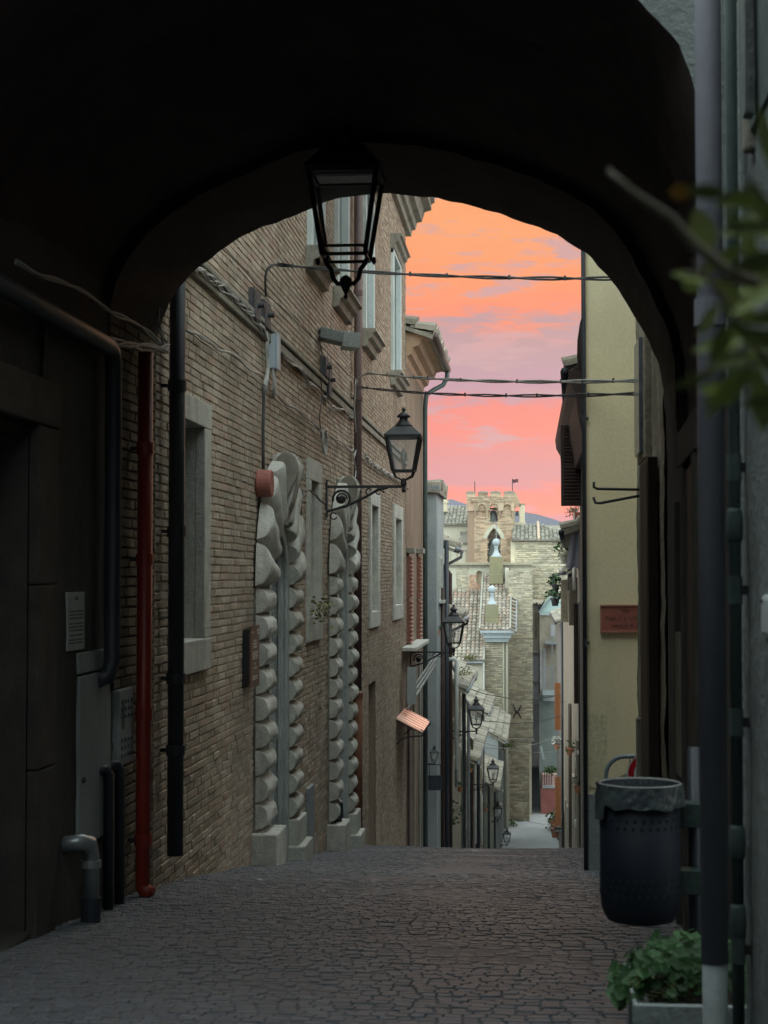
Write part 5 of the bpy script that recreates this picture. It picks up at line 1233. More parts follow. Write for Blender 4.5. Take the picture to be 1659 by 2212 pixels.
def left_house(y0, y1, X, ze, mat, label, nm='row_house', over=.42, ridge=2.6, rise=1.0, tiles=True, wins=(), seed=1, gutter=True, roofed=True):
    h = thing(nm, label, 'house', (X, y0, G(y0)))
    zg = min(G(y0), G(y1)) - .6; rd = -X
    MB().prism([(X, zg), (X, ze), (X - ridge, ze + rise), (X - 2 * ridge, ze), (X - 2 * ridge, zg)], 'y', y0 + .004, y1 - .004).build('walls', mat, h)
    if roofed:
        sl = Vector((-(ridge + over), 0, rise * (ridge + over) / ridge)); O = (X + over, y0 - .12, ze - rise * over / ridge + .03)
        if tiles: tile_roof(h, O, (0, 1, 0), sl, y1 - y0 + .1, sl.length, seed=seed, sp=.36, rl=.42, mat=M_RTILE, pan=M_STONED, hs=1.5)
        O2 = Vector((X - 2 * ridge - over, y0 - .12, ze - rise * over / ridge + .03)); MB().obox(((X - ridge - (ridge + over) / 2), (y0 + y1) / 2, ze + rise - rise * (ridge + over) / ridge / 2), (0, (y1 - y0) / 2, 0), (sl.x / 2, 0, -sl.z / 2), (.0, 0, .04)).build('rear_roof', M_TILE, h)
        if gutter:
            pts = [Vector((X + over + .05, y0 - .14, O[2] + .0)), Vector((X + over + .05, y1 - .04, O[2]))]
            b = MB(); b.tube(pts, .06, 8); b.build('gutter', M_LEAD, h, smooth=True)
            b = MB(); b.tube([(X + over + .05, y1 - .25, O[2] - .03), (X + over + .03, y1 - .25, O[2] - .18), (X + .10, y1 - .25, O[2] - .42), (X + .07, y1 - .25, O[2] - .6), (X + .07, y1 - .25, G(y1) + .05)], .042, 8)
            b.build('downpipe', M_LEAD if seed % 2 else M_DARKP, h, smooth=True)
    for (y, z, hh, w, sm) in wins: street_window(h, X, y, z, hh, w, M_STONE, M_PANE, sm)
    return h
# orange house with its moulded eaves
oh = left_house(PX1 + .02, 39.5, WX, 6.66, PLM['orange'], 'orange rendered house with moulded eaves next to the brick palace', 'orange_house', over=.56, ridge=3, rise=1.0, seed=3, gutter=False)
prof = [(-2.5, 5.62), (-2.44, 5.62), (-2.42, 5.74), (-2.33, 5.78), (-2.30, 5.92), (-2.18, 5.96), (-2.13, 6.08), (-1.96, 6.12), (-1.94, 6.16), (-2.5, 6.22)]
MB().prism([(x if x < -2.49 else x - .06, z + .34) for x, z in prof], 'y', PX1 + .03, 39.5).build('cornice', surf('orange_moulding', [(.40, .26, .17), (.50, .34, .23)], 3, .85, .2, 40), oh)
b = MB(); b.tube([(-1.92, PX1 + .1, 6.50), (-1.92, 39.6, 6.50)], .075, 10); b.build('gutter', M_BROWNP, oh, smooth=True)
yG = 38.6
MB().tube([(-1.92, 39.3, 6.46), (-1.93, 39.2, 6.25), (-2.02, 39.1, 6.08), (-2.22, 38.9, 5.95), (-2.38, yG, 5.8), (-2.41, yG, 5.5), (-2.41, yG, G(yG) + .05)], .055, 12).build('downpipe', surf('dark_green_pipe', [(.05, .075, .07), (.08, .105, .10)], 5, .5, .1, 40), oh, smooth=True)
for px, w in ((879, .55), (900, .5)):
    y = yL(px); z1, z0 = zL(px, 1200), zL(px, 1392)
    for q in (0, 1):
        f = MB().box(WX, WX + .07, y, y + w, z0 + (z1 - z0) * .5 * q + .02, z0 + (z1 - z0) * .5 * (q + 1) - .02).build('lattice_shutter', M_LATT, oh)
        l = MB(); n = 11
        for i in range(n): z = z0 + (z1 - z0) * .5 * (q + (i + .5) / n); l.box(WX + .07, WX + .10, y - .02, y + w + .02, z - .012, z + .012)
        l.build('slats', surf('pink_slat', [(.5, .28, .22), (.6, .36, .3)], 5, .8), f, kind='stuff')
    MB().box(WX, WX + .15, y - .1, y + w + .1, z1 + .05, z1 + .16).build('lintel', M_STONED, oh, bevel=.006)
for y, t, m in ((34.1, .35, M_BROWNP), (35.6, .3, PLM['beige']), (37.4, .35, M_STONED), (38.0, .25, PLM['greyb'])):
    MB().box(WX, WX + .05, y, y + t, G(y) - .2, -.3 - .1 * t).build('door_pilaster', m, oh, bevel=.006)
MB().box(WX, WX + .28, yL(868), yL(900), zL(880, 1400), zL(880, 1392)).build('ledge', M_STONE, oh, bevel=.01)
# white house and the rest of the row
wh = left_house(39.55, 42.8, -2.2, 3.62, PLM['white'], 'narrow white house standing forward of the orange one', 'white_house', over=.1, rise=.3, seed=2, gutter=False, wins=((40.6, 1.0, 1.0, .6, None),))
MB().box(-2.9, -2.12, 39.45, 42.85, 3.6, 3.72).build('parapet_cap', M_LEAD, wh)
MB().tube([(-2.12, 42.7, 2.5), (-2.12, 42.7, G(42))], .06, 8).build('downpipe', M_DARKP, wh, smooth=True)
MB().tube([(-2.13, 40.9, 1.3), (-2.13, 40.9, G(41))], .05, 8).build('conduit', M_SHUT, wh, smooth=True)
left_house(42.85, 46, -2.42, 2.45, PLM['greyb'], 'grey brown row house with a curling tiled eave behind the white house', over=.52, seed=5, wins=((43.6, .2, 1.1, .7, M_BRWN), (43.6, -2.6, 1.2, .7, M_BRWN)))
left_house(46.05, 49.6, -2.42, .55, PLM['beige'], 'lower beige row house with thick grey eaves tiles', over=.55, seed=6, wins=((47, -1.8, 1.1, .8, M_BRWN),))
left_house(49.65, 58.4, -2.4, -1.62, PLM['stone'], 'stone row house with mossy round tile ends above the street', over=.5, seed=7, rise=1.25, wins=((51.5, -4.0, 1.1, .8, M_BRWN), (55, -4.0, 1.1, .8, None)))
left_house(58.5, 72.0, -2.35, -4.72, PLM['greyb'], 'low row house with a pale tiled roof halfway down', over=.5, seed=8, rise=1.5, ridge=2.9, wins=((61, -7.5, 1.2, .8, None), (66, -7.6, 1.2, .8, M_BRWN)))
left_house(72.1, 81.0, -2.3, -4.15, PLM['beige'], 'row house with stone tiled roof and white downpipe', over=.5, seed=9, rise=1.6, ridge=2.9, wins=((75, -7, 1.2, .8, None),))
left_house(81.1, 92.0, -2.0, -8.6, PLM['green'], 'low greenish row house near the bottom of the street', over=.45, seed=10, rise=1.3, wins=((84, -11, 1.2, .8, None),))
left_house(92.1, 108.0, -1.75, -7.35, PLM['white'], 'pale house with weeds growing along its eaves at the bottom', over=.4, seed=11, rise=1.9, ridge=3.2, wins=((96, -11.5, 1.4, .9, None), (102, -11.5, 1.4, .9, None)))
for (px, py, Y, n_, r_, lab) in ((1092, 1612, 104, 160, .55, 'green weeds growing on the eaves of the pale lower house'), (1062, 1600, 107, 160, .7, 'yellowing weeds on the roof ridge of the pale lower house'), (1003, 1455, 50.5, 90, .28, 'moss tuft on the stone house roof end')):
    leaf_spray('roof_weeds', lab, 'plant', tuple(atY(px, py, Y)), n_, r_, .14 if Y > 60 else .06, surf('roof_weed_green', [(.12, .17, .04), (.22, .25, .07)], 6, .8, .1, 40, island=.4), int(px), flat=.35, up=.1)
# white downpipes and bits lower down
for (px, p0, p1, Y, X, m, lab) in ((1026, 1640, 1822, 70, None, 'white_pipe', 'white downpipe on the low row house'), (985, 1455, 1700, 49.4, None, 'grey_gutter', 'grey downpipe on the beige row house'), (962, 1300, 1815, 45.6, None, 'black_pipe_paint', 'black conduit on the grey brown row house'), (1040, 1720, 1824, 76, None, 'white_pipe', 'second white pipe farther down the row')):
    if m == 'white_pipe': surf('white_pipe', [(.6, .6, .56), (.7, .7, .66)], 4, .6, .05, 30)
    a, c = atY(px, p0, Y), atY(px, p1, Y); d = MB(); zz = max(c.z, G(Y) + .05)
    rt = MB().tube([(a.x - .25, Y - .1, a.z + .5), (a.x - .05, Y, a.z + .12), (a.x, Y, a.z), (a.x, Y, zz)], .05 if Y < 60 else .07, 8).build('downpipe', MATS[m], None, smooth=True, label=lab, cat='downpipe')
a = atY(957, 1424, 45.8); MB().tube([(a.x, 45.8, a.z), (a.x + .33, 45.8, a.z), (a.x + .37, 45.8, a.z - .05), (a.x + .37, 45.8, a.z - 3)], .055, 8).build('flue_pipe', MATS['white_pipe'], None, smooth=True, label='white flue pipe with an elbow under the third lantern', cat='pipe')
# pink canopy over a doorway
cn = thing('door_canopy', 'sheet metal door canopy with painted pink sky reflection on scrolled iron brackets', 'canopy', (WX, 32, -1.1))
M_PINK = surf('sky_pink_metal', [(.95, .62, .52), (1.0, .72, .62)], 4, .3, .05, 20, metal=.55, fine=.05)  # pink reflection of the sky is put into the base colour
a0, a1 = atX(856, 1552, -2.5), atX(876, 1540, -2.5); za, dz = a0.z, .26; yA, yBn = a0.y, a1.y
MB().obox((-2.26, (yA + yBn) / 2, za - dz / 2), (.25, 0, -dz / 2), (0, (yBn - yA) / 2, 0), (.006, 0, .012)).build('sheet', M_PINK, cn)
b = MB()
for k in range(6):
    y = yA + (yBn - yA) * (k + .5) / 6; MB().obox((-2.255, y, za - dz / 2 + .016), (.25, 0, -dz / 2), (0, .025, 0), (.004, 0, .008)).build('rib', M_PINK, cn)
for y in (yA + .15, yBn - .15):
    b = MB(); b.tube([(-2.5, y, za - .5), (-2.42, y, za - .42), (-2.3, y, za - .36), (-2.1, y, za - .34)] + [(-2.05 - .0 + .06 * cos(t), y, za - .28 + .06 * sin(t)) for t in [-1.4 + k * .6 for k in range(8)]], .014, 6); b.tube([(-2.5, y, za - .05), (-2.02, y, za - dz - .03)], .014, 6); b.build('bracket', M_IRON, cn)
# hanging signboard, small lantern, pots
a, c = atY(925, 1707, 38.9), atY(955, 1675, 38.9)
sb = thing('hanging_sign', 'dark blank hanging signboard beside the green downpipe', 'sign', (a.x, 38.9, a.z))
MB().box(a.x, c.x, 38.87, 38.91, a.z, c.z).build('board', surf('slate_board', [(.04, .045, .055), (.06, .065, .075)], 4, .6, .1, 30), sb, bevel=.005); MB().bar((WX, 38.89, c.z + .25), (c.x, 38.89, c.z + .25), .02).build('rod', M_IRON, sb)
for q in (.1, .9): MB().tube([(a.x + (c.x - a.x) * q, 38.89, c.z), (a.x + (c.x - a.x) * q, 38.89, c.z + .25)], .008, 6).build('hanger', M_IRON, sb)
p = atY(938, 1648, 38.4); sl_ = thing('small_lantern', 'small old wall lantern above the hanging signboard', 'lantern', (p.x, 38.4, p.z)); lantern_parts(sl_, .42)
MB().bar((WX - p.x, 0, -.02), (.01, 0, -.02), .02).build('arm', M_IRON, sl_, local=True)
def pot(px, py, w, Y, label, plant=0, mat=None, group='flower pots fixed along the house fronts', seed=1, leafm=None, side=None):
    c = atY(px, py, Y); r = w / 3600 * Y / 2; rt = thing('flower_pot', label, 'flower pot', (c.x, Y, c.z - r * 1.6), group)
    MB().lathe([(r * .62, c.z - r * 1.7), (r * .9, c.z - r * .35), (r * 1.05, c.z - r * .35), (r * 1.05, c.z), (r * .9, c.z), (r * .85, c.z - r * .2), (.001, c.z - r * .2)], (c.x, Y, 0), 14, caps=False).build('pot', mat or M_TERRA, rt, smooth=False)
    MB().tube([(c.x + (r * 1.3 if side else -r * 1.3), Y, c.z - r), (c.x, Y, c.z - r)], .012, 6).build('holder', M_IRON, rt)
    if plant: leaf_spray('', '', '', (c.x, Y, c.z + r * .6), plant, r * 1.9, r * .75, leafm or M_LEAF, seed, parent=rt, flat=.8, up=.4)
    return rt
pot(933, 1470, 18, 40.0, 'empty terracotta pot held out from the white house, upper', seed=1); pot(936, 1600, 19, 40.6, 'terracotta pot just over the small lantern', seed=2)
pot(944, 1362, 14, 40.3, 'terracotta pot high on the white house front', 30, seed=3); pot(968, 1782, 15, 47.5, 'terracotta pot with a tall dark climbing plant', 260, seed=4, leafm=M_LEAFD)
leaf_spray('climbing_plant', 'tall dark climbing plant against the beige row house', 'plant', tuple(atY(968, 1755, 47.4)), 200, .42, .09, M_LEAFD, 9, flat=2.5)
c = atY(872, 1478, 33.0)
st_ = thing('bent_pipe_stack', 'bundle of slanting pale boards and struts fixed above the pink canopy', 'awning frame', tuple(c))
MB().obox((-2.3, 32.6, c.z), (.05, .3, -.02), (.0, .05, .36), (.02, 0, 0)).build('panel', M_CAB, st_)
for k in range(3): MB().bar((-2.42, 33.0 + .3 * k, c.z - .5 + .14 * k), (-1.98, 35.2 + .3 * k, c.z + .28 + .1 * k), .035).build('strut', M_CABLE, st_)
# small cables lower down the street
for k, (A, B_, Y0, Y1, lab) in enumerate((((1012, 1487), (1212, 1500), 52, 62, 'thin cable across the street before the church, topmost'), ((1012, 1549), (1215, 1545), 56, 66, 'thin cable across the street at the level of the iron wall tie'), ((1000, 1588), (1212, 1623), 62, 70, 'sagging thin cable below the church ledge'), ((1035, 1614), (1205, 1590), 72, 80, 'thin cable rising to the flower box on the right'), ((1085, 1752), (1212, 1780), 90, 92, 'lowest thin cable above the road at the bottom'))):
    span(atY(*A, Y0), atY(*B_, Y1), .25, .013, M_CABLED if k < 2 else M_CABLE, lab, strands=1, ties=False, seed=20 + k)

for (px, Y, p0, m, lab) in ((946, 41.6, 1250, M_DARKP, 'thin black pipe on the white house corner'), (973, 47.0, 1240, M_SHUT, 'brown pipe on the lower beige row house'), (1003, 52.5, 1500, M_DARKP, 'black pipe on the stone row house front'), (1012, 55.5, 1520, M_LEAD, 'grey pipe farther along the stone row house'), (1019, 60, 1600, M_SHUT, 'dark brown pipe on the low row house'), (1034, 68, 1640, M_DARKP, 'black pipe below the fourth lantern'), (1056, 79, 1700, M_DARKP, 'dark pipe beyond the fourth lantern')):
    a = atY(px, p0, Y); MB().tube([(a.x - .15, Y, a.z + .2), (a.x, Y, a.z), (a.x, Y, G(Y))], .05 if Y < 60 else .06, 8).build('downpipe', m, None, smooth=True, label=lab, cat='downpipe')
for (px, py, w, Y, lab, n) in ((994, 1700, 12, 53, 'small pot with greenery low on the stone row house', 60), (1016, 1660, 10, 57, 'pot with a thin plant beside the grey pipe', 50), (1049, 1745, 9, 76, 'tiny pot with a plant near the fifth lantern', 40)): pot(px, py, w, Y, lab, n, seed=int(px))
# ================================================================== right side houses
XR = [(15, .53), (22, .70), (34, 1.02), (50, 1.40), (70, 1.62), (90, 1.76), (116, 1.78)]
def xr(y):
    for (a, xa), (b, xb) in zip(XR, XR[1:]):
        if y <= b: return xa + (xb - xa) * (y - a) / (b - a)
    return XR[-1][1]
def right_house(y0, y1, ze, mat, label, over=.35, seed=1, name='row_house', tiles=True):
    h = thing(name, label, 'house', (xr(y0), y0, G(y0))); a, b_ = xr(y0), xr(y1); zg = G(y1) - .6
    MB().prism([(a, y0 + .004), (b_, y1 - .004), (b_ + 5, y1 - .004), (b_ + 5, y0 + .004)], 'z', zg, ze).build('walls', mat, h)
    sl = Vector((3.2, 0, 1.2)); O = (a - over, y0 - .1, ze - .05)
    tile_roof(h, O, (b_ - a, y1 - y0, 0), sl, y1 - y0 + .1, sl.length, seed=seed, sp=.28, rl=.4, mat=M_RTILE, pan=M_STONED, hs=1.4)
    MB().tube([(a - over - .03, y0 - .12, ze - .08), (b_ - over - .03, y1, ze - .08)], .06, 8).build('gutter', M_DARKP, h, smooth=True)
    return h
r2 = right_house(22, 33.9, 4.35, PLM['greyb'], 'dark corniced house just beyond the yellow house', seed=31, over=.2)
x0 = xr(22)
MB().prism([(x0, 3.25), (x0 - .03, 3.5), (x0 - .07, 3.7), (x0 - .09, 3.95), (x0 - .17, 4.1), (x0 - .19, 4.27), (x0 + .3, 4.27), (x0 + .3, 3.25)], 'y', 21.7, 33).build('cornice', M_SHUT, r2)
MB().prism([(x0 - .13, 4.29), (x0 - .02, 4.42), (x0 + .1, 4.46), (x0 + .1, 4.29)], 'y', 21.8, 33).build('eaves_board', M_SHUT, r2)
bp = thing('bulging_planter', 'dark bulging object with a thin wire above the corniced eaves', 'planter', (x0, 22, 4.5))
c = atY(1262, 772, 21.5); MB().lathe([(.001, c.z - .22), (.06, c.z - .15), (.10, c.z), (.09, c.z + .25), (.06, c.z + .45), (.02, c.z + .6)], (c.x + .02, 21.5, 0), 12).build('body', M_SHUT, bp, smooth=True)
MB().tube([atY(1262, 672, 21.5), atY(1254, 700, 21.5), atY(1249, 735, 21.5), atY(1248, 770, 21.5), atY(1252, 796, 21.5)], .012, 6).build('wire', M_IRON, bp)
r3 = right_house(34, 49.9, 2.55, PLM['stone'], 'stone row house on the right behind the blue cloth', seed=32)
r4 = right_house(50, 69.9, 1.75, PLM['beige'], 'pale row house on the right with brown open shutters', seed=33)
r5 = right_house(70, 89.9, .75, PLM['beige'], 'pale grey row house on the right farther down', seed=34)
r6 = right_house(90, 113, -.9, PLM['greyb'], 'last row house on the right at the bottom of the street', seed=35)
def open_shutter(pl, pr, pt, pb, Y, mat, label, louv=True):
    """shutter leaf swung out into the street"""
    a, c = atY(pl, pb, Y), atY(pr, pt, Y); t = .04
    rt = thing('open_shutter', label, 'shutter', (c.x, Y, a.z), 'open shutters on the right house fronts')
    f = .05 if Y < 50 else .06
    b = MB(); b.box(a.x, a.x + f, Y, Y + t, a.z, c.z); b.box(c.x - f, c.x, Y, Y + t, a.z, c.z); b.box(a.x + f, c.x - f, Y, Y + t, c.z - f, c.z); b.box(a.x + f, c.x - f, Y, Y + t, a.z, a.z + f); b.box(a.x + f, c.x - f, Y + .001, Y + t - .001, (a.z + c.z) / 2 - f / 2, (a.z + c.z) / 2 + f / 2)
    b.build('frame', mat, rt)
    n = max(10, int((c.z - a.z) / .055)); dz = (c.z - a.z - 2 * f) / n
    big = MB()
    MB().box(a.x + f, c.x - f, Y + .026, Y + .03, a.z + f, c.z - f).build('backing', mat, rt)
    for i in range(n):
        z = a.z + f + dz * (i + .5)
        q = MB().obox(((a.x + c.x) / 2, Y + .012, z), ((c.x - a.x) / 2 - f, 0, 0), (0, .014, dz * .3), (0, -.002, .003 + dz * .08))
        if Y < 30: q.build('slat', mat, rt)
        else: big.add(q.v, q.f)
    if big.v: big.build('slats', mat, rt, kind='stuff')
    MB().box(c.x, c.x + .25, Y + .01, Y + .03, (a.z + c.z) / 2 + .2, (a.z + c.z) / 2 + .24).build('hinge', M_IRON, rt)
open_shutter(1212, 1259, 918, 1093, 26, M_SHUT, 'large dark louvred shutter swung out against the sunset sky')
open_shutter(1229, 1252, 1247, 1351, 45, surf('dull_brown_leaf', [(.15, .125, .09), (.19, .16, .12)], 5, .7), 'plain brown open shutter right of the louvred brown one')
open_shutter(1211.5, 1228, 1252, 1344, 60, M_BRWN, 'louvred brown open shutter beside the church wall')
open_shutter(1240, 1258, 1304, 1520, 40, M_SHUT, 'tall dark open shutter against the yellow house corner')
open_shutter(1198, 1211, 1475, 1577, 85, M_ORNG, 'upper orange louvred shutter down the right side')
open_shutter(1199, 1211.5, 1678, 1784, 91, M_ORNG, 'lower orange louvred shutter down the right side')
for (px, p0, p1, Y, r_, m, lab) in ((1214, 1344, 1830, 80, .055, M_DARKP, 'black downpipe behind the orange shutters'), (1231, 1520, 1830, 58, .06, M_WOOD, 'rusty downpipe in the middle of the right row'), (1230, 1192, 1275, 55, .07, M_DARKP, 'short black downpipe below the curved gutter end'), (1253, 1300, 1830, 36, .04, M_DARKP, 'black downpipe next to the yellow house corner'), (1240, 1215, 1275, 44, .04, surf('white_pipe', [(.6, .6, .56), (.7, .7, .66)], 4, .6, .05, 30), 'white pipe behind the blue cloth')):
    a, c = atY(px, p0, Y), atY(px, p1, Y); MB().tube([(a.x, Y, a.z), (a.x, Y, max(c.z, G(Y)))], r_, 8).build('downpipe', m, None, smooth=True, label=lab, cat='downpipe')
# pilasters breaking the house fronts
for h_, ys_ in ((r3, (36, 39, 43, 47)), (r4, (52, 56, 61, 66)), (r5, (73, 79, 85)), (r6, (94, 100, 107))):
    for i, y in enumerate(ys_): MB().box(xr(y) - .07, xr(y) + .05, y, y + .9, G(y) - .3, G(y) + 2.3 + .5 * (i % 2)).build('door_surround', (M_STONED, PLM['beige'], M_WOOD)[i % 3], h_, bevel=.01)
# blue cloth on a line, flower box, awning
cl = MB(); P = [(1224, 1222), (1262, 1236)]; Yc = 36
def cloth(u, v):
    tp = atY(1234 + 30 * u, 1143, Yc); bt = atY(1223 + 40 * u, 1222 + 14 * u + 5 * sin(u * 9), Yc); q = tp.lerp(bt, v); q.y += .03 * sin(u * 14 + v * 2) * (.3 + v); return q
o = MB().grid(cloth, 20, 12).build('blue_cloth', surf('blue_cloth', [(.55, .62, .85), (.62, .70, .88)], 3, .9, .2, 40, fine=.08), None, smooth=True, fix=False, label='pale blue cloth hanging beneath the red flower box', cat='cloth')
so = o.modifiers.new('thick', 'SOLIDIFY'); so.thickness = .006
a, c = atY(1239, 1143, 35.5), atY(1264, 1107, 35.5)
fb = thing('flower_box', 'dark red window box above the blue cloth', 'flower box', (a.x, 35.5, a.z))
MB().box(a.x, c.x + .2, 35.3, 35.7, a.z + .02, c.z).build('box', surf('dark_red_box', [(.22, .06, .05), (.28, .09, .07)], 5, .7, .2, 40), fb, bevel=.01); MB().box(a.x - .01, a.x + .02, 35.28, 35.29, a.z + .05, c.z - .02).build('price_strip', MATS['white_pipe'], fb)
leaf_spray('', '', '', (a.x + .02, 35.5, c.z + .0), 150, .2, .05, surf('grey_foliage', [(.16, .17, .14), (.25, .26, .22)], 6, .8, .1, 40, island=.4), 77, parent=fb, flat=.7, up=.2)
p = atY(1212, 1137, 40); MB().tube([p, atY(1222, 1146, 40), atY(1236, 1156, 40), atY(1256, 1160, 40)], .012, 6).build('bare_stem', M_IRON, None, label='thin dark stem poking out left of the flower box', cat='twig')
# gutter end, rail and pots down the right
pot(1221, 1196, 26, 50, 'grey dish shaped pot on the eaves under the blue cloth', 60, mat=M_STONED, seed=41, side=1); pot(1199, 1292, 20, 62, 'black pot with a plant near the mint gable', 90, mat=M_IRON, seed=42, side=1, leafm=M_LEAFD)
pot(1200, 1262, 18, 62, 'dark leafy pot on the rail next to the louvred shutter', 120, mat=M_IRON, seed=43, side=1, leafm=M_LEAFD)
pot(1248, 1698, 17, 36, 'terracotta pot low beside the yellow house corner', 20, seed=44, side=1); pot(1230, 1616, 17, 54, 'terracotta pot on the rusty downpipe side', 20, seed=45, side=1)
pot(1203, 1607, 14, 86, 'terracotta pot with white flowers under the orange shutter', 150, seed=46, side=1, leafm=surf('white_flowers', [(.4, .42, .36), (.6, .6, .58)], 9, .8, .1, 40, island=.3))
pot(1196, 1772, 18, 93, 'terracotta pot with trailing plant by the lower orange shutter', 80, seed=47, side=1); pot(1199, 1792, 20, 94, 'lowest terracotta pot with pale flowers on the right', 120, seed=48, side=1, leafm=MATS['white_flowers'])
rl = thing('balcony_rail', 'thin black square rail with plants beside the church wall', 'railing', tuple(atY(1193, 1270, 61)))
MB().tube([atY(1194, 1275, 61), atY(1194, 1240, 61), atY(1212, 1237, 61), atY(1232, 1238, 61)], .02, 6).build('rail', M_IRON, rl)
a = atY(1246, 1789, 37); MB().lathe([(.03, a.z), (.06, a.z + .03), (.065, a.z + .13), (.045, a.z + .19), (.01, a.z + .2)], (a.x, 37, 0), 12).build('white_jar', MATS['white_pipe'], None, smooth=True, label='white rounded box low on the right row', cat='box')

# ================================================================== church group at the end of the street
M_CH = surf('church_stone', [(0.442, 0.399, 0.300), (0.543, 0.503, 0.383)], .9, .92, .5, 14, island=.34, islcols=[(0.508, 0.467, 0.350), (0.442, 0.391, 0.275), (0.543, 0.492, 0.383), (0.407, 0.340, 0.233), (0.491, 0.426, 0.300)], stain=(0.321, 0.307, 0.233), sstain=.75)
M_CHB = surf('church_brick', [(0.407, 0.307, 0.208), (0.491, 0.391, 0.275)], .9, .92, .5, 14, island=.34, islcols=[(0.466, 0.358, 0.251), (0.423, 0.272, 0.184), (0.491, 0.407, 0.292), (0.442, 0.340, 0.233), (0.474, 0.323, 0.225)], stain=(0.321, 0.280, 0.208), sstain=.75)
M_CHP = surf('church_plaster', [(0.508, 0.486, 0.383), (0.576, 0.552, 0.442)], .8, .92, .4, 10, fine=.12, stain=(0.407, 0.383, 0.292), sstain=.8)
M_CTILE = surf('church_tile', [(.27, .235, .185), (.37, .33, .27)], 2, .95, .6, 30, island=.32, islcols=[(.36, .32, .26), (.30, .24, .18), (.40, .37, .30), (.33, .20, .14), (.27, .25, .21), (.38, .33, .27)], stain=(.2, .2, .16), sstain=.6)
M_CHW = surf('white_cornice', [(0.373, 0.427, 0.445), (0.433, 0.489, 0.503)], 1.5, .85, .2, 20, stain=(0.301, 0.339, 0.344))
M_MOSS = surf('lichen_block', [(0.229, 0.213, 0.121), (0.283, 0.264, 0.159)], 1.2, .92, .4, 20, stain=(0.217, 0.220, 0.165))
M_OTILE = surf('old_grey_tile', [(0.241, 0.226, 0.185), (0.301, 0.289, 0.242)], 1.0, .95, .6, 12, island=.25, islcols=[(0.265, 0.251, 0.204), (0.229, 0.213, 0.165), (0.301, 0.289, 0.236), (0.253, 0.251, 0.217)], stain=(0.181, 0.188, 0.159), sstain=.5)
def arch_top(x, a):
    xc, hw, zb, zs, pt = a; t = max(-1, min(1, (x - xc) / hw))
    return zs + hw * (sqrt(max(0, 1 - t * t)) if not pt else 1.6 * (1 - abs(t)) ** .62)
def arch_wall(parent, name, Y, x0, x1, z0, z1, arches, mat, depth, dirY=1, soffit=None):
    xs = {x0, x1}
    for a in arches:
        for i in range(13): xs.add(a[0] - a[1] * cos(pi * i / 12))
    xs = sorted(v for v in xs if x0 - 1e-6 <= v <= x1 + 1e-6); b = MB(); e = 1e-5
    for a, c in zip(xs, xs[1:]):
        if c - a < 1e-6: continue
        m = (a + c) / 2; zl = zr = z0
        for A in sorted([A for A in arches if A[0] - A[1] < m < A[0] + A[1]], key=lambda A: A[2]):
            if A[2] > min(zl, zr): b.quad((a, Y, zl), (c, Y, zr), (c, Y, A[2]), (a, Y, A[2])); b.quad((a, Y, A[2]), (c, Y, A[2]), (c, Y + depth, A[2]), (a, Y + depth, A[2]))
            zl, zr = arch_top(a + e, A), arch_top(c - e, A); b.quad((a, Y, zl), (c, Y, zr), (c, Y + depth, zr), (a, Y + depth, zl))
        b.quad((a, Y, zl), (c, Y, zr), (c, Y, z1), (a, Y, z1))
    for A in arches:
        for s in (-1, 1): x = A[0] + s * A[1]; zt_ = arch_top(x * 1.0, A); b.quad((x, Y, A[2]), (x, Y + depth, A[2]), (x, Y + depth, A[3]), (x, Y, A[3]))
    return b.build(name, mat, parent, fix=False)
def A_(pl, pr, pt, pb, Y, pointed=False):
    a, c = atY(pl, pb, Y), atY(pr, pt, Y); hw = (c.x - a.x) / 2; h = hw * (1.6 if pointed else 1)
    return ((a.x + c.x) / 2, hw, a.z, c.z - h, pointed)
# --- bell tower
YT = 127.0
def bx(px, Y=YT): return atY(px, VY, Y).x
tw = thing('bell_tower', 'brick bell tower with battlements and two arched bell openings', 'tower', (bx(1066), YT + 2, -2))
zt_, zb_ = zY(1088, YT), zY(1222, YT) - 3
ar1, ar2 = A_(1058.5, 1075.5, 1088.5, 1127, YT - .2), A_(1052.5, 1081.5, 1140, 1215, YT, True)
arch_wall(tw, 'front_wall', YT, bx(1025), bx(1109), zb_, zY(1084, YT), [ar1, ar2], M_CHB, .9)
def in_arch(x, z, L): return any(abs(x - a[0]) < a[1] + .06 and a[2] - .02 < z < arch_top(max(min(x, a[0] + a[1] * .98), a[0] - a[1] * .98), a) + .06 for a in L)
brick_front(tw, YT, bx(1025), bx(1109), zY(1225, YT), zY(1086, YT), [], M_CHB, course=.10, length=.42, proud=.03, joint=.02, skip=lambda x, z: in_arch(x, z, [ar1, ar2]))
MB().prism([(bx(1025), YT), (bx(1009), YT + .9), (bx(1009), YT + 4), (bx(1013), YT + 4), (bx(1013), YT + 1.0), (bx(1028), YT + .12)], 'z', zb_, zY(1086, YT)).build('corner_facet', M_CHB, tw)
MB().prism([(bx(1109), YT), (bx(1109), YT + 4), (bx(1106), YT + 4), (bx(1106), YT + .05)], 'z', zb_, zY(1086, YT)).build('side_wall', M_CHB, tw)
arch_wall(tw, 'rear_wall', YT + 4, bx(1009), bx(1109), zb_, zY(1086, YT), [(ar1[0] - .2, ar1[1], ar1[2] - .3, ar1[3], False)], M_CHP, -.6)
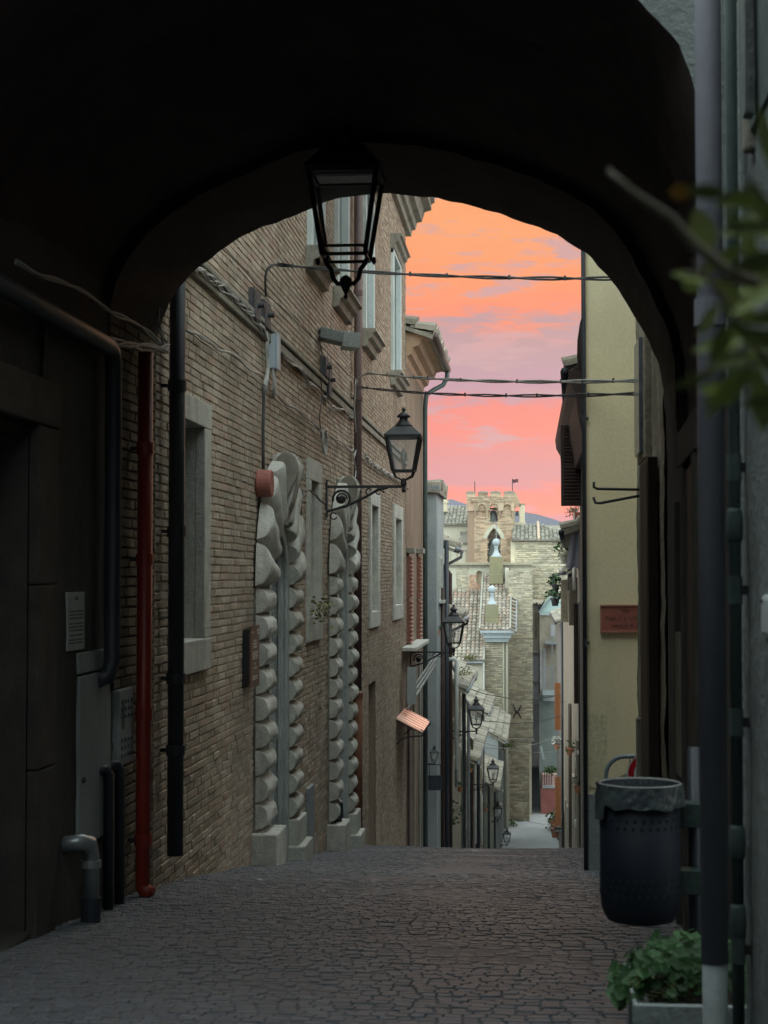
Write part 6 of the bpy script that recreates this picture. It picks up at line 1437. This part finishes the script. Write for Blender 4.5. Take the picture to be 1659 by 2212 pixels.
# arch rings
for A, w, m in ((ar1, .16, M_CHB), (ar2, .30, M_CHP)):
    b = MB(); n = 16
    for i in range(n):
        x0_, x1_ = A[0] - A[1] * cos(pi * i / n), A[0] - A[1] * cos(pi * (i + 1) / n)
        p0, p1 = Vector((x0_, arch_top(x0_, A))), Vector((x1_, arch_top(x1_, A))); o0 = (p0 - Vector((A[0], A[3]))); o1 = (p1 - Vector((A[0], A[3])))
        q0, q1 = p0 + o0.normalized() * w, p1 + o1.normalized() * w
        vs = [(p.x, y, p.y) for y in (YT - .06, YT) for p in (p0, p1, q1, q0)]; b.add(vs, [(0, 1, 2, 3), (4, 7, 6, 5), (2, 3, 7, 6), (0, 1, 5, 4), (0, 3, 7, 4), (1, 2, 6, 5)])
    b.build('arch_ring', m, tw)
# corbel table, parapet, battlements
zc0, zc1 = zY(1103, YT), zY(1086, YT); zp = zY(1074.5, YT); ztop = zY(1063.5, YT)
cor = [A_(1033, 1049.5, 1089, 1103, YT - .25), A_(1057.5, 1076.5, 1088, 1103, YT - .25), A_(1087.5, 1104.5, 1089, 1103, YT - .25)]
arch_wall(tw, 'corbel_arches', YT - .25, bx(1024), bx(1111), zc0, zY(1084, YT), cor, M_CHB, .25)
for px in (1024, 1050, 1078, 1106): MB().prism([(YT, zc0 - .6), (YT - .25, zc0), (YT, zc0)], 'x', bx(px), bx(px + 5)).build('corbel', M_CHB, tw)
MB().box(bx(1009), bx(1112), YT - .27, YT + .1, zY(1084, YT), zp).build('parapet', M_CHB, tw)
MB().prism([(bx(1024), YT - .27), (bx(1007), YT + .9), (bx(1007), YT + 1.2), (bx(1024), YT + .1)], 'z', zc0, zp).build('parapet_side', M_CHB, tw)
brick_front(tw, YT - .27, bx(1009), bx(1112), zY(1084, YT), zp, [], M_CHB, course=.10, length=.34, proud=.05, name='parapet_stones')
mer = [(1008, 1027), (1034, 1054), (1060, 1082), (1089, 1112)]
for i, (a, c) in enumerate(mer):
    MB().jbox(bx(a), bx(c), YT - .25, YT + .05, zp - .01, ztop, .03).build('merlon', M_CHB, tw, bevel=.02)
    cap = MB(); n = 8; x0_, x1_ = bx(a - 1), bx(c + 1)
    cap.prism([(x0_, ztop - .05)] + [(x0_ + (x1_ - x0_) * k / n, ztop + .03 + .07 * sin(pi * k / n)) for k in range(n + 1)] + [(x1_, ztop - .05)], 'y', YT - .32, YT + .12); cap.build('merlon_cap', M_STONED, tw)
for a, c in ((1012, 1022), (1040, 1052), (1066, 1078), (1094, 1106)): MB().jbox(bx(a), bx(c), YT + 3.6, YT + 3.9, zp - 1, ztop - .15, .03).build('rear_merlon', M_CHB, tw)
for px, pt in ((1026, 1040), (1107.5, 1034)): MB().tube([(bx(px), YT, ztop - .1), (bx(px), YT, zY(pt, YT))], .035, 6).build('pole', M_IRON, tw)
fl_ = MB().grid(lambda u, v: (bx(1108) + .42 * u, YT + .04 * sin(u * 8), zY(1042.5, YT) + .26 * v - .02 * sin(u * 6) + (.06 if (u > .9 and .3 < v < .7) else 0)), 10, 4).build('flag', surf('dark_flag', [(.10, .04, .05), (.14, .06, .07)], 4, .8), None, fix=False, label='small dark swallow tailed flag flying from the tower', cat='flag')
# side bell frame to the right
fr = thing('bell_frame_wall', 'narrow side bell gable attached right of the brick tower', 'bell gable', (bx(1122), YT + 1, zY(1128, YT)))
MB().prism([(bx(1109), zY(1062, YT)), (bx(1115), zY(1063, YT)), (bx(1121), zY(1078, YT)), (bx(1125), zY(1086, YT)), (bx(1125), zY(1094, YT)), (bx(1119), zY(1092, YT)), (bx(1113), zY(1096, YT)), (bx(1109), zY(1096, YT))], 'y', YT + .9, YT + 1.5).build('raking_wall', M_CHB, fr)
MB().box(bx(1122), bx(1134), YT + .9, YT + 1.6, zY(1132, YT), zY(1087, YT)).build('pier', M_CH, fr, bevel=.02); MB().box(bx(1108), bx(1112), YT + .9, YT + 1.6, zY(1130, YT), zY(1094, YT)).build('pier', M_CH, fr)
MB().box(bx(1121), bx(1135), YT + .85, YT + 1.65, zY(1088.5, YT), zY(1086.5, YT)).build('cap', M_STONED, fr); MB().box(bx(1109), bx(1136), YT + .8, YT + 1.7, zY(1134, YT), zY(1127, YT)).build('base', M_CH, fr)
M_BELL = surf('bronze_bell', [(.05, .055, .05), (.09, .10, .09)], 5, .5, .1, 30, metal=.4)
for (px, pt, pb, Y, lab) in ((1065.5, 1097, 1126, YT + .3, 'dark bell in the upper opening of the bell tower'), (1066, 1156, 1199, YT + .45, 'big dark bell in the pointed lower opening of the bell tower'), (1117, 1104, 1114, YT + 1.2, 'tiny bell in the side gable right of the tower')):
    a, c = atY(px, pb, Y), atY(px, pt, Y); h = c.z - a.z; r = h * .42; bl = thing('church_bell', lab, 'bell', (a.x, Y, a.z))
    MB().lathe([(r, a.z), (r * .93, a.z + h * .06), (r * .7, a.z + h * .3), (r * .55, a.z + h * .6), (r * .42, a.z + h * .76), (r * .12, a.z + h * .82), (.001, a.z + h * .83)], (a.x, Y, 0), 16, caps=False).build('bell_body', M_BELL, bl, smooth=True)
    MB().box(a.x - r * .9, a.x + r * .9, Y - r * .2, Y + r * .2, a.z + h * .84, c.z).build('headstock', M_WOOD, bl); MB().tube([(a.x, Y, a.z + h * .5), (a.x, Y, a.z - h * .05)], r * .08, 6).build('clapper', M_IRON, bl)
# --- church body
YC = 119.0
def cx_(px, Y=YC): return atY(px, VY, Y).x
def block(parent, name, px0, px1, pt, pb, Y, D, mat, zfloor=None, **k):
    a, c = atY(px0, pb, Y), atY(px1, pt, Y); return MB().box(a.x, c.x, Y, Y + D, zfloor if zfloor is not None else a.z, c.z).build(name, mat, parent, **k)
ch = thing('church', 'old pale stone church filling the end of the street', 'church', (cx_(1050), YC, -15))
ZF = -16
# right nave wall and roof
YN = 124.0
block(ch, 'nave_wall', 1104, 1236, 1168, 1500, YN, 10, M_CH, ZF)
brick_front(ch, YN, atY(1109, 0, YN).x, atY(1240, 0, YN).x, zY(1500, YN), zY(1169, YN), [], M_CH, course=.15, length=.45, proud=.07, joint=.025, rough=.25, name='nave_stones')
def roofpoly(name, parent, pts, mat, thick=.12):
    b = MB(); n = len(pts); nn = (Vector(pts[1]) - Vector(pts[0])).cross(Vector(pts[2]) - Vector(pts[0])).normalized()
    if nn.z < 0: nn = -nn
    b.v = [tuple(p) for p in pts] + [tuple(Vector(p) - nn * thick) for p in pts]; b.f = [tuple(range(n)), tuple(range(2 * n - 1, n - 1, -1))] + [(i, (i + 1) % n, n + (i + 1) % n, n + i) for i in range(n)]
    return b.build(name, mat, parent)
e0, e1, t0, t1 = atY(1106, 1166, YN - .3), atY(1240, 1167, YN - .3), atY(1109, 1134, YN + 4), atY(1162, 1127.5, YN + 4); t2 = atY(1238, 1150, YN + 4)
for nm, P, sd in (('nave_roof', (e0, e1, t1, t0), 51),):
    ux = (e1 - e0); uy = (t0 - e0); uy.x = 0
    L_ = ux.length; apex = (t1.x - e0.x)
    def sk(Pp, e0=e0, t1=t1, L_=L_):
        f = (Pp.y - e0.y) / 4.3; zmax = 1.0
        lim = 1 - max(0, (Pp.x - t1.x)) / (L_ - (t1.x - e0.x)) * .62
        return f > lim
    tile_roof(ch, e0, ux, uy, L_, uy.length, sp=.3, rl=.45, mat=M_OTILE, seed=sd, name=nm, skip=sk, pan=M_OTILE)
b = MB(); b.tube([atY(1164, 1165, YN - .35), atY(1162, 1128, YN + 3.9)], .11, 8); b.build('hip_tiles', M_TILE, ch)
block(ch, 'eaves_line', 1105, 1238, 1166, 1169.5, YN - .28, .3, M_SHUT)
# left hall behind
YL_ = 131.0
lh = thing('left_hall', 'old hall with mossy tiled roof and chimney left of the tower', 'building', tuple(atY(980, 1215, YL_)))
block(lh, 'wall', 925, 1016, 1132, 1230, YL_, 6, M_CHP, -8)
e0, e1, t0 = atY(925, 1133, YL_ - .3), atY(1016, 1137, YL_ - .3), atY(925, 1094, YL_ + 5); uy = t0 - e0; uy.x = 0
tile_roof(lh, e0, (1, 0, 0), uy, e1.x - e0.x, uy.length, sp=.3, rl=.45, mat=M_OTILE, seed=52, pan=M_OTILE)
cm = block(lh, 'chimney', 948, 966, 1078, 1105, YL_ + 2, .7, M_CH); block(lh, 'chimney_cap', 946.5, 968, 1083, 1086, YL_ + 1.95, .8, M_CH); block(lh, 'chimney_top', 951, 961, 1076, 1078.5, YL_ + 2.1, .5, M_STONED)
block(lh, 'side_window', 994, 1010, 1148, 1158, YL_ - .01, .05, M_STONED)
roofpoly('lean_to_roof', lh, [atY(975, 1172, YL_ - 2.5), atY(1017, 1172, YL_ - 2.5), atY(1017, 1150, YL_ - .2), atY(1008, 1152, YL_ - .2)], M_OTILE)
block(lh, 'lean_to_wall', 976, 1025, 1174, 1235, YL_ - 2.3, 2, M_CHP, -8); block(lh, 'string_course', 978, 1025, 1188, 1190, YL_ - 2.36, .1, M_CH)
for px in (985, 1003, 1019): block(lh, 'pilaster', px, px + 3, 1192, 1226, YL_ - 2.36, .08, M_CH)
block(lh, 'end_block', 944, 978, 1172, 1232, YL_ - 1.4, 2, M_CHP, -8)
# church gable front
zcor = zY(1216, YC)
nich = [A_(1029, 1041.5, 1233, 1262, YC), A_(1082.5, 1086, 1232, 1300, YC)]
arch_wall(ch, 'front_wall', YC, cx_(935), cx_(1147), ZF, zcor, nich, M_CHP, .35)
MB().box(cx_(1028), cx_(1043), YC + .3, YC + .36, nich[0][2], nich[0][3] + .4).build('niche_back', M_CHB, ch); MB().box(cx_(1080), cx_(1090), YC + .3, YC + .36, nich[1][2] - 1, nich[1][3] + .4).build('niche_back', M_STONED, ch)
MB().box(cx_(935), cx_(1147), YC + .36, YC + 4.5, ZF, zcor - .01).build('core', M_CHP, ch)
MB().box(cx_(948), cx_(1151), YC - .25, YC + .1, zcor - .16, zcor + .02).build('cornice', M_CH, ch, bevel=.03); MB().box(cx_(950), cx_(1149), YC - .14, YC + .1, zcor - .27, zcor - .165).build('cornice_bed', M_STONED, ch)
brick_front(ch, YC, cx_(1013), cx_(1046), zY(1274, YC), zY(1242, YC), [], surf('warm_red_brick', [(.5, .3, .2), (.58, .38, .27)], 1, .92, .4, 20, island=.25), course=.1, length=.3, proud=.02, skip=lambda x, z: in_arch(x, z, nich), name='red_brick_patch')
brick_front(ch, YC, cx_(985), cx_(1012), zY(1274, YC), zY(1228, YC), [], M_CH, course=.13, length=.4, proud=.025, name='stone_patch')
MB().prism([(cx_(1095), YC - .005), (cx_(1099), YC - .06), (cx_(1103), YC - .005)], 'z', ZF, zcor - .3).build('pipe_chase', M_STONED, ch)
# right buttress wall running down to the road
YB = 115.5
bw0, bw1 = atY(1095, 0, YB).x, atY(1146, 0, YB).x
bw2 = atY(1138, 0, YB).x; zs_ = zY(1600, YB)
MB().box(bw0, bw1, YB, YC + 3, zs_, zY(1232, YB)).build('buttress_wall', M_CH, ch); MB().box(bw0, bw2, YB, YC + 3, ZF, zs_ - .002).build('buttress_foot', M_CH, ch)
MB().box(atY(1087, 0, YB).x, bw0 - .005, YB + 1.2, YC, ZF, zY(1226, YB)).build('inner_pier', M_CHP, ch)
brick_front(ch, YB, bw0, bw2, -15.6, zY(1595, YB), [], surf('footing_stone', [(.40, .36, .26), (.50, .45, .34)], 1, .92, .6, 12, island=.3, stain=(.26, .22, .15)), course=.16, length=.4, proud=.07, rough=.25, name='footing_stones')
brick_front(ch, YB, bw0, bw1, zY(1592, YB), zY(1233, YB), [], M_CH, course=.11, length=.42, proud=.035, joint=.022, rough=.12, name='buttress_stones')
MB().box(bw0 - .02, bw1 + .05, YB - .12, YB + .1, zY(1603, YB), zY(1596, YB)).build('ledge', M_STONED, ch, bevel=.03)
MB().box(bw0 - .01, bw1 + .02, YB - .08, YB + .1, zY(1378, YB), zY(1376, YB)).build('string_course', M_CH, ch)
tie = thing('iron_wall_tie', 'X shaped iron wall tie on the pale church buttress', 'wall tie', tuple(atY(1117, 1538, YB - .06)))
c = atY(1117, 1538, YB - .08)
for s in (-1, 1): MB().tube([(c.x - s * .28, YB - .08, c.z + .5), (c.x - s * .14, YB - .08, c.z + .14), (c.x, YB - .09, c.z), (c.x + s * .14, YB - .08, c.z - .14), (c.x + s * .28, YB - .08, c.z - .5 + .04)], [.03, .05, .07, .05, .03], 8).build('iron_arm', M_IRON, tie)
# upper roof block with white cornice
YU = 111.5
ub = thing('church_porch', 'projecting church wing with steep barrel tile roof and white cornice', 'church wing', tuple(atY(1070, 1600, YU)))
zu = zY(1363, YU)
MB().box(atY(1042, 0, YU).x, atY(1094, 0, YU).x, YU + .3, YC, ZF, zu - .2).build('wall', M_CH, ub)
brick_front(ub, YU + .3, atY(1042, 0, YU).x, atY(1081, 0, YU).x, zY(1640, YU), zY(1386, YU), [], M_CH, course=.12, length=.6, proud=.055, joint=.035, name='wall_stones')
for px in (1081.5, 1089): MB().box(atY(px, 0, YU).x, atY(px + 4, 0, YU).x, YU + .16, YU + .31, ZF, zY(1384, YU)).build('pilaster', M_CHP, ub, bevel=.02)
xL, xRr = atY(1034, 0, YU - .5).x, atY(1106, 0, YU - .5).x
zc_ = zY(1362, YU)
for k, (ins, z0_, z1_) in enumerate(((0, -.16, 0), (.10, -.27, -.165), (.2, -.5, -.275), (.30, -.62, -.505), (.36, -.76, -.625))):
    MB().box(xL + ins, xRr - ins, YU - .5 + ins, YU + .9, zc_ + z0_, zc_ + z1_).build('cornice', M_CHW, ub, bevel=.015)
e0 = atY(1037, 1362, YU - .45); t0 = atY(1046, 1241, YC - .2); uy = t0 - e0; uy.x = 0
xw = atY(1101, 1362, YU - .45).x - e0.x
tile_roof(ub, e0, (1, 0, 0), uy, xw, uy.length, sp=.285, rl=.42, singles=140, seed=61, mat=M_CTILE, pan=M_STONED)
uyn = uy.normalized()
for xs_ in (e0.x - .03, e0.x + xw + .03):
    MB().bar((xs_, e0.y, e0.z + .1), (xs_, e0.y + uy.y, e0.z + uy.z + .1), .12, .16).build('verge', M_OTILE, ub)
b = MB()
for k in range(16):
    P0 = Vector((e0.x + xw + .24, e0.y, e0.z - .02)) + uy * (k / 16); b.tube([P0 + Vector((-.16, 0, .08)), P0 + Vector((.22, 0, -.06))], .085, 6)
b.build('verge_tiles', M_CTILE, ub, kind='stuff')
MB().tube([Vector((e0.x + xw + .42, e0.y, e0.z - .1)), Vector((e0.x + xw + .42, e0.y + uy.y, e0.z + uy.z - .1))], .07, 8).build('gutter', M_LEAD, ub, smooth=True)
# two ball finials on lichened blocks
def finial(px, pbase, ptop, pbt, pbb, wpx, Y, lab):
    x = atY(px, 0, Y).x; k = Y / 3600; a = zY(pbb, Y); bz = zY(pbt, Y); w = wpx * k / 2
    f = thing('ball_finial', lab, 'finial', (x, Y, a), 'ball finials on lichened blocks')
    MB().jbox(x - w, x + w, Y - w, Y + w, a - .5, bz, .02).build('block', M_MOSS, f, bevel=.03)
    MB().box(x - w * 1.06, x + w * 1.06, Y - w * 1.06, Y + w * 1.06, a - .6, a - .0 + .08).build('foot', M_MOSS, f, bevel=.03)
    r = 8.2 * k; zt2 = zY(ptop, Y); MB().lathe([(w * .85, bz), (w * .85, bz + .06), (w * .62, bz + .12), (w * .38, bz + .35), (w * .26, bz + .62), (w * .34, bz + .68), (w * .34, bz + .74), (w * .2, bz + .78)], (x, Y, 0), 16).build('baluster', M_CHW, f, smooth=True)
    MB().lathe([(r * sin(t), bz + .76 + r - r * cos(t)) for t in [pi * i / 12 for i in range(13)]], (x, Y, 0), 18, caps=False).build('ball', M_CHW, f, smooth=True)
    return x, bz + .76 + 2 * r
x_, z_ = finial(1069, 1203, 1166, 1203, 1243, 28, 117.6, 'upper white ball finial in front of the bell tower')
MB().tube([(x_, 117.6, z_ - .02), (x_, 117.6, zY(1128, 117.6))], .035, 6).build('iron_spike', M_LEAD, None, label='thin iron cross shaft rising from the upper ball finial', cat='spike')
finial(1059.5, 1305, 1270, 1306, 1340, 27, 112.3, 'lower white ball finial standing on the steep tiled roof')
# lower left roof
YQ = 110.6
lr = thing('church_aisle', 'low church aisle with a big barrel tiled roof left of the porch', 'church wing', tuple(atY(1000, 1500, YQ)))
e0 = atY(920, 1428, YQ - .4); t0 = atY(936, 1275, YC - .1); uy = t0 - e0; uy.x = 0; e1 = atY(1044, 1428, YQ - .4)
tile_roof(lr, e0, (1, 0, 0), uy, e1.x - e0.x, uy.length, sp=.29, rl=.42, singles=150, seed=62, mat=M_CTILE, pan=M_STONED)
MB().box(e0.x, atY(1041, 0, YQ).x, YQ, YC - .01, ZF, e0.z - .12).build('wall', M_CHP, lr)
MB().tube([(e1.x + .04, YQ - .5, e0.z - .1), (e1.x + .04, YQ - .5, e0.z - 2.6)], .05, 8).build('downpipe', MATS['white_pipe'], lr); MB().tube([(e0.x, YQ - .5, e0.z - .08), (e1.x, YQ - .5, e0.z - .08)], .06, 8).build('gutter', M_LEAD, lr)
MB().bar((e1.x + .02, e0.y, e0.z + .06), (e1.x + .02, e0.y + uy.y, e0.z + uy.z + .06), .14, .14).build('verge', M_OTILE, lr)
leaf_spray('roof_weeds', 'dry grass tuft on the eaves of the church aisle roof', 'plant', tuple(atY(1014, 1422, YQ - .3)), 160, .42, .13, M_WEED, 91, flat=.3, up=.2)

# ================================================================== right of the church: alley house, mint gabled house, pink balcony
al = thing('alley_house', 'narrow pinkish house in the alley beside the church', 'house', tuple(atY(1155, 1750, 122)))
M_AL = wallmat('pinkish_render', (.36, .31, .25), (.44, .39, .32)); M_ALD = wallmat('shaded_render', (.34, .34, .36), (.42, .42, .43), (.26, .26, .28))
block(al, 'walls', 1146, 1166, 1303, 1408, 122, 8, M_AL, -9.5); a = atY(1145.5, 1408, 121.9); c = atY(1166.5, 1408, 121.9)
MB().box(a.x, c.x, 121.9, 130, -9.6, a.z).build('lower_wall', M_ALD, al) if False else None
block(al, 'lower_walls', 1145.5, 1166, 1408, 1650, 121.9, 8, M_ALD, -12.3)
roofpoly('roof', al, [atY(1143, 1300, 121.5), atY(1170, 1302, 121.5), atY(1186, 1287, 128), atY(1150, 1283, 128)], M_TILE)
block(al, 'window', 1155, 1160, 1323, 1375, 121.98, .05, M_BRWN); block(al, 'window_sill', 1153.5, 1161, 1377, 1380, 121.9, .15, M_STONED); block(al, 'awning', 1152, 1164, 1404, 1410, 121.5, .4, M_STONED)
for pt in (1470, 1520): block(al, 'cornice', 1145, 1167, pt, pt + 4, 121.7, .3, M_STONED)
MB().tube([atY(1158, 1302, 121.4), atY(1165, 1312, 121.6), atY(1166, 1320, 121.8), atY(1166, 1640, 121.8)], .06, 8).build('downpipe', M_DARKP, al, smooth=True)
# vaulted opening at the foot of the alley
aa = A_(1133, 1168, 1650, 1800, 121.85)
arch_wall(al, 'alley_arch', 121.85, atY(1130, 0, 121.85).x, atY(1169, 0, 121.85).x, -15.7, -12.2, [aa], M_ALD, 7)
MB().box(atY(1126, 0, 123).x, atY(1172, 0, 123).x, 123.4, 123.6, -16, -12).build('inner_wall', M_ALD, al)
mh = thing('mint_house', 'house with a mint green gable and grey balconies', 'house', tuple(atY(1190, 1600, 121)))
M_MINT = surf('mint_render', [(.42, .56, .52), (.48, .62, .58)], 1, .9, .2, 20, fine=.06)
P = [atY(p[0], p[1], 121) for p in ((1166, 1327), (1166, 1318), (1182, 1294), (1196, 1284), (1240, 1300), (1240, 1327))]
MB().prism([(q.x, q.z) for q in P], 'y', 121, 123.8).build('gable', M_MINT, mh)
roofpoly('roof_edge', mh, [atY(1163, 1322, 120.8), atY(1196, 1281, 120.8), atY(1196, 1279, 123.5), atY(1163, 1320, 123.5)], M_LEAD)
block(mh, 'walls', 1166, 1245, 1328, 1500, 121.01, 2.8, PLM['beige'], -10)
MB().bar(atY(1166, 1327, 120.8), atY(1240, 1327, 120.8), .12).build('cornice', M_CHW, mh)
rl = MB().bar(atY(1167, 1322, 120.7), atY(1240, 1322, 120.7), .03).build('terrace_rail', M_LEAD, mh)
block(mh, 'lower_walls', 1165, 1245, 1500, 1700, 120.9, 2.9, wallmat('teal_grey_render', (.17, .21, .20), (.23, .27, .26)), -15.8)
for a, c, t, b_ in ((1167, 1171, 1398, 1490), (1174, 1179, 1400, 1490), (1189, 1199, 1350, 1375)): block(mh, 'window', a, c, t, b_, 120.96, .05, M_ALD)
bal = block(mh, 'balcony', 1178, 1212, 1388, 1392, 119.8, 1.4, M_LEAD)
for pt in (1377, 1385): MB().bar(atY(1178, pt, 119.8), atY(1212, pt, 119.8), .05).build('rail', M_LEAD, mh)
for px in (1192.5, 1208): MB().bar(atY(px, 1377, 119.8), atY(px, 1500, 119.8), .05).build('rail_post', M_LEAD, mh)
bl2 = block(mh, 'lower_balcony', 1172, 1199, 1494, 1502, 119.2, 2.4, M_CHW); block(mh, 'balcony_front', 1174, 1199, 1503, 1514, 119.5, 2, M_CHW)
for k in range(9): MB().bar(atY(1173 + k * 3, 1440, 119.3), atY(1173 + k * 3, 1494, 119.3), .035).build('baluster', M_LEAD, mh)
MB().bar(atY(1172, 1440, 119.3), atY(1199, 1440, 119.3), .05).build('rail', M_LEAD, mh)
pk = thing('red_corner_house', 'low red walled corner with a pink balcony and plants', 'house', tuple(atY(1185, 1745, 119)))
M_RED = wallmat('maroon_render', (.30, .10, .09), (.36, .14, .12), (.2, .1, .09)); M_PNK = surf('pink_render', [(.66, .40, .38), (.72, .48, .45)], 2, .85, .2, 20)
block(pk, 'wall', 1168.5, 1206, 1703, 1760, 119.5, 6, M_RED, -15.8); block(pk, 'balcony_wall', 1170, 1206, 1674, 1697, 119.6, 5, M_PNK); block(pk, 'balcony_slab', 1171, 1206, 1697.5, 1702.5, 119.4, 5, M_CHW)
for k in range(5): MB().bar(atY(1171 + k * 5, 1668, 119.3), atY(1171 + k * 5, 1696, 119.3), .05).build('rail_post', M_IRON, pk)
block(pk, 'upper_wall', 1166, 1204, 1640, 1673, 121, 4, wallmat('plum_render', (.22, .15, .15), (.28, .2, .19))); MB().bar(atY(1169, 1612, 119.5), atY(1174, 1640, 119.5), .16).build('white_post', M_CHW, pk)
leaf_spray('balcony_plant', 'green plant with red flowers on the pink balcony', 'plant', tuple(atY(1190, 1668, 119)), 200, .5, .16, M_LEAF, 95, flat=.5)
leaf_spray('street_shrub', 'small shrub at the church foot by the road', 'plant', tuple(atY(1103, 1790, 113)), 220, .75, .14, M_LEAF, 96, flat=1.2)

# ================================================================== evening haze over the whole valley
HZ = surf  # placeholder name kept short
hm = bpy.data.materials.new('evening_haze'); hm.use_nodes = True; nt = hm.node_tree; nt.nodes.clear()
vo = nt.nodes.new('ShaderNodeVolumePrincipled'); ou = nt.nodes.new('ShaderNodeOutputMaterial'); nt.links.new(vo.outputs[0], ou.inputs['Volume'])
vo.inputs['Color'].default_value = (.50, .42, .74, 1); vo.inputs['Density'].default_value = 0.00011; vo.inputs['Anisotropy'].default_value = 0.0
hz = MB().box(-4200, 4200, -60, 4880, -20, 230).build('haze', None, None, kind='stuff', label='thin blue evening haze over town and mountains'); hz.data.materials.append(hm)
